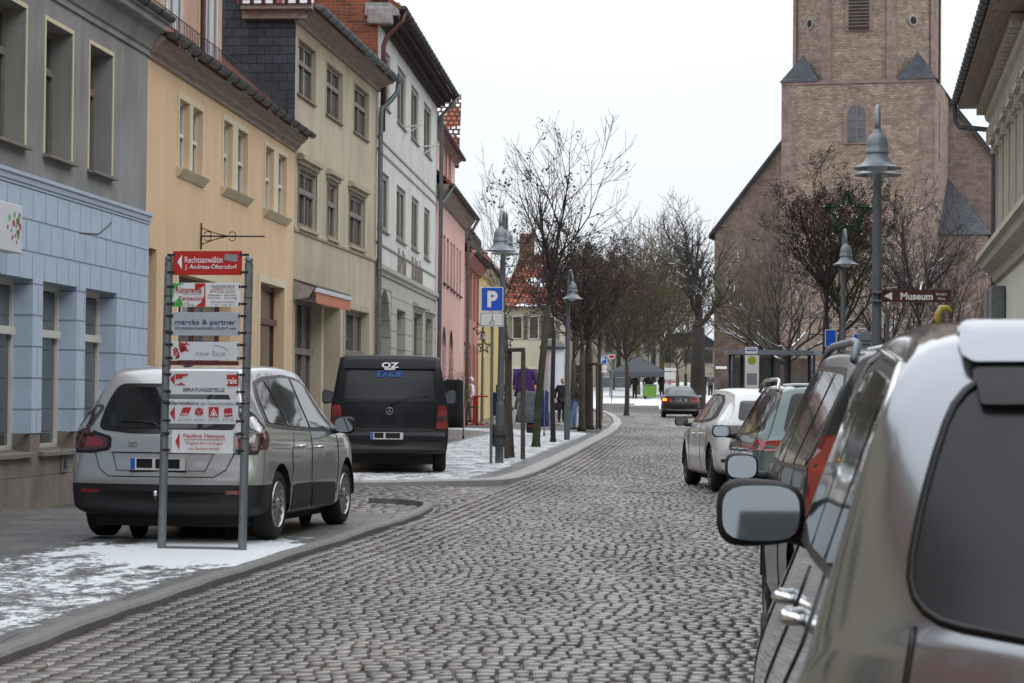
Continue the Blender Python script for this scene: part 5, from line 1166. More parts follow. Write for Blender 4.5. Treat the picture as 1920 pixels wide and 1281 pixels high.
# snow heap seen below the van
mb=MB(); n=20
for i in range(5):
    r=1-i/4
    for k in range(n): a=2*math.pi*k/n; mb.v.append((cpos.x+math.cos(a)*.85*r,cpos.y+1.0+math.sin(a)*1.0*r,zg(cpos.y+1.0)+.055+.17*(1-r**1.6)*(1+.2*math.sin(5*a))))
for i in range(4):
    for k in range(n): a=i*n+k; b=i*n+(k+1)%n; mb.f.append((a,b,b+n,a+n))
tag(obj('snow_patch',mb,'snow',smooth=True),'low ridge of snow lying under the dark blue van',kind='stuff')
# =============== generic parked cars on the right
def parked(name,label,cat,rl,heading,st,mat,wb,wr,windows,rear,tail,mirror,glass='glass_dark',rb=.16,spokes=10,rim='alloy_dark',wheels=True,hz=(.85,),arch=.37,extra=None,mirmat='plastic_black'):
    """rl: world position of the rear left corner of the body"""
    hv=Vector((math.sin(heading),math.cos(heading))); rgt=Vector((hv.y,-hv.x)); L0=-st[0][0]; w=max(q[3] for q in st)
    c=Vector(rl)+hv*L0+rgt*w; C=Car(name,label,cat,(c.x,c.y,zg(c.y)),math.atan2(hv.y,hv.x),st,mat,rb=rb)
    for sg in (1,-1):
        f=lambda pl:pl if sg==1 else mir(pl)
        if windows.get('frame'): C.side('window_frame',windows['frame'],sg,windows.get('fmat','trim_black'),off=.004,rnd_=.05)
        for i,pl in enumerate(windows['panes']): C.side('side_window',pl,sg,glass,off=.010,rnd_=.04)
        for pl in windows.get('seams',[]): C.line('door_seam',pl,-sg*math.pi/2,r=.005)
        for x,z in (hz if isinstance(hz[0],tuple) else ()): C.handle(x,z,sg)
        for nm_,pl,a,mt in tail:
            if a=='r': C.patch(nm_,f(pl),0,mt,off=.008,rnd_=.03)
            else: C.side(nm_,pl,sg,mt,off=.008,rnd_=.03)
        C.mirror(*mirror[:2],sg,**mirror[2])
    for nm_,pl,mt,off in rear: C.patch(nm_,pl,0,mt,off=off,rnd_=.06)
    if extra: extra(C)
    C.finish(arches=((-wb[0],arch,wr),(wb[1],arch,wr)),bands=windows.get('bands',[]))
    for x in (-wb[0],wb[1]):
        for sg in (1,-1): C.wheel(x,sg,wr,spokes=spokes,mat=rim,rim=.68)
    return C
# white hatchback
st=[(-2.12,.38,.48,.70,.66,.9),(-2.13,.30,.60,.84,.78,.9),(-2.08,.28,.78,.88,.80,.9),(-2.04,.27,.93,.895,.76,.92),(-1.98,.26,1.02,.90,.72,.95),(-1.80,.25,1.19,.905,.64,.95),(-1.60,.24,1.33,.907,.60,.94),(-1.40,.23,1.40,.907,.58,.93),(-.7,.2,1.45,.907,.59,.92),(0,.19,1.455,.905,.60,.9),(.4,.19,1.40,.905,.60,.89),(1.0,.19,1.10,.90,.66,.88),(1.25,.2,.98,.89,.74,.86),(1.75,.22,.86,.86,.74,.8),(2.0,.26,.72,.78,.66,.7),(2.12,.34,.55,.66,.6,.6)]
parked('hatchback','dirty white hatchback with black door mirrors, farthest in the right hand row','car',(XA(1345,33.0),32.9),R(-3.8),st,'paint_white',(1.30,1.33),.325,
 dict(frame=[(-1.55,1.04),(-1.25,1.25),(-.9,1.345),(-.3,1.375),(.1,1.35),(.45,1.25),(.85,1.0),(.6,.945),(-.5,.955),(-1.2,.985)],panes=[[(-1.15,1.02),(-1.0,1.25),(-.6,1.335),(-.48,1.335),(-.45,.985)],[(-.38,.98),(-.40,1.335),(0,1.33),(.42,1.20),(.72,1.0)]],seams=[[(-.42,.3),(-.42,.95)],[(.72,.3),(.74,.95)],[(-1.0,.94),(-1.06,.75),(-.95,.55)]]),
 [('rear_window',[(-.60,1.0),(-.53,1.27),(.53,1.27),(.60,1.0)],'glass_privacy',.006),('plate',[(-.26,.70),(-.26,.80),(.26,.80),(.26,.70)],'plate_white',.01)],
 [('tail_lamp',[(.42,.80),(.42,.88),(.84,.94),(.88,.84)],'r','lamp_dark'),('tail_lamp',[(-2.05,.82),(-2.02,.93),(-1.66,.93),(-1.72,.86)],'s','lamp_dark'),('reflector',[(.62,.42),(.62,.47),(.84,.47),(.84,.42)],'r','lamp_dark')],
 (.68,.96,dict(sz=(.14,.20,.13),arm=.05)),glass='glass_tint',hz=((-.68,.80),(.10,.79)))
# sage green estate car
st=[(-2.2,.36,.48,.72,.68,.9),(-2.21,.30,.60,.84,.80,.9),(-2.17,.28,.78,.88,.83,.92),(-2.14,.27,.93,.89,.80,.94),(-2.10,.26,1.0,.892,.76,.95),(-2.0,.25,1.20,.893,.69,.95),(-1.90,.24,1.38,.893,.63,.95),(-1.78,.23,1.455,.893,.60,.94),(-1.3,.22,1.475,.893,.60,.93),(-.5,.2,1.49,.89,.61,.92),(.1,.19,1.47,.89,.61,.9),(.45,.19,1.40,.89,.62,.89),(1.0,.19,1.12,.885,.67,.88),(1.3,.2,.99,.88,.74,.86),(1.75,.22,.88,.85,.74,.8),(2.05,.26,.72,.76,.66,.7),(2.18,.34,.55,.64,.6,.6)]
def rails(C,x0=-1.6,x1=.25,h=1.47,y=.60,mat='chrome',r=.018,lift=.06):
    for sg in (1,-1):
        z=[h-.05,h+lift*.7,h+lift,h+lift,h+lift*.6,h-.06]; xs=[x0,x0+.12,x0+.3,x1-.4,x1-.1,x1]
        obj('roof_rail',MB().tube([(x,sg*(y+(.03 if i in (0,5) else 0)),zz) for i,(x,zz) in enumerate(zip(xs,z))],r,8),mat,C.t,smooth=True)
parked('estate_car','sage green estate car with chrome roof rails behind the white hatchback','car',(XA(1412,23.2),22.9),R(.6),st,'paint_sage',(1.35,1.36),.32,
 dict(frame=[(-1.95,1.02),(-1.75,1.32),(-1.5,1.385),(-.4,1.41),(.1,1.385),(.5,1.28),(.95,1.02),(.6,.95),(-.5,.96)],panes=[[(-1.85,1.04),(-1.70,1.29),(-1.5,1.35),(-1.28,1.36),(-1.18,1.0)],[(-1.12,.995),(-1.22,1.36),(-.6,1.38),(-.42,1.38),(-.40,.98)],[(-.33,.98),(-.35,1.38),(.1,1.355),(.48,1.23),(.8,1.0)]],seams=[[(-.37,.3),(-.37,.95)],[(.8,.3),(.82,.95)]]),
 [('rear_window',[(-.62,1.01),(-.52,1.385),(.52,1.385),(.62,1.01)],'trim_black',.006),('rear_glass',[(-.52,1.05),(-.44,1.33),(.44,1.33),(.52,1.05)],'glass_tint',.012),('plate',[(-.26,.66),(-.26,.76),(.26,.76),(.26,.66)],'plate_white',.01)],
 [('tail_lamp',[(.79,.84),(.79,.92),(.82,.95),(.88,.93),(.89,.84)],'r','lamp_red_bright'),('tail_lamp',[(-2.13,.83),(-2.10,.94),(-2.02,.93),(-1.99,.88),(-2.03,.83)],'s','lamp_red_bright'),('reflector',[(.62,.40),(.62,.45),(.84,.45),(.84,.40)],'r','lamp_dark')],
 (.80,.985,dict(sz=(.14,.20,.13),arm=.05)),glass='glass_dark',hz=((-.75,.82),(.05,.81)),extra=lambda C:(rails(C),obj('roof_snow',MB().bevbox((-1.75,-.48,1.462),(-.6,.48,1.49),.012),'snow',C.t,smooth=True)))
# black off-roader
st=[(-2.20,.40,.52,.76,.72,1.0),(-2.22,.34,.64,.88,.84,1.0),(-2.20,.32,.80,.905,.86,1.0),(-2.18,.31,1.0,.91,.84,1.03),(-2.14,.30,1.12,.912,.80,1.05),(-2.05,.29,1.40,.912,.72,1.05),(-1.97,.28,1.58,.912,.67,1.05),(-1.85,.28,1.64,.912,.64,1.05),(-1.2,.26,1.665,.91,.64,1.04),(-.3,.25,1.67,.91,.65,1.02),(.3,.25,1.63,.91,.65,1.0),(.6,.25,1.54,.91,.66,1.0),(1.15,.25,1.20,.90,.72,.98),(1.4,.26,1.10,.89,.78,.96),(1.9,.28,.98,.86,.76,.9),(2.15,.32,.80,.76,.68,.8),(2.24,.4,.6,.64,.6,.7)]
parked('off_roader','black off-roader with grey roof rails between the sage estate and the silver one','car',(XA(1500,10.9),10.7),R(2.6),st,'paint_black',(1.33,1.34),.355,
 dict(frame=[(-1.98,1.08),(-1.88,1.48),(-1.6,1.555),(-.4,1.585),(.15,1.56),(.6,1.42),(1.05,1.12),(.7,1.05),(-.5,1.06)],panes=[[(-1.88,1.10),(-1.80,1.46),(-1.55,1.52),(-1.28,1.53),(-1.20,1.09)],[(-1.12,1.085),(-1.18,1.53),(-.6,1.55),(-.40,1.55),(-.38,1.08)],[(-.31,1.075),(-.33,1.55),(.12,1.53),(.56,1.38),(.9,1.09)]],seams=[[(-.35,.34),(-.35,1.05)],[(.9,.34),(.92,1.05)],[(-1.15,1.07),(-1.22,.9),(-1.05,.62)]]),
 [('rear_window',[(-.64,1.12),(-.54,1.53),(.54,1.53),(.64,1.12)],'glass_dark',.006),('plate',[(-.26,.72),(-.26,.82),(.26,.82),(.26,.72)],'plate_white',.01)],
 [('tail_lamp',[(.74,.84),(.72,1.22),(.80,1.25),(.90,1.1),(.92,.84)],'r','lamp_red_mid'),('tail_lamp',[(-2.19,.72),(-2.12,1.12),(-2.0,1.26),(-1.93,1.20),(-2.0,1.0),(-2.03,.72)],'s','lamp_red_mid')],
 (.88,1.02,dict(sz=(.15,.19,.155),arm=.05)),glass='glass_tint',hz=((-.8,.93),(.0,.92)),extra=lambda C:(rails(C,-1.7,.1,1.64,.62,'lamp_grey',.020,.045),obj('roof_snow',MB().bevbox((-1.85,.10,1.635),(-1.3,.55,1.66),.012),'snow',C.t,smooth=True)),arch=.40)
# dark car beyond the white one
st2=[(x,zb,zt-.01,w,wt,zl) for (x,zb,zt,w,wt,zl) in [(-2.2,.36,.48,.72,.68,.9),(-2.21,.30,.60,.84,.80,.9),(-2.17,.28,.78,.88,.83,.92),(-2.14,.27,.93,.89,.80,.94),(-2.10,.26,1.0,.892,.76,.95),(-2.0,.25,1.20,.893,.69,.95),(-1.90,.24,1.38,.893,.63,.95),(-1.78,.23,1.455,.893,.60,.94),(-1.3,.22,1.475,.893,.60,.93),(-.5,.2,1.49,.89,.61,.92),(.1,.19,1.47,.89,.61,.9),(.45,.19,1.40,.89,.62,.89),(1.0,.19,1.12,.885,.67,.88),(1.3,.2,.99,.88,.74,.86),(1.75,.22,.88,.85,.74,.8),(2.05,.26,.72,.76,.66,.7),(2.18,.34,.55,.64,.6,.6)]]
parked('estate_car','dark grey estate car almost hidden beyond the white hatchback','car',(XA(1410,57),56.5),R(2),st2,'paint_dark',(1.35,1.36),.32,
 dict(panes=[[(-1.7,1.04),(-1.6,1.32),(-.5,1.37),(-.45,1.0)],[(-.35,.98),(-.35,1.37),(.1,1.355),(.8,1.0)]]),[('rear_window',[(-.6,1.02),(-.5,1.36),(.5,1.36),(.6,1.02)],'glass_dark',.006)],[('tail_lamp',[(.66,.80),(.66,.98),(.9,.96),(.9,.80)],'r','lamp_red')],(.8,.985,dict(sz=(.14,.2,.13),arm=.05)),extra=lambda C:rails(C,mat='trim_black'))
# black saloon turning at the end of the street
st=[(-2.38,.36,.46,.70,.66,.8),(-2.40,.30,.60,.84,.80,.8),(-2.36,.28,.80,.87,.80,.8),(-2.33,.27,.96,.88,.78,.86),(-2.25,.26,1.02,.885,.76,.9),(-1.9,.25,1.05,.89,.74,.93),(-1.75,.25,1.08,.89,.70,.93),(-1.4,.24,1.27,.89,.62,.92),(-1.05,.23,1.40,.89,.57,.91),(-.6,.22,1.435,.89,.57,.9),(0,.21,1.43,.89,.57,.9),(.35,.21,1.37,.89,.59,.9),(.95,.21,1.05,.885,.68,.88),(1.2,.22,.98,.88,.76,.87),(1.9,.24,.88,.85,.74,.8),(2.25,.28,.74,.76,.66,.7),(2.4,.34,.5,.6,.55,.6)]
pq=G(1240,783); 
C=parked('saloon_car','black saloon with its left indicator lit, driving off towards the tent','car',(pq.x+.02,pq.y),R(2.5),st,'paint_sedan',(1.35,1.48),.315,
 dict(panes=[[(-1.45,1.0),(-1.15,1.27),(-.5,1.35),(-.42,.97)],[(-.34,.97),(-.34,1.35),(.2,1.33),(.8,.98)]]),[('rear_window',[(-.60,1.06),(-.52,1.33),(.52,1.33),(.60,1.06)],'glass_tint',.008)],
 [('tail_lamp',[(.42,.70),(.42,.90),(.86,.90),(.88,.70)],'r','lamp_red')],(.72,1.0,dict(sz=(.14,.2,.13),arm=.05)),hz=((-.7,.82),),
 extra=lambda C:(C.plate(0,.80),C.patch('indicator',[(.66,.76),(.66,.88),(.84,.88),(.85,.76)],0,'amber_lit',off=.016)))
# =============== silver off-roader in the foreground
st=[(-2.25,.42,.54,.78,.74,1.0),(-2.28,.36,.66,.88,.84,1.0),(-2.25,.33,.84,.905,.88,1.0),(-2.21,.32,.98,.908,.87,.97),(-2.17,.31,1.06,.905,.845,1.0),(-2.07,.30,1.25,.905,.79,1.02),(-1.95,.30,1.44,.905,.73,1.03),(-1.85,.29,1.525,.905,.69,1.03),(-1.70,.28,1.565,.905,.665,1.03),(-1.2,.27,1.60,.907,.66,1.02),(-.4,.26,1.62,.91,.67,1.01),(.3,.26,1.60,.91,.67,1.0),(.65,.26,1.53,.91,.68,1.0),(1.2,.26,1.20,.905,.74,.98),(1.45,.27,1.10,.90,.80,.96),(1.95,.30,.98,.87,.78,.9),(2.2,.34,.80,.78,.7,.8),(2.28,.42,.6,.66,.62,.7)]
SUVST=[(x,zb,zt,w*(1.09 if w>.8 else 1),wt+(.008 if x<1.5 else 0)+max(0,min(1,(-.9-x)/.9))*.045,zl-.02) for x,zb,zt,w,wt,zl in st]
hv=Vector((math.sin(SUVH:=R(5.6)),math.cos(SUVH))); rgt=Vector((hv.y,-hv.x)); cpos=Vector((.50,3.92))+hv*2.27+rgt*.91
C=Car('off_roader','glossy silver off-roader closest to the viewer, its black door mirror folded out','car',(cpos.x,cpos.y,zg(cpos.y)),math.atan2(hv.y,hv.x),SUVST,'paint_suv',rb=.22,nsub=9,secn=6,bi=.895)
C.patch('rear_window',[(-.75,1.06),(-.705,1.28),(-.635,1.465),(.635,1.465),(.705,1.28),(.75,1.06),(.45,1.02),(-.45,1.02)],0,'glass_privacy',off=.008,rnd_=.10,g=.04)
C.line('window_seal',rounded([(-.755,1.055),(-.71,1.28),(-.64,1.475),(.64,1.475),(.71,1.28),(.755,1.055),(.45,1.012),(-.45,1.012)],.10),0,r=.010,closed=True,off=.004,g=.03)
for sg in (1,-1):
    f=lambda pl:pl if sg==1 else mir(pl)
    C.line('tailgate_seam',f([(.735,1.04),(.76,.90),(.77,.70),(.70,.56)]),0,r=.007,g=.03)
    C.side('window_frame',[(-1.80,1.08),(-1.66,1.38),(-1.42,1.48),(-.4,1.53),(.15,1.515),(.65,1.40),(1.12,1.12),(.7,1.03),(-.5,1.05)],sg,'trim_black',off=.005,rnd_=.08,g=.04)
    C.line('window_trim',[(-1.80,1.08),(-1.66,1.39),(-1.42,1.495),(-.4,1.545),(.15,1.53),(.65,1.41)],-sg*math.pi/2,'chrome',r=.010,off=.006,g=.03)
    for pl in ([(-1.70,1.105),(-1.58,1.36),(-1.38,1.45),(-1.28,1.46),(-1.20,1.09)],[(-1.12,1.09),(-1.18,1.465),(-.6,1.495),(-.42,1.495),(-.40,1.075)],[(-.33,1.07),(-.35,1.495),(.12,1.485),(.58,1.37),(.92,1.10)]): C.side('side_window',pl,sg,'glass_tint',off=.012,rnd_=.05,g=.04)
    C.line('door_seam',[(-.37,.34),(-.37,1.03)],-sg*math.pi/2,r=.005); C.line('door_seam',[(.92,.34),(.94,1.05)],-sg*math.pi/2,r=.005); C.line('door_seam',[(-1.12,1.06),(-1.22,.92),(-1.05,.66)],-sg*math.pi/2,r=.005)
    C.handle(-.85,.95,sg,l=.2,mat='chrome'); C.handle(-.05,.93,sg,l=.2,mat='chrome')
    C.mirror(.86,1.10,sg,sz=(.15,.26,.195),arm=.0)
    C.side('tail_lamp',[(-2.20,.64),(-2.17,.86),(-2.02,.88),(-1.9,.82),(-2.0,.68)],sg,'lamp_red',off=.008,rnd_=.04)
C.patch('spoiler',[(-.64,1.478),(-.64,1.545),(.64,1.545),(.64,1.478)],0,'paint_suv',off=.035,rnd_=.03,rim=.05,g=.03)
C.patch('spoiler_black_lip',[(-.61,1.41),(-.62,1.472),(.62,1.472),(.61,1.41)],0,'trim_black',off=.03,rnd_=.01,rim=.05,g=.03)  # black wedge below the silver spoiler
C.plate(0,.80)
C.finish(arches=((-1.33,.40,.36),(1.36,.40,.36)))
for x in (-1.33,1.36):
    for sg in (1,-1): C.wheel(x,sg,.355,spokes=8)
# ------------------------------------------------------------------ street furniture
def board_frame(name,label,cat,a,b,lean=0,group=None):
    """upright flat frame from ground point a to b, facing the viewer; returns a facade mapper"""
    t=thing(name,label,cat,group=group); F=Fac(t,(a.x,a.y),((b-a).x,(b-a).y)); t.location.z=0; F.lean=lean; return F
def pxpoly(F,pts,mat,y,name,parent,th=.004):
    q=[F.W(u,v) for u,v in pts]; mb=MB(); mb.prism(q,th,Matrix.Translation((0,y-th,0))); return obj(name,mb,mat,parent)
def pxtext(F,txt,u0,v0,u1,v1,mat,y,parent,bold=0,name='lettering'):
    mb=text_mb(txt,1,bold); xs=[v[0] for v in mb.v]; zs_=[v[2] for v in mb.v]; a,zt=F.W(u0,v0); b,zb=F.W(u1,v1); 
    ax,bx,az,bz=min(xs),max(xs),min(zs_),max(zs_)
    mb.v=[(lerp(a,b,(x-ax)/(bx-ax)),y-(.001 if yy<0 else 0),lerp(zb,zt,(z-az)/(bz-az))) for x,yy,z in mb.v]; return obj(name,mb,mat,parent)
pa=G(303,1028,H1); pb=G(454,1031,H1); pb=Vector((pb.x,pa.y-.12,pa.z))
F=board_frame('direction_board','tall two post direction board with stacked name panels in front of the silver people carrier','direction board',pa,pb)
t=F.root; 
def rod(u0,v0,u1,v1): 
    a,za=F.W(u0,v0); b,zb=F.W(u1,v1); return (a,za,b,zb)
for (u0,v0,u1,v1) in ((317,490,303,1029),(467,493,454,1036)):
    a,za,b,zb=rod(u0,v0,u1,v1); zb=min(zb,pa.z)-.03
    post=obj('post',MB().tube([(b,0,zb),(a,0,za)],.036,16),'galv',t,smooth=True,auto=60)
    n=6; mb=MB()
    for k in range(1,n): 
        f=k/n; mb.lathe([(.0365,-.004),(.0385,-.003),(.0385,.003),(.0365,.004)],16,Matrix.Translation((lerp(a,b,f*.72),0,lerp(za,zb,f*.72))))
    obj('joint',mb,'black_iron',post)
    mb=MB(); mb.lathe([(.02,0),(.034,.012),(.036,.03),(.028,.045),(.01,.055),(.0,.056)],14,Matrix.Translation((a,0,za))); obj('cap',mb,'lamp_grey',post,smooth=True)
obj('foot_bar',MB().box((F.W(306,1029)[0],-.02,pa.z-.01),(F.W(452,1030)[0],.02,pa.z+.02)),'galv',t)
def panel(u0,v0,u1,v1,mat,tabs=True,th=.008,name='panel'):
    a,z1=F.W(u0,v0); b,z0=F.W(u1,v1); p=obj(name,MB().bevbox((a,-.045,z0),(b,-.045+th,z1),.002),mat,t)
    if tabs:
        for zz in (lerp(z0,z1,.12),lerp(z0,z1,.84)):
            for x,s_ in ((a,-1),(b,1)): mb=MB(); mb.box((min(x,x+s_*.055),-.036,zz-.010),(max(x,x+s_*.055),-.016,zz+.010)); mb.box((x-.015 if s_>0 else x-.0,-.052,zz-.012),(x+.0 if s_>0 else x+.015,-.0455,zz+.012)); obj('clamp',mb,'black_iron',p)
    return p
Y=-.0475
pm('acrylic',(.5,.52,.54),rough=.08,trans=.0,spec=.6,alpha=.35)
p=panel(328,471.5,456,516.5,'red_sign'); pxpoly(F,[(336,492),(344.5,479),(344.5,506)],'ink_white',Y,'arrow',p); pxtext(F,'Rechtsanwältin',350,482,420.5,493.5,'ink_white',Y,p,.004); pxtext(F,'J. Andreas-Oltersdorf',350,496.5,447,507.5,'ink_white',Y,p,.004)
pxpoly(F,[(425,476.5),(449,479),(447.5,492),(423,488.5)],'ink_grey',Y+.001,'peeling_sticker',p,.001)
p=panel(326.5,531,453.6,576,'white_p')
pxpoly(F,[(327,531.5),(348,531.5),(337,535),(330,543),(328.5,555),(327,560)],'green_sign',Y,'green_field',p); pxpoly(F,[(327,575.5),(327,567),(333,565),(341,558),(345,566),(345.5,575.5)],'green_sign',Y,'green_field',p)
pxpoly(F,[(369,532),(388,532),(388,575.5),(369,575.5),(380,568),(386,555),(386.5,535),(379,540),(374,544),(369,544)],'red_sign',Y,'red_field',p)
pxtext(F,'Ristorante',333,538,381,550,'ink_red',Y-.001,p,.01); pxtext(F,'Carpaccio',338,555.5,382,566,'ink_red',Y-.001,p,.01); pxtext(F,'Italienische Spezialitäten',347,551.5,382,553.8,'ink_black',Y-.001,p); pxtext(F,'Öffnungszeiten',348,568,360,570,'ink_black',Y-.001,p); pxtext(F,'11 - 23 Uhr',347,571,368,574,'ink_black',Y-.001,p)
for i,(tx,u0,u1,v0,v1,mt) in enumerate((('Deutsche Küche und Fisch',399,444,535,538,'ink_black'),('Hausgemachte Pasta',401,442,539,541.6,'ink_black'),('Spezialitäten vom Grill',398,445,542.5,545.2,'ink_red'),('Pizza',398,445,546.5,549,'ink_red'),('Mittagsangebot',393.5,418.5,552.5,555.5,'ink_black'),('Essen ab 5,50',424,445,552.5,555.5,'ink_black'),('Montag - Freitag',393,416,557,561.5,'ink_grey'),('Sonntag',424,447,557,561.5,'ink_grey'),('Lieferservice und Partyservice',398,444,565.5,568.5,'ink_black'),('Tel.',400,443,571,573.5,'ink_grey'))): pxtext(F,tx,u0,v0,u1,v1,mt,Y,p)
p=panel(325,585.8,452.5,630,'grey_sign'); pxtext(F,'marcks & partner',331.5,599.5,445,612,'ink_navy',Y,p,.006); pxtext(F,'STEUERBERATUNGSGESELLSCHAFT mbH',331.5,613.8,445,618.5,'ink_navy',Y,p)
p=panel(324,641.2,451,676.2,'white_sign'); pxtext(F,'new face',370.5,657.5,425,668,'ink_grey',Y,p,-.012)
q=[F.W(405+25*math.cos(a),662-14*math.sin(a)) for a in [k*.12 for k in range(0,16)]]; obj('logo_arc',MB().tube([(x,Y,z) for x,z in q],[.0006+.0018*math.sin(k/15*3.1) for k in range(16)],4),'ink_grey',p)
random.seed(11); mb=MB()
for k in range(90):
    f=rnd(0,1); u=lerp(329,353,f)-(0 if f>.4 else 0); v=rnd(644,658) if f>.45 else rnd(652,673); 
    if random.random()<.4: u=rnd(340,357); v=rnd(642.5,660)
    x,z=F.W(u,v); r=rnd(.004,.011); mb.add([(x+r*math.cos(a*1.05+k),Y,z+r*math.sin(a*1.05+k)) for a in range(6)],[tuple(range(6))])
o=obj('dotted_head_picture',mb,'ink_red',p); o['kind']='stuff'
p=panel(322,676.8,450,685.6,'maroon',False); pxpoly(F,[(345,685.6),(360,685.6),(356,689),(348,689)],'black_iron',Y+.03,'bracket',p,.02)
p=panel(321,695,450,740.5,'white_sign'); pxpoly(F,[(322,711),(331,701.5),(331,721)],'ink_red',Y,'arrow',p); pxpoly(F,[(333,701.5),(357,701.5),(353,705),(347,705.5),(343,711),(338,710),(333,712)],'ink_red',Y,'torn_red_field',p); pxpoly(F,[(333,722),(343,717.5),(351,722)],'ink_red',Y,'torn_red_corner',p)
pxpoly(F,[(428.5,703),(450,703),(450,724),(429.5,724)],'ink_red',Y,'red_square',p); pxtext(F,'rale',429.5,708,447,720,'ink_white',Y-.0045,p,.01); pxtext(F,'BERATUNGSSTELLE',347,727.5,424,735,'ink_black',Y,p,.006)
p=panel(320,748.6,449,795.5,'white_sign'); pxtext(F,'Servicebüro',324.5,752,376,759.5,'ink_black',Y,p,.008); pxtext(F,'der Gewerkschaften',379,753,444,760.5,'ink_grey',Y,p)
pxpoly(F,[(322,775),(331,762),(331,789)],'ink_red',Y,'arrow',p)
pxpoly(F,[(347,764),(362,764),(355.5,778.5),(340.5,778.5)],'ink_red',Y,'slanted_logo',p); pxtext(F,'DGB',343.5,774,355,778,'ink_white',Y-.0045,p,.01)
for pl in ([(369,768.5),(376.5,764),(384,768),(376,772)],[(369,770),(375.5,773.5),(375.5,780),(369,776)],[(384,770),(377,773.5),(377,780),(384,776)]): pxpoly(F,pl,'ink_red',Y,'cube_logo',p)
pxpoly(F,[(395,763.5),(413,763.5),(412.5,782),(394.5,782)],'ink_red',Y,'square_logo',p); 
for k in (0,1,2): f=k*.27; pxpoly(F,[(404-0,765.5+f*12),(404+7*(1-f),780-f*3),(404-7*(1-f),780-f*3)],'ink_white' if k%2==0 else 'ink_red',Y-.0042-k*.0006,'triangle_mark',p,.0005)
pxpoly(F,[(423,766.5),(438,764.8),(439,780),(424.5,782)],'ink_red',Y,'tilted_square_logo',p); pxtext(F,'ver.di',425,774.5,437,778.5,'ink_white',Y-.0045,p,.01)
for u0,u1 in ((337,362),(367,387),(393,415),(420,442)):
    for v in (784.5,788): pxtext(F,'Gewerkschaft',u0,v,u1,v+2,'ink_grey',Y,p)
p=panel(318,806,448,850.5,'acrylic'); w_=panel(325.5,806,440,850.5,'white_p',False,.006); w_.location.y=-.004; w_.parent=t
Y2=Y-.005
pxpoly(F,[(333,828),(340.5,812),(340,843)],'ink_red',Y2,'arrow',w_); pxtext(F,'Nadine Hampel',348,813,424,823.5,'ink_red',Y2,w_,.004); pxpoly(F,[(348,824),(427,824),(427,825),(348,825)],'ink_red',Y2,'underline',w_,.001); pxtext(F,'Mitglied des Landtages',352,828,421,835,'ink_red',Y2,w_); pxtext(F,'von Sachsen-Anhalt',356,838,415.5,844,'ink_red',Y2,w_)
for o in t.children:
    if o.name.startswith('panel'): o.rotation_euler=(0,0,0)
# ---- lamps
def lamp(label,loc,H,heads,yaw,name='street_lamp',r=.062,group='grey bell shaded street lamps',lean=0,k=1.0):
    t=thing(name,label,'street lamp',loc,yaw,group); t.rotation_euler=(0,lean,yaw)
    mb=MB(); mb.tube([(0,0,-.05),(0,0,1.05)],r*1.25,16); mb.tube([(0,0,1.05),(0,0,1.12)],[r*1.25,r],16); mb.tube([(0,0,1.1),(0,0,H-.62*k)],[r,r*.8],16); obj('pole',mb,'pole_grey',t,smooth=True,auto=50)
    for dy in heads:
        top=H; mb=MB(); 
        pts=[(0,0,H-.70*k)]+[(0,dy*.5-dy*.5*math.cos(math.pi*j/10),H-.30*k+.30*k*math.sin(math.pi*j/10)) for j in range(11)]; pts[-1]=(0,dy,H-.28*k)
        arm=obj('arm',MB().tube(pts,.032*k,10),'lamp_grey',t,smooth=True)
        M=Matrix.Translation((0,dy,H-.30*k))
        prof=[(.0,.02),(.04,.02),(.05,-.02),(.085,-.05),(.115,-.10),(.125,-.17),(.125,-.22),(.135,-.23),(.135,-.26),(.12,-.27),(.13,-.31),(.16,-.36),(.21,-.40),(.27,-.425),(.285,-.43),(.285,-.44),(.26,-.437),(.14,-.40),(.1,-.35),(0,-.33)]
        sh=obj('shade',MB().lathe([(a*k*.98,b*k) for a,b in prof],32,M),'lamp_grey',arm,smooth=True,auto=50)
        obj('bulb_glass',MB().lathe([(.0,-.335*k),(.12*k,-.37*k),(.125*k,-.42*k),(.10*k,-.46*k),(.05*k,-.485*k),(0,-.49*k)],20,M),'concrete' if False else 'lamp_bulb',arm,smooth=True)
    return t
pm('lamp_bulb',(.50,.52,.54),rough=.3,spec=.5)
bl=G(936,868,.06); Hl=(P(940,398,bl.y).z-bl.z)
lamp('double headed grey street lamp behind the disabled parking sign, litter bin on its pole',bl,Hl,(.42,-.42),R(-7),lean=.010)
b2=G(1063,825,.06); lamp('single grey street lamp among the young trees on the left pavement',b2,P(1066,508,b2.y).z-b2.z,(-.3,),R(20))
yl=28.0; xb=XA(1643,yl,760); lamp('tall double headed grey street lamp that carries the brown museum sign',(xb,yl,zg(yl)+.1),P(1650,205,yl).z-zg(yl)-.1,(.42,-.42),R(171),lean=.0)
yl2=50.0; lamp('single grey street lamp in front of the church trees, with a green star above it',(XA(1580,yl2),yl2,zg(yl2)),P(1580,432,yl2).z-zg(yl2),(-.28,),R(3))
b4=G(904,764,.0); b4=Vector((XA(904,92),92,zg(92)+.05)); lamp('thin street lamp with lit green star garlands in front of the yellow house',b4,P(904,608,92).z-b4.z,(-.2,),R(5),r=.05,k=.8)
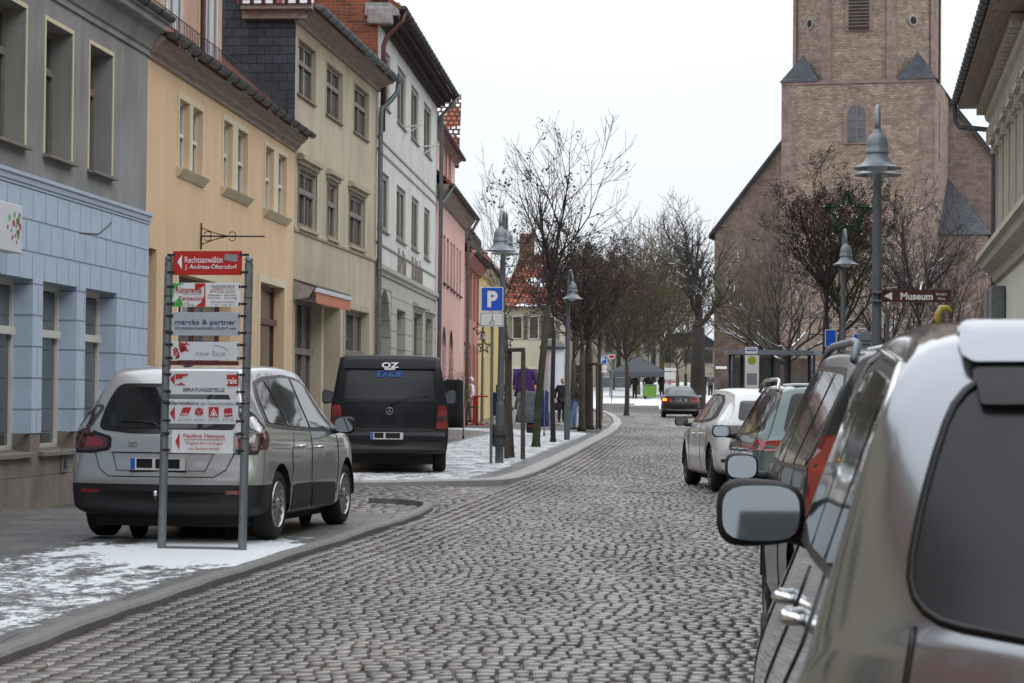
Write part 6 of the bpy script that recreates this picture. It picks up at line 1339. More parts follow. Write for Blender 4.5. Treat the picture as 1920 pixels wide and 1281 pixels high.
# litter bin
bz=P(937,838,bl.y-.2).z; t=thing('litter_bin','dark litter bin strapped to the lamp pole beside the parking sign','litter bin',(bl.x-.0,bl.y-.24,bz)); h_=P(937,796,bl.y-.2).z-bz
obj('bin',MB().lathe([(.0,0),(.105,0),(.12,.02),(.125,h_-.04),(.115,h_),(.0,h_)],18),'zinc_dark' if False else 'bin_grey',t,smooth=True,auto=40) if pm('bin_grey',(.07,.068,.066),rough=.6,var=.4,vs=10) else None
obj('strap',MB().lathe([(.127,h_*.45),(.13,h_*.45),(.13,h_*.52),(.127,h_*.52)],18),'black_iron',t)
# ---- disabled parking sign
bs=G(921,869,.06); F=Fac(thing('parking_sign','blue P parking sign with a white wheelchair plate under it','road sign'),(bs.x-.3,bs.y),(1,.0)); t=F.root
x0=F.W(922,700)[0]; ztop=F.W(922,540)[1]
obj('pole',MB().tube([(x0,0.04,bs.z-.05),(x0,.04,ztop)],.027,12),'galv',t,smooth=True,auto=60)
def rrect(F,u0,v0,u1,v1,r):
    a,z1=F.W(u0,v0); b,z0=F.W(u1,v1); return rounded([(a,z0),(b,z0),(b,z1),(a,z1)],r)
def plate(F,u0,v0,u1,v1,mat,y,th,name,parent,r=.02): return obj(name,MB().prism(rrect(F,u0,v0,u1,v1,r),th,Matrix.Translation((0,y,0))),mat,parent)
p=plate(F,902,538,943.5,584.5,'ink_white',-.02,.02,'parking_panel',t,.03); plate(F,903.3,539.5,942.2,583,'blue_sign',-.023,.0025,'blue_field',p,.025); pxtext(F,'P',914,545.5,933,576.5,'ink_white',-.024,p,.05)
p=plate(F,900,585.5,944.5,613,'ink_white',-.02,.02,'wheelchair_panel',t,.02); plate(F,901.2,586.7,943.3,611.8,'ink_black',-.022,.0015,'border',p,.015); plate(F,902.2,587.7,942.3,610.8,'white_p',-.0235,.0012,'field',p,.012)
cx,cz=F.W(923.5,604); sc=abs(F.W(924.5,604)[0]-cx)
mb=MB(); mb.tube([(cx+sc*3.6*math.cos(a),-.025,cz+sc*3.6*math.sin(a)) for a in [k*.35-2.6 for k in range(14)]],sc*.45,5); hx,hz_=F.W(923,592)
mb.lathe([(0,0),(sc*1.2,.0),(sc*1.2,.002),(0,.002)],10,Matrix.Translation((hx,-.024,hz_))@Matrix.Rotation(math.pi/2,4,'X')); mb.tube([(hx,-.025,hz_-sc*1.5),(hx-sc*.3,-.025,cz+sc*2),(cx-sc*4,-.025,cz+sc*1.6),(cx-sc*5.4,-.025,cz-sc*4.5)],sc*.7,5); obj('wheelchair_symbol',mb,'ink_black',p)
# ---- museum sign
Ym=27.9; F=Fac(thing('museum_sign','brown museum direction sign with a white arrow on the tall lamp pole','direction sign'),(XA(1640,Ym),Ym),(1,.0)); t=F.root
p=plate(F,1651.5,543,1782,567.5,'museum_brown',-.02,.03,'panel',t,.01); pxpoly(F,[(1657,555.5),(1672,547.5),(1672,563)],'ink_white',-.021,'arrow',p,.002); pxtext(F,'Museum',1688,548.5,1748.5,563,'ink_white',-.021,p,.03); pxtext(F,'Spengler',1754,549,1775,555,'ink_white',-.021,p); pxtext(F,'Haus',1758,557.5,1772,562.5,'ink_white',-.021,p)
a,zc=F.W(1646,556); mb=MB(); 
for dz in (-.05,.05): mb.lathe([(.066,dz-.012),(.078,dz-.01),(.078,dz+.01),(.066,dz+.012)],16,Matrix.Translation((a,.03,zc))); mb.box((a+.03,-.02,zc+dz-.01),(a+.09,.005,zc+dz+.01))
obj('pole_clamp',mb,'galv',t)
a,z1=F.W(1661,582); b,z0=F.W(1671,612); t=thing('narrow_sign','narrow white and blue sign seen edge on below the museum sign','road sign',(F.world(a,.6,z0)),R(0)); 
obj('panel',MB().box((0,-.01,0),(b-a,.02,z1-z0)),'ink_white',t); obj('blue_bars',MB().box((.015,-.013,.12),(b-a-.015,-.0105,z1-z0-.03)),'blue_sign',t); obj('pole',MB().tube([((b-a)+.05,.03,-2.2),((b-a)+.05,.03,z1-z0)],.025,8),'pole_grey',t)
# yellow hood
q=P(1762,600,40); t=thing('yellow_hood','small yellow curved hood on a post behind the silver roof','post',(q.x,q.y,zg(40))); hz_=q.z-zg(40)
mb=MB(); mb.tube([(-.02,0,hz_-.1),(-.03,0,hz_+.1),(.03,0,hz_+.2),(.13,0,hz_+.2),(.2,0,hz_+.14)],[.05,.06,.06,.05,.03],10); obj('hood',mb,'yellow_dull',t,smooth=True) if pm('yellow_dull',(.45,.36,.06),rough=.5) else None
obj('post',MB().tube([(-.02,0,-.05),(-.02,0,hz_-.08)],.03,8),'pole_grey',t)
# ---- bus shelter and stop
ys=69.0; xl_=XA(1372,ys); xr_=XA(1533,ys); zt=P(1450,657,ys).z; zb=zg(ys)+.05; t=thing('bus_shelter','glass bus shelter with a grey curved roof in front of the church','bus shelter',(xl_,ys,0)); w=xr_-xl_
mb=MB(); pts=[(0-.12,.0),(.15,-.28),(w*.5,-.40),(w-.15,-.28),(w+.1,0),(w+.1,1.3),(-.12,1.3)]; n=len(pts); mb.v=[(x,y,zt-.13) for x,y in pts]+[(x,y,zt) for x,y in pts]; mb.f=[tuple(reversed(range(n))),tuple(range(n,2*n))]+[(i,(i+1)%n,(i+1)%n+n,i+n) for i in range(n)]; obj('roof',mb,'lamp_grey',t)
pm('shelter_frame',(.03,.05,.085),rough=.4); pm('shelter_glass',(.22,.235,.235),rough=.05,spec=.5,alpha=.5)
for x in (.05,w*.16,w*.52,w*.72,w-.1):
    obj('frame_post',MB().box((x-.045,1.13,zb),(x+.045,1.21,zt-.13)),'shelter_frame',t)
for x in (.05,w-.1): obj('frame_post',MB().box((x-.03,.0,zb),(x+.03,.06,zt-.13)),'shelter_frame',t)
mb=MB(); mb.box((.08,1.17,zb+.15),(w*.16-.03,1.18,zt-.2)); mb.box((w*.16+.03,1.17,zb+.15),(w*.52-.03,1.18,zt-.2)); mb.box((w*.52+.03,1.17,zb+.15),(w*.72-.03,1.18,zt-.2)); mb.box((w*.72+.03,1.17,zb+.15),(w-.13,1.18,zt-.2)); obj('glass_wall',mb,'shelter_glass',t)
for x in (.05,w-.1): obj('side_glass',MB().box((x-.005,.06,zb+.15),(x+.005,1.15,zt-.2)),'shelter_glass',t)
obj('bench',MB().box((.3,.75,zb+.42),(w-.4,1.1,zb+.47)),'frame_brown',t)
yb_=64.0; F=Fac(thing('bus_stop_sign','white bus stop board with a yellow green H disc in front of the shelter','bus stop sign'),(XA(1390,yb_),yb_),(1,0)); t=F.root
xp=F.W(1421,700)[0]; obj('pole',MB().tube([(xp,.04,zg(yb_)),(xp,.04,F.W(1410,651)[1])],.03,8),'pole_grey',t)
p=plate(F,1397,666,1422.5,760,'ink_white',-.02,.04,'timetable_board',t,.02); plate(F,1400,700,1419,722,'ink_grey',-.022,.0015,'timetable',p,.01)
p2=plate(F,1397.5,650.5,1420.5,663.5,'ink_white',-.02,.04,'route_plate',t,.02); plate(F,1399,656,1418,658.5,'blue_sign',-.022,.0015,'stripe',p2,.004); pxtext(F,'Kirche',1401,652,1417,655.5,'ink_navy',-.022,p2)
cx,cz=F.W(1409.5,676); sc=abs(F.W(1410.5,676)[0]-cx); Mx=Matrix.Translation((cx,-.022,cz))@Matrix.Rotation(math.pi/2,4,'X')
obj('green_ring',MB().lathe([(0,0),(sc*8,0),(sc*8,.004),(0,.004)],24,Mx),'green_sign',p); obj('yellow_disc',MB().lathe([(0,.0041),(sc*6.6,.0041),(sc*6.6,.006),(0,.006)],24,Mx),'yellow',p); pxtext(F,'H',1406,672,1413,680,'green_sign',-.030,p,.04)
# ---- cluster of road signs right of the shelter
def signpost(label,u,Y,plates,vtop,cat='road sign',name='road_sign'):
    F=Fac(thing(name,label,cat),(XA(u,Y)-.6,Y),(1,0)); x=F.W(u,700)[0]; obj('pole',MB().tube([(x,.04,zg(Y)),(x,.04,F.W(u,vtop)[1])],.027,8),'pole_grey',F.root)
    for pl in plates:
        k=pl[0]
        if k=='r': p=plate(F,*pl[1:5],'ink_white',-.02,.03,'panel',F.root,.02); plate(F,pl[1]+1,pl[2]+1,pl[3]-1,pl[4]-1,pl[5],-.023,.0025,'field',p,.02)
        if k=='t': pxtext(F,pl[1],*pl[2:6],pl[6],-.0245,F.root,.02)
        if k=='c':
            cx,cz=F.W(pl[1],pl[2]); sc=abs(F.W(pl[1]+1,pl[2])[0]-cx); M_=Matrix.Translation((cx,-.01,cz))@Matrix.Rotation(math.pi/2,4,'X')
            p=obj('disc',MB().lathe([(0,0),(sc*pl[3],0),(sc*pl[3],.012),(0,.012)],28,M_),pl[4],F.root)
            if pl[5]: obj('disc_field',MB().lathe([(0,.0125),(sc*pl[3]*.72,.0125),(sc*pl[3]*.72,.015),(0,.015)],28,M_),pl[5],p)
    return F
signpost('tall blue sign beside the tree trunks right of the bus shelter',1557,58,[('r',1547,618,1568,651,'blue_sign'),('c',1557,672,8,'ink_red','blue_sign')],612)
F=signpost('blue bent-road sign behind the ticket machine sign',1612,54,[('r',1600,626,1624,660,'blue_sign')],622); pxpoly(F,[(1607,655),(1607,640),(1613,634),(1621,634),(1621,638),(1614,638),(1611,642),(1611,655)],'ink_white',-.025,'bent_arrow',F.root,.002)
F=signpost('round topped grey sign pointing down to the ticket machine, above the black car',1622,36,[('c',1622,639,16,'lamp_grey',None),('r',1606,640,1638,668,'lamp_grey')],626,name='ticket_machine_sign'); pxtext(F,'Parkschein-',1609,637,1635,641,'ink_black',-.026,F.root,.02); pxtext(F,'automat',1613,644,1631,648,'ink_black',-.026,F.root,.02); pxpoly(F,[(1613,653),(1631,653),(1622,659)],'ink_black',-.025,'arrow',F.root,.002)
signpost('small blue P sign with white plates beyond the young trees',1130,104,[('r',1122,667,1138,683,'blue_sign'),('t','P',1126,670,1134,680,'ink_white'),('r',1123,685,1138,692,'white_p'),('r',1123,693,1138,699,'white_p')],665)
signpost('small red sign on a thin pole left of the grey tent',1147,150,[('r',1141,665,1153,673,'red_sign')],662)
signpost('street name sign on a thin pole near the two standing people',1340,165,[('r',1342,687,1363,692,'white_p')],666)
signpost('white poster board with red markings beside the tent',1257,140,[('r',1246,690,1268,696,'white_p'),('r',1246,698,1267,712,'white_p'),('r',1247,714,1267,719,'red_sign'),('r',1246,721,1267,727,'white_p')],690,'poster board','poster_board')
# ---- green star garlands
def star(label,c,r,tilt=0,lights=True):
    t=thing('star_garland',label,'decoration',c,0,'green star garlands on the lamps'); pts=[]
    for k in range(11): a=math.pi/2+k*math.pi/5+tilt; q=r if k%2==0 else r*.42; pts.append((q*math.cos(a),0,q*math.sin(a)))
    mb=MB(); random.seed(int(r*1000))
    mb.tube(pts,r*.085,5)
    for p,q in zip(pts,pts[1:]):
        p=Vector(p);q=Vector(q)
        for k in range(60): o_=p.lerp(q,random.random()); d=Vector((rnd(-1,1),rnd(-1,1),rnd(-1,1))).normalized()*r*.2; n_=d.orthogonal().normalized()*r*.035; mb.add([o_-n_,o_+n_,o_+d],[(0,1,2)])
    obj('fir_garland',mb,'fir_green',t)
    if lights:
        for k in range(0,10): b=obj('bulb',MB().lathe([(0,-.02),(.022,0),(0,.02)],6,Matrix.Translation((pts[k][0],-.05,pts[k][2]))),'white_p',t)
pm('fir_green',(.012,.04,.018),rough=.8)
star('green fir star garland with small white bulbs in front of the church trees',P(1588,402,49),.50*1.0)
star('small green star garland left of the thin lamp by the yellow house',P(899,617,91.5),.26,.3,False); star('small green star garland on the lamp by the yellow house, lower one',P(907,650,91.5),.27,0,False); star('small green star garland above the crossbar of the first young tree',P(951,640,100),.27,0,False)
# ---- advertising column
Yc=96; t=thing('advertising_column','round white advertising column with a dark roof behind the young trees','advertising column',(XA(1037,Yc),Yc,zg(Yc)+.05)); hc=P(1037,655,Yc).z-zg(Yc)-.05; r=(XA(1056,Yc)-XA(1018,Yc))/2
pm('poster_white',(.62,.62,.70),rough=.7,var=.12,vs=2)
obj('drum',MB().lathe([(0,.35),(r,.35),(r,hc),(0,hc)],30),'poster_white',t,smooth=True,auto=40); obj('base',MB().lathe([(0,0),(r*1.08,0),(r*1.08,.33),(r,.35),(0,.35)],30),'concrete',t,smooth=True,auto=40)
obj('roof',MB().lathe([(r*.9,hc),(r*1.4,hc+.02),(r*1.42,hc+.10),(r*1.1,hc+.22),(r*.6,hc+.36),(0,hc+.42)],30),'zinc_dark',t,smooth=True,auto=40)
# ---- tree stakes
def stakes(label,us,vb,vt,cross):
    a=G(us[0],vb,.06); t=thing('tree_stake_frame',label,'tree support',(a.x,a.y,a.z-.02)); zt=P(us[0],vt,a.y).z-a.z; xs=[XA(u,a.y)-a.x for u in us]; ys_=[0,-.35,.35][:len(us)]
    for x,y in zip(xs,ys_): obj('stake',MB().tube([(x,y,-.03),(x*.97,y*.9,zt)],.045,9),'bark_brown',t,smooth=True,auto=50)
    mb=MB()
    for i in range(len(xs)): j=(i+1)%len(xs); mb.tube([(xs[i],ys_[i],zt+.03),(xs[j],ys_[j],zt+.03)],.04,7)
    obj('crossbar',mb,'bark_brown',t,smooth=True,auto=50)
pm('bark_brown',(.085,.065,.05),rough=.85,var=.4,vs=9,bump=.5,bs=30)
stakes('three round wooden stakes with crossbars round the first young tree',(950,981,955),860,657,True); stakes('three dark wooden stakes round the last young tree before the road bend',(1100,1119,1127),803,683,True)
# ---- tent with its stall
Yt2=164; zt0=1.0+(Yt2-150)*.043; a=XA(1146,Yt2); b=XA(1250,Yt2); w=b-a; t=thing('market_tent','grey pyramid roofed market tent over a green stall on the snow','tent',(a,Yt2,zt0)); ze=P(1200,697,Yt2).z-zt0; za=P(1200,668,Yt2+w*.45).z-zt0
pm('tent_grey',(.065,.068,.078),rough=.8)
mb=MB(); c=(w*.52,w*.45,za); q=[(0,0),(w,0),(w,w*.9),(0,w*.9)]; mb.v=[(x,y,ze) for x,y in q]+[c]+[(x,y,ze-.35) for x,y in q]; mb.f=[(0,1,4),(1,2,4),(2,3,4),(3,0,4),(0,5,6,1),(1,6,7,2),(2,7,8,3),(3,8,5,0)]; obj('canopy',mb,'tent_grey',t)
for x,y in q: obj('leg',MB().box((x-.04+(.05 if x==0 else -.05),y-.04,-.05),(x+.04+(.05 if x==0 else -.05),y+.04,ze-.05)),'galv',t)
s=thing('stall_counter','bright green stall counter under the tent','stall',(XA(1206,Yt2-1),Yt2-1,zt0-.04)); pm('lime',(.10,.22,.025),rough=.5); ww=XA(1231,Yt2-1)-XA(1206,Yt2-1); obj('counter',MB().bevbox((0,0,.12),(ww,.6,.95),.03),'lime',s); obj('top',MB().box((-.05,-.05,.95),(ww+.05,.65,1.0)),'galv',s); obj('wheels',MB().tube([(.15,.0,.1),(.15,.6,.1)],.1,12),'rubber',s)
for i,(u,lab) in enumerate(((1168,'orange parasol-like lantern under the left of the tent'),(1186,'second orange lantern under the tent, smaller'))):
    q=P(u,703,Yt2+1); o=thing('orange_lantern',lab,'lantern',q,0,'orange lanterns under the tent'); k=.30-.08*i; obj('shade',MB().lathe([(0,k*.8),(k*.6,k*.6),(k,0),(k*.95,-.03),(0,.02)],16),'orange_cloth',o,smooth=True) if pm('orange_cloth',(.85,.16,.05),rough=.6) else None; obj('cord',MB().tube([(0,0,k*.8),(0,0,k*.8+.25)],.01,4),'black_iron',o)
# ---- snow covered park with low walls
mb=MB(); ysn=frange(148,196,3); xa=lambda y:XA(1085,y); xb_=lambda y:XA(1345,y); nx=24
random.seed(4)
for y in ysn:
    for k in range(nx+1): mb.v.append((lerp(xa(y),xb_(y),k/nx),y,1.0+max(0,(y-150))*.043+(rnd(-.03,.03) if y>150 else -.15)))
for i in range(len(ysn)-1):
    for k in range(nx): a=i*(nx+1)+k; mb.f.append((a,a+1,a+nx+2,a+nx+1))
tag(obj('snow_field',mb,'snow',smooth=True),'gently rising snow covered park at the end of the street',kind='structure')
for i,(u0,u1,v,Y,lab) in enumerate(((1128,1190,757,147.5,'low dark stone step wall in the snow, left piece'),(1180,1236,761,144,'low dark stone step wall in the snow, right piece'),(1126,1178,719,178,'dark grey parapet wall at the back of the snowy park'))):
    a=P(u0,v,Y); b=P(u1,v,Y); t=thing('low_wall',lab,'wall',(a.x,Y,a.z-(.3 if i==2 else .36))); h=.36 if i<2 else .75; obj('stones',MB().bevbox((0,0,0),(b.x-a.x,.4,h),.04),'concrete' if i<2 else 'zinc',t); obj('snow_cap',MB().bevbox((.02,.02,h),(b.x-a.x-.02,.38,h+.05),.02),'snow',t)
# ---- clothes racks, red stand, plants in front of the shops
def garment(label,c,w,h,mat,sleeve=True,name='coat',cat='coat',flare=1.15):
    t=thing(name,label,cat,c); pm(mat[0],mat[1],rough=.9,var=.25,vs=8,bump=.3,bs=20); mb=MB(); n=14; L_=[(.18,.10,1.0),(.5,.13,.96),(.5,.15,.86),(.46,.16,.6),(.52*flare,.20,.3),(.58*flare,.24,.0)]
    for a,d,z in L_:
        for k in range(n): q=2*math.pi*k/n; fo=1+.06*math.sin(5*q+z*4)*(1-z); mb.v.append((a*w*math.cos(q)*fo,d*w*1.3*math.sin(q)*fo,z*h))
    for i in range(len(L_)-1):
        for k in range(n): a=i*n+k; b=i*n+(k+1)%n; mb.f.append((a,a+n,b+n,b))
    mb.f.append(tuple(range(n))); mb.f.append(tuple(reversed(range(len(mb.v)-n,len(mb.v))))); obj('cloth',mb,mat[0],t,smooth=True)
    if sleeve:
        for sg in (-1,1): obj('sleeve',MB().tube([(sg*w*.42,0,h*.93),(sg*w*.56,-.02,h*.72),(sg*w*.66,-.04,h*.42)],[w*.13,w*.11,w*.09],8),mat[0],t,smooth=True)
    obj('hanger',MB().tube([(-w*.2,0,h*.985),(0,0,h*1.03),(0,0,h*1.08)],.012,5),'galv',t); return t
def rack(label,loc,w,h): 
    t=thing('clothes_rack',label,'clothes rack',loc); mb=MB(); mb.tube([(-w/2,0,.08),(-w/2,0,h),(w/2,0,h),(w/2,0,.08)],.018,8); mb.tube([(-w/2,-.3,.08),(-w/2,.3,.08)],.016,6); mb.tube([(w/2,-.3,.08),(w/2,.3,.08)],.016,6); obj('frame',mb,'galv',t,smooth=True)
    for x in (-w/2,w/2):
        for y in (-.3,.3): obj('castor',MB().lathe([(0,-.02),(.045,-.02),(.045,.02),(0,.02)],10,Matrix.Translation((x,y,.045))@Matrix.Rotation(math.pi/2,4,'Y')),'rubber',t)
Yr=66; q=Vector((XA(990,Yr),Yr,zg(Yr)+.06)); rack('wheeled clothes rack with coats between the young trees',q,.9,1.75)
garment('purple coat hanging highest on the rack between the trees',P(984,744,Yr+.05),.46,.78,('purple',(.07,.02,.14))); garment('grey coat hanging in front on the rack between the trees',P(988,793,Yr-.3),.48,.88,('coat_grey',(.11,.12,.135)),flare=1.2); garment('long blue dress hanging on the right of the rack',P(1019,800,Yr+.1),.28,1.0,('dress_blue',(.03,.045,.16)),False,'dress','dress',1.0)
o=thing('shopping_bag','dark red and black bag on the foot of the clothes rack','bag',(q.x+.12,q.y-.1,q.z+.08)); obj('bag',MB().bevbox((-.16,-.12,0),(.16,.12,.3),.05),'plastic_black',o,smooth=True); obj('stripe',MB().box((-.14,-.125,.17),(.14,-.121,.22)),'ink_red',o)
Yk=62; q=Vector((XA(851,Yk),Yk,zg(Yk)+.06)); rack('clothes rack packed with black clothes right of the van',q,.5,1.6)
for i,dx in enumerate((-.15,-.02,.11)): garment('black garment on the packed rack by the van, '+('left one','middle one','right one')[i],(q.x+dx,q.y-.02*i,q.z+.28),.26,1.25,('cloth_black',(.012,.012,.014)),False,'coat','coat',1.0)
Yq=82; q=Vector((XA(892,Yq),Yq,zg(Yq)+.06)); t=thing('red_stand','small bright red display stand outside the salmon house','display stand',q); obj('post',MB().bevbox((-.09,-.09,.05),(.09,.09,.95),.02),'red_sign',t); obj('top',MB().box((-.12,-.15,.95),(.42,.15,1.0)),'red_sign',t); obj('base',MB().box((-.2,-.2,0),(.3,.2,.05)),'red_sign',t)
q=Vector((XA(872,80),80,zg(80)+.06)); t=thing('plant_table','wooden bench crowded with plants outside the pink house','table',q); obj('top',MB().box((-.4,-.25,.6),(.45,.25,.65)),'bark_brown',t)
for x in (-.35,.4):
    for y in (-.2,.2): obj('leg',MB().box((x-.03,y-.03,0),(x+.03,y+.03,.6)),'bark_brown',t)
def shrub(label,loc,w,h,cols,n=500,pot=True,name='potted_shrub',cat='plant'):
    t=thing(name,label,cat,loc); mb=MB(); random.seed(hash(label)%1000)
    for k in range(n):
        a=rnd(0,6.28); rr=random.random()**.5; z=rnd(.25,1); c=Vector((math.cos(a)*rr*w*.5*(1.1-abs(z-.6)),math.sin(a)*rr*w*.5*(1.1-abs(z-.6)),z*h)); d=Vector((rnd(-1,1),rnd(-1,1),rnd(-.6,1))).normalized()*w*.07; e=d.orthogonal().normalized()*w*.025; mb.add([c-e,c+d*.5-e*.2+e*1.8,c+d,c+e],[(0,1,2,3)])
    pm(cols[0],cols[1],rough=.7,var=.5,vs=6); o=obj('leaves',mb,cols[0],t)
    mb=MB()
    for k in range(7): a=k*.9; mb.tube([(0,0,h*.15),(math.cos(a)*w*.15,math.sin(a)*w*.15,h*.5),(math.cos(a)*w*.3,math.sin(a)*w*.3,h*.85)],[.015,.01,.005],4)
    obj('stems',mb,'bark_brown',t)
    if pot: obj('pot',MB().lathe([(0,0),(w*.2,0),(w*.27,h*.25),(w*.3,h*.27),(w*.24,h*.27),(0,h*.24)],16),'pot_clay',t,smooth=True,auto=40)
pm('pot_clay',(.22,.1,.06),rough=.8)
for (u,v,Y,w,h,cl,lab) in ((782,700,64,.9,1.75,('evergreen',(.025,.04,.018)),'dark evergreen shrub in a pot behind the van, left one'),(800,702,67,.8,1.6,('evergreen',(.025,.04,.018)),'dark evergreen shrub in a pot behind the van, right one'),(836,740,78,.7,2.2,('dry_leaf',(.14,.06,.04)),'tall reddish dry shrub in front of the pink house'),(868,735,79,.6,1.2,('dull_green',(.08,.09,.02)),'yellow green potted plant on the bench outside the pink house')):
    shrub(lab,(XA(u,Y),Y,zg(Y)+.06+(.6 if 'bench' in lab else 0)),w,h,cl)
# hanging shop sign, mailbox
q=P(865,663,86); t=thing('shop_sign','dark dome shaped hanging shop sign with white letters 2 B','sign',q); w=(XA(882,86)-XA(853,86)); 
obj('dome',MB().prism([(-w/2,0),(w/2,0)]+[(w/2*math.cos(a*math.pi/12),w*.78*math.sin(a*math.pi/12)) for a in range(1,12)],.06),'museum_brown',t); obj('strip',MB().box((-w/2,-.02,-.13),(w/2,.08,0)),'white_sign',t); lettering('2',.34,'ink_white',t,(-.03,-.01,.27),.02); lettering('B',.36,'ink_white',t,(.17,-.012,.15),.02)
q=P(1004,735,118); t=thing('letter_box','yellow letter box on a post beyond the purple coat','letter box',(q.x,118,q.z)); obj('box',MB().bevbox((-.2,-.1,0),(.2,.2,.55),.03),'yellow',t); obj('post',MB().tube([(0,0,-.9),(0,0,0)],.05,8),'galv',t); obj('slot',MB().box((-.12,-.105,.4),(.12,-.101,.43)),'black_iron',t)
# ------------------------------------------------------------------ trees
def bark(name,col,snowy=0,var=.5):
    m=pm(name,col,rough=.9,var=var,vs=7,bump=.5,bs=25)
    if snowy:
        N,L=nodes(m); b=N['Principled BSDF']; src=b.inputs['Base Color'].links[0].from_socket; g=N.new('ShaderNodeNewGeometry'); s=N.new('ShaderNodeSeparateXYZ'); L(g.outputs['Normal'],s.inputs[0])
        t=N.new('ShaderNodeTexCoord'); n=N.new('ShaderNodeTexNoise'); n.inputs['Scale'].default_value=1.1; n.inputs['Detail'].default_value=3; L(t.outputs['Object'],n.inputs['Vector'])
        a=N.new('ShaderNodeMath'); a.operation='MULTIPLY'; L(s.outputs[2],a.inputs[0]); L(n.outputs[0],a.inputs[1]); r=N.new('ShaderNodeMapRange'); r.inputs[1].default_value=.5-snowy; r.inputs[2].default_value=.54-snowy; L(a.outputs[0],r.inputs[0])
        x=N.new('ShaderNodeMix'); x.data_type='RGBA'; x.inputs[7].default_value=(.8,.82,.86,1); L(src,x.inputs[6]); L(r.outputs[0],x.inputs[0]); L(x.outputs[2],b.inputs['Base Color'])
    return m
bark('bark_dark',(.030,.024,.020)); bark('bark_moss',(.05,.048,.028)); bark('bark_snow',(.038,.03,.026),.14); bark('bark_olive',(.105,.088,.042)); bark('bark_grey',(.06,.05,.042),.10); pm('seed_brown',(.05,.028,.02),rough=.9,var=.5,vs=3)
def tree(label,base,H,r0,fork,seed,nmain=7,up=.55,spread=1.0,depth=3,kids=(6,5,4),mat='bark_dark',tmat=None,seeds=0,lean=(0,0),wob=.16,decay=.62,group=None,cat='tree',name='bare_tree',twig=.006,droop=0,leader=1,width=None):
    random.seed(seed); t=thing(name,label,cat,base,0,group); tips=[]
    mb=MB(); sides=(7,5,4,3,3)
    def limb(p,d,L_,r,lv,mbx):
        n=5 if lv<2 else 3; pts=[p.copy()]; rs=[r]; d=d.normalized(); dirs=[d.copy()]
        for k in range(n):
            d=(d+Vector((rnd(-1,1),rnd(-1,1),rnd(-.6,.9)))*wob*(1+lv*.25)+Vector((0,0,up*.22-droop*.3*lv))).normalized()
            p=p+d*(L_/n); pts.append(p.copy()); rs.append(max(twig,r*(1-.78*(k+1)/n))); dirs.append(d.copy())
        mbx.tube(pts,rs,sides[min(lv,4)],cap=False)
        if lv>=depth: tips.append((pts[-1],d)); return
        nk=kids[min(lv,len(kids)-1)]
        for j in range(nk):
            f=(.22+.78*(j+rnd(.1,.9))/nk); i=min(n-1,int(f*n)); q=pts[i].lerp(pts[i+1],f*n-i); dd=dirs[i]; o=dd.orthogonal().normalized(); o.rotate(Matrix.Rotation(rnd(0,6.28),3,dd)); ang=rnd(.45,.95)
            limb(q,dd*math.cos(ang)+o*math.sin(ang),L_*decay*rnd(.7,1.15)*(1.1-.35*f),max(twig,rs[i]*.62),lv+1,mbx)
        tips.append((pts[-1],d))
    hb=H*fork; top=Vector((lean[0]*hb/H,lean[1],hb)); tr=MB()
    tp=[Vector((0,0,-.05)),Vector((0,0,.12)),Vector((lean[0]*.1,0,hb*.4))+Vector((rnd(-.03,.03),0,0)),top]
    tr.tube(tp,[r0*1.5,r0*1.1,r0*.95,r0*.82],12)
    obj('trunk',tr,tmat or mat,t,smooth=True)
    Lm=(H-hb)*.80
    if leader: limb(top,Vector((lean[0]/H,0,1)),(H-hb)*.92,r0*.7,0,mb)
    for k in range(nmain):
        a=6.283*k/nmain+rnd(-.4,.4); hh=rnd(.0,.35)*(H-hb)*leader; q=top+Vector((0,0,hh-.02 if leader else -rnd(0,.15)*hb)); inc=rnd(.45,1.05)*spread
        limb(q,Vector((math.cos(a)*math.sin(inc),math.sin(a)*math.sin(inc),math.cos(inc))),Lm*rnd(.75,1.0)*(1-hh/(H-hb)*.5),r0*rnd(.38,.52),1,mb)
    zs_=sorted(v[2] for v in mb.v); zm=zs_[-1]; fz=(H-hb)/(zm-hb) if zm>hb+.1 else 1
    rs_=sorted(math.hypot(v[0]-top.x,v[1]) for v in mb.v); rr=rs_[int(len(rs_)*.985)]; fx=(width/2/rr) if width else min(1,fz**.6)
    def fit(v):
        k=max(0,min(1,v[2]/hb)) if v[2]<hb else 1
        return (top.x+(v[0]-top.x)*(1+(fx-1)*k),v[1]*(1+(fx-1)*k),hb+(v[2]-hb)*fz if v[2]>hb else v[2])
    mb.v=[fit(v) for v in mb.v]; tips=[(Vector(fit(p)),d) for p,d in tips]
    cr=obj('crown',mb,mat,t)
    if seeds:
        sm=MB()
        for k in range(seeds):
            p,d=random.choice(tips); 
            if p.z>H*.86 and random.random()<.75: continue
            for j in range(7):
                c=p+Vector((rnd(-.09,.09),rnd(-.09,.09),rnd(-.16,.06))); e=Vector((rnd(-1,1),rnd(-1,1),rnd(-1,1))).normalized()*rnd(.02,.05); f=e.orthogonal()*.5; sm.add([c-e,c+f,c+e,c-f],[(0,1,2,3)])
        obj('seed_clusters',sm,'seed_brown',t)['kind']='stuff'
    return t
def tb(u,v): return G(u,v,.06)
def th(b,v,u): return P(u,v,b.y).z-b.z
gl='young bare trees on the left pavement'
b=tb(959,858); tree('first young bare tree, inside the round stakes',b,th(b,262,945),.05,.44,21,nmain=8,spread=1.25,mat='bark_dark',tmat='bark_moss',group=gl,wob=.16,kids=(6,5,4),lean=(-.35,0),seeds=14,twig=.006,up=.4,width=2.0)
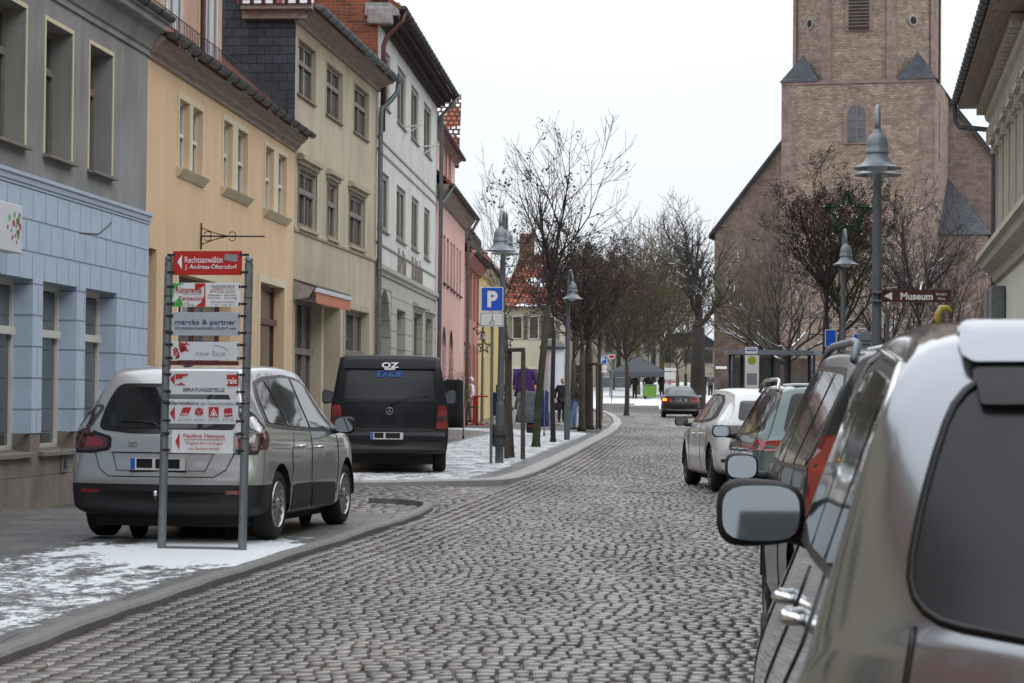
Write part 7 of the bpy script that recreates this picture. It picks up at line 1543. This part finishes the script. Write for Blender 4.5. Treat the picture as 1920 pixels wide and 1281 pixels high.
b=tb(1005,838); tree('tallest young bare tree, its trunk leaning right behind the stakes',b,th(b,205,1040),.085,.42,5,nmain=6,spread=.85,up=.9,tmat='bark_moss',group=gl,lean=(.6,0),kids=(6,6,4),seeds=70,wob=.12,twig=.0055,width=3.7)
b=tb(1037,829); tree('slender dark tree left of the single street lamp',b,th(b,330,1050),.06,.42,31,nmain=6,group=gl,seeds=150,kids=(5,5,4),twig=.005,width=2.4)
b=tb(1091,806); tree('bushy tree with brown seed clusters beside the man in jeans',b,th(b,395,1090),.10,.36,41,nmain=11,spread=1.15,tmat='bark_moss',group=gl,seeds=700,kids=(7,5,4),twig=.007,mat='bark_reddish') if bark('bark_reddish',(.05,.036,.029)) else None
b=tb(1103,803); tree('bushy tree with a thick bare trunk behind the man in jeans',b,th(b,410,1130),.15,.38,42,nmain=11,spread=1.1,group=gl,seeds=600,kids=(7,5,4),twig=.007,mat='bark_reddish')
b=tb(1123,800); tree('last young tree before the bend, inside dark stakes',b,th(b,430,1150),.07,.40,43,nmain=9,spread=1.1,group=gl,seeds=500,kids=(7,6,4),twig=.008,mat='bark_reddish')
gb='bare trees beyond the end of the street'
def far(label,u,Y,vt,r0,fork,seed,**k):
    base=Vector((XA(u,Y),Y,zg(Y) if Y<150 else 1.0+(Y-150)*.03)); tree(label,base,P(u,vt,Y).z-base.z,r0,fork,seed,group=gb,**k)
far('dark bushy tree behind the bend with thick brown seed clusters',1075,105,420,.12,.3,51,nmain=11,seeds=900,kids=(8,6,5),twig=.011,spread=1.2,mat='bark_reddish')
far('tree with purplish twigs behind the small blue P sign',1175,118,455,.12,.28,52,nmain=12,seeds=700,kids=(8,6,5),twig=.012,spread=1.2,mat='bark_reddish')
far('olive twigged tree left above the tent',1195,170,400,.2,.22,53,nmain=12,kids=(8,7,5),twig=.016,mat='bark_olive',droop=.15,spread=1.1)
far('olive twigged tree straight above the tent peak',1240,176,385,.2,.22,54,nmain=12,kids=(8,7,5),twig=.016,mat='bark_olive',droop=.15,spread=1.1)
far('tall bare tree at the back left of the tent',1160,190,375,.2,.3,55,nmain=10,kids=(8,7,5),twig=.018,mat='bark_grey')
far('tall bare tree at the back between the tent and the old tree',1225,195,362,.2,.35,57,nmain=10,kids=(8,7,5),twig=.018,mat='bark_grey')
far('low olive thicket tree left of the old tree trunk',1270,172,470,.15,.15,58,nmain=12,kids=(8,7,5),twig=.016,mat='bark_olive',spread=1.2)
for _u,_Y,_v,_s,_l in ((1180,182,430,81,'olive tree deep in the thicket, left part'),(1215,186,440,82,'olive tree deep in the thicket, behind the tent peak'),(1255,184,420,83,'olive tree deep in the thicket, right of the tent'),(1285,188,450,84,'olive tree deep in the thicket, touching the old tree'),(1150,178,460,85,'olive tree deep in the thicket, farthest to the left')):
    far(_l,_u,_Y,_v,.14,.12,_s,nmain=13,kids=(8,7,5),twig=.02,mat='bark_olive',spread=1.15,width=5.5)
far('gnarled old tree with snow on its limbs left of the church',1308,150,345,.48,.36,61,nmain=6,kids=(7,6,5),mat='bark_snow',tmat='bark_dark',spread=.9,wob=.3,twig=.014,up=.6,leader=1)
far('snow lined tree in front of the church gable window',1475,128,430,.2,.3,62,nmain=9,kids=(7,6,5),mat='bark_snow',spread=1.3,wob=.28,twig=.011,up=.3,leader=0)
far('spreading bare tree against the church tower base',1725,95,312,.17,.34,63,nmain=11,kids=(8,6,5),mat='bark_snow',tmat='bark_moss',spread=1.15,wob=.2,twig=.010,width=6.2,seeds=250)
far('thicket like bare tree behind the museum sign',1790,110,430,.14,.25,64,nmain=11,kids=(8,6,5),mat='bark_grey',spread=1.2,wob=.2,twig=.011)
far('olive brown tree veiling the left part of the church gable',1405,138,395,.16,.22,91,nmain=12,kids=(8,7,5),twig=.013,mat='bark_olive',spread=1.15,width=5.5)
far('brown tree veiling the church wall left of the tower',1455,142,350,.18,.25,92,nmain=12,kids=(8,7,5),twig=.013,mat='bark_grey',spread=1.15,width=6,seeds=200)
far('bare tree filling the gap right of the tall lamp pole',1670,100,400,.14,.25,65,nmain=11,kids=(8,6,5),mat='bark_snow',spread=1.2,wob=.2,twig=.010,seeds=300)
far('brown clustered tree left of the single lamp in front of the church',1548,62,264,.10,.42,71,nmain=12,kids=(8,6,5),mat='bark_reddish',tmat='bark_dark',spread=1.05,twig=.007,seeds=1100)
far('mossy trunked tree right behind the single lamp',1577,66,330,.13,.40,72,nmain=10,kids=(7,6,5),mat='bark_moss',spread=1.1,twig=.007,seeds=500)
# ------------------------------------------------------------------ people
pm('skin',(.50,.29,.21),rough=.6); pm('hair_brown',(.06,.035,.02),rough=.8); pm('hair_grey',(.25,.24,.22),rough=.8)
def skinmesh(J,E,Rd,sub=2):
    me=bpy.data.meshes.new('figure'); ks=list(J); me.from_pydata([J[k] for k in ks],[(ks.index(a),ks.index(b)) for a,b in E],[]); o=bpy.data.objects.new('figure',me); COL.objects.link(o)
    m=o.modifiers.new('s','SKIN'); 
    for i,k in enumerate(ks):
        r=Rd.get(k,.05); me.skin_vertices[0].data[i].radius=r if isinstance(r,tuple) else (r,r); me.skin_vertices[0].data[i].use_root=(i==0)
    q=o.modifiers.new('u','SUBSURF'); q.levels=sub; q.render_levels=sub
    dg=bpy.context.evaluated_depsgraph_get(); r=bpy.data.meshes.new_from_object(o.evaluated_get(dg)); mb=MB(); mb.add([tuple(v.co) for v in r.vertices],[tuple(p.vertices) for p in r.polygons]); bpy.data.objects.remove(o); bpy.data.meshes.remove(r); bpy.data.meshes.remove(me); return mb
def person(label,loc,heading,H,legs,arms,top,bottom,hair='hair_brown',hat=None,lean=0,head_turn=0,coat=0,shoes='trim_black',group=None):
    """legs: two (knee, foot) offsets; arms: two (elbow, hand) offsets - x right, y forward, as fractions of height"""
    t=thing('person',label,'person',loc,heading,group); s=H
    V=lambda x,y,z:(x*s,y*s,z*s)
    J={'pel':V(0,0,.53),'waist':V(0,lean*.3,.62),'chest':V(0,lean*.7,.74),'neck':V(0,lean,.835),'head0':V(0,lean*1.08,.865)}
    E=[('pel','waist'),('waist','chest'),('chest','neck'),('neck','head0')]; Rd={'pel':(.085*s,.06*s),'waist':(.075*s,.055*s),'chest':(.09*s,.06*s),'neck':.032*s,'head0':.03*s}
    for i,sg in enumerate((-1,1)):
        (kx,ky,kz),(fx,fy,fz)=legs[i]; J[f'hip{i}']=V(sg*.05,0,.50); J[f'kn{i}']=V(kx,ky,kz); J[f'an{i}']=V(fx,fy,fz); J[f'toe{i}']=V(fx+.01*sg,fy+.085,max(.012,fz-.03)); E+=[('pel',f'hip{i}'),(f'hip{i}',f'kn{i}'),(f'kn{i}',f'an{i}'),(f'an{i}',f'toe{i}')]; Rd.update({f'hip{i}':.052*s,f'kn{i}':.033*s,f'an{i}':.022*s,f'toe{i}':.018*s})
        (ex,ey,ez),(hx,hy,hz)=arms[i]; J[f'sh{i}']=V(sg*.105,lean*.85,.805); J[f'el{i}']=V(ex,ey,ez); J[f'wr{i}']=V(hx,hy,hz); E+=[('chest',f'sh{i}'),(f'sh{i}',f'el{i}'),(f'el{i}',f'wr{i}')]; Rd.update({f'sh{i}':.038*s,f'el{i}':.026*s,f'wr{i}':.017*s})
        d=Vector(J[f'wr{i}'])-Vector(J[f'el{i}']); d.normalize(); w=Vector(J[f'wr{i}']); J[f'pa{i}']=tuple(w+d*.045*s); E.append((f'wr{i}',f'pa{i}')); Rd[f'pa{i}']=(.020*s,.012*s)
    body=skinmesh(J,E,Rd)
    for i in (0,1): # fingers and thumb
        w=Vector(J[f'pa{i}']); d=(w-Vector(J[f'wr{i}'])).normalized(); sx=Vector((1,0,0)).cross(d); sx=sx.normalized() if sx.length>.1 else Vector((0,1,0))
        for k,l in enumerate((.040,.046,.043,.034)):
            o_=sx*(k-1.5)*.0095*s; body.tube([w+o_,w+o_+d*l*.5*s,w+o_+d*l*s+Vector((0,.006*s,-.004*s))],[.0052*s,.005*s,.0035*s],6)
        body.tube([w-d*.03*s+sx*.015*s,w-d*.01*s+sx*.03*s,w+d*.008*s+sx*.033*s],[.006*s,.0055*s,.004*s],6)
    hc=Vector(V(0,lean*1.15,.93)); bm=bmesh.new(); bmesh.ops.create_uvsphere(bm,u_segments=18,v_segments=14,radius=1)
    Rt=Matrix.Rotation(head_turn,3,'Z')
    for v in bm.verts:
        p=v.co.copy(); x,y,z=p
        if z<-.2: x*=1-.22*(-z); y*=1-.1*(-z)
        if y>.85 and -.25<z<.15: y+=.16*(1-abs(z+.05)*4) if abs(x)<.2 else 0
        if y>.7 and .0<z<.25 and .2<abs(x)<.5: y-=.08
        if y>.8 and -.5<z<-.38 and abs(x)<.35: y-=.05
        if abs(x)>.93 and abs(z)<.25: x*=1.12
        v.co=hc+Rt@Vector((x*.044*s,y*.056*s,z*.068*s))
    body.bm(bm); obj('body',body,'skin',t,smooth=True)
    bm=bmesh.new(); bmesh.ops.create_uvsphere(bm,u_segments=16,v_segments=12,radius=1); kill=[v for v in bm.verts if v.co.z<(.35 if v.co.y>.1 else -.35)]; bmesh.ops.delete(bm,geom=kill,context='VERTS')
    for v in bm.verts: v.co=hc+Vector((0,0,.003*s))+Rt@Vector((v.co.x*.049*s,v.co.y*.061*s-.002*s,v.co.z*.073*s))
    obj('hair' if not hat else 'cap',MB().bm(bm),hat or hair,t,smooth=True)
    up=['chest','waist','pel','neck','sh0','el0','wr0','sh1','el1','wr1']; Ju={k:J[k] for k in up}; Ju['neck']=tuple(Vector(J['chest']).lerp(Vector(J['neck']),.85)); Ju['hem']=V(0,0,.46-coat); 
    for i in (0,1): Ju[f'wr{i}']=tuple(Vector(J[f'el{i}']).lerp(Vector(J[f'wr{i}']),.93))
    Eu=[('pel','waist'),('waist','chest'),('chest','neck'),('pel','hem')]+[e for i in (0,1) for e in (('chest',f'sh{i}'),(f'sh{i}',f'el{i}'),(f'el{i}',f'wr{i}'))]
    Ru={'pel':(.112*s,.085*s),'waist':(.105*s,.08*s),'chest':(.115*s,.08*s),'neck':.05*s,'hem':(.112*s,.088*s)}
    for i in (0,1): Ru.update({f'sh{i}':.052*s,f'el{i}':.042*s,f'wr{i}':.030*s})
    obj('jacket',skinmesh(Ju,Eu,Ru),top,t,smooth=True)
    lo=['pel','hip0','kn0','an0','hip1','kn1','an1']; El=[('pel','hip0'),('hip0','kn0'),('kn0','an0'),('pel','hip1'),('hip1','kn1'),('kn1','an1')]; Rl={'pel':(.095*s,.07*s)}
    for i in (0,1): Rl.update({f'hip{i}':.064*s,f'kn{i}':.045*s,f'an{i}':.036*s})
    obj('trousers',skinmesh({k:J[k] for k in lo},El,Rl),bottom,t,smooth=True)
    for i in (0,1): a=Vector(J[f'an{i}']); b_=Vector(J[f'toe{i}']); obj('shoe',MB().tube([a+Vector((0,-.02*s,-.012*s)),a+Vector((0,.01*s,-.01*s)),b_],[.022*s,.027*s,.022*s],8),shoes,t,smooth=True)
    return t
pm('jacket_olive',(.06,.048,.032),rough=.85,var=.3,vs=5); pm('jeans',(.13,.22,.36),rough=.85,var=.35,vs=7); pm('cloth_dark',(.018,.018,.02),rough=.9); pm('cloth_navy',(.012,.018,.05),rough=.85); pm('cloth_grey',(.07,.075,.08),rough=.9); pm('cloth_beige',(.3,.26,.2),rough=.9); pm('cloth_red',(.2,.02,.02),rough=.9)
ST=(((-.055,.0,.28),(-.06,-.02,.035)),((.055,.01,.28),(.06,0,.035)))
WK=(((-.055,.09,.29),(-.05,.02,.05)),((.055,-.02,.28),(.055,-.15,.08)))
AR=(((-.16,-.02,.65),(-.16,.05,.52)),((.16,-.02,.65),(.16,.05,.52)))
b=G(1076,805,.06); person('man in a dark olive jacket and light blue jeans leaning over beside the tree trunks',b,R(-62),1.74,(((-.06,.05,.28),(-.08,.05,.035)),((.06,-.06,.29),(.07,-.14,.04))),(((-.17,.10,.66),(-.16,.16,.55)),((.16,-.03,.66),(.17,.04,.54))),'jacket_olive','jeans','hair_brown',lean=.13,head_turn=R(20))
b=G(1056,786,.06); person('person in a long dark coat carrying a bag behind the single street lamp',(XA(1053,90),90,zg(90)+.06),R(-160),1.66,ST,AR,'cloth_dark','cloth_dark','hair_grey',coat=.06,lean=.06)
o=thing('hand_bag','dark hand bag held by the person in the long coat','bag',(XA(1046,89.9),89.9,zg(90)+.5)); obj('bag',MB().bevbox((-.15,-.06,0),(.15,.06,.3),.03),'cloth_dark',o,smooth=True); obj('strap',MB().tube([(-.08,0,.29),(-.05,0,.42),(.05,0,.42),(.08,0,.29)],.012,6),'cloth_dark',o)
person('person in navy striding past the lamp pole',(XA(952,128),128,zg(128)),R(60),1.72,WK,(((-.15,.06,.66),(-.13,.14,.56)),((.15,-.06,.66),(.15,-.1,.54))),'cloth_navy','cloth_navy','hair_brown',hat='cloth_grey',lean=.05)
person('person in black with an orange glow standing left of the pair by the church',(XA(1320,172),172,1.0+.035*22),R(150),1.7,ST,(((-.15,.04,.66),(-.05,.12,.72)),((.15,.0,.65),(.14,.06,.54))),'cloth_dark','cloth_dark',lean=.02)
person('person in grey standing right of the pair by the church',(XA(1332,170),170,1.0+.035*20),R(-170),1.74,ST,AR,'cloth_grey','cloth_dark',hat='cloth_dark')
for i,(u,lab,tp) in enumerate(((1190,'person in dark clothes under the left of the tent','cloth_dark'),(1212,'customer in black at the green stall, bending forward','cloth_dark'),(1222,'customer in grey behind the green stall','cloth_grey'),(1241,'person in black at the right tent leg','cloth_dark'))):
    Yp=165+i*.6; person(lab,(XA(u,Yp),Yp,1.0+(Yp-150)*.043-.05),R(150+i*60),1.68,ST,AR,tp,'cloth_dark',lean=.05+.04*(i==1))
person('person in a white hooded top by the red stand',(XA(883,88),88,zg(88)+.06),R(100),1.66,ST,AR,'white_p','cloth_beige',hat='white_p'); person('person in black in front of the yellow house door',(XA(927,112),112,zg(112)+.05),R(-170),1.7,ST,AR,'cloth_dark','cloth_dark')
# bins outside the yellow house
for i,(u,lab) in enumerate(((914,'dark wheeled bin with a yellow lid outside the yellow house'),(932,'dark low counter outside the yellow house'))):
    t=thing('wheeled_bin' if i==0 else 'counter_box',lab,'bin' if i==0 else 'counter',(XA(u,108),108,zg(108)+.05)); obj('body',MB().bevbox((-.28,-.3,.05),(.28,.3,1.0),.04),'plastic_black',t); obj('lid',MB().bevbox((-.3,-.32,1.0),(.3,.32,1.08),.03),'yellow' if i==0 else 'zinc_dark',t)
    obj('wheel',MB().tube([(-.3,.2,.1),(.3,.2,.1)],.1,12),'rubber',t) if i==0 else obj('plinth',MB().box((-.25,-.27,0),(.25,.27,.06)),'black_iron',t)
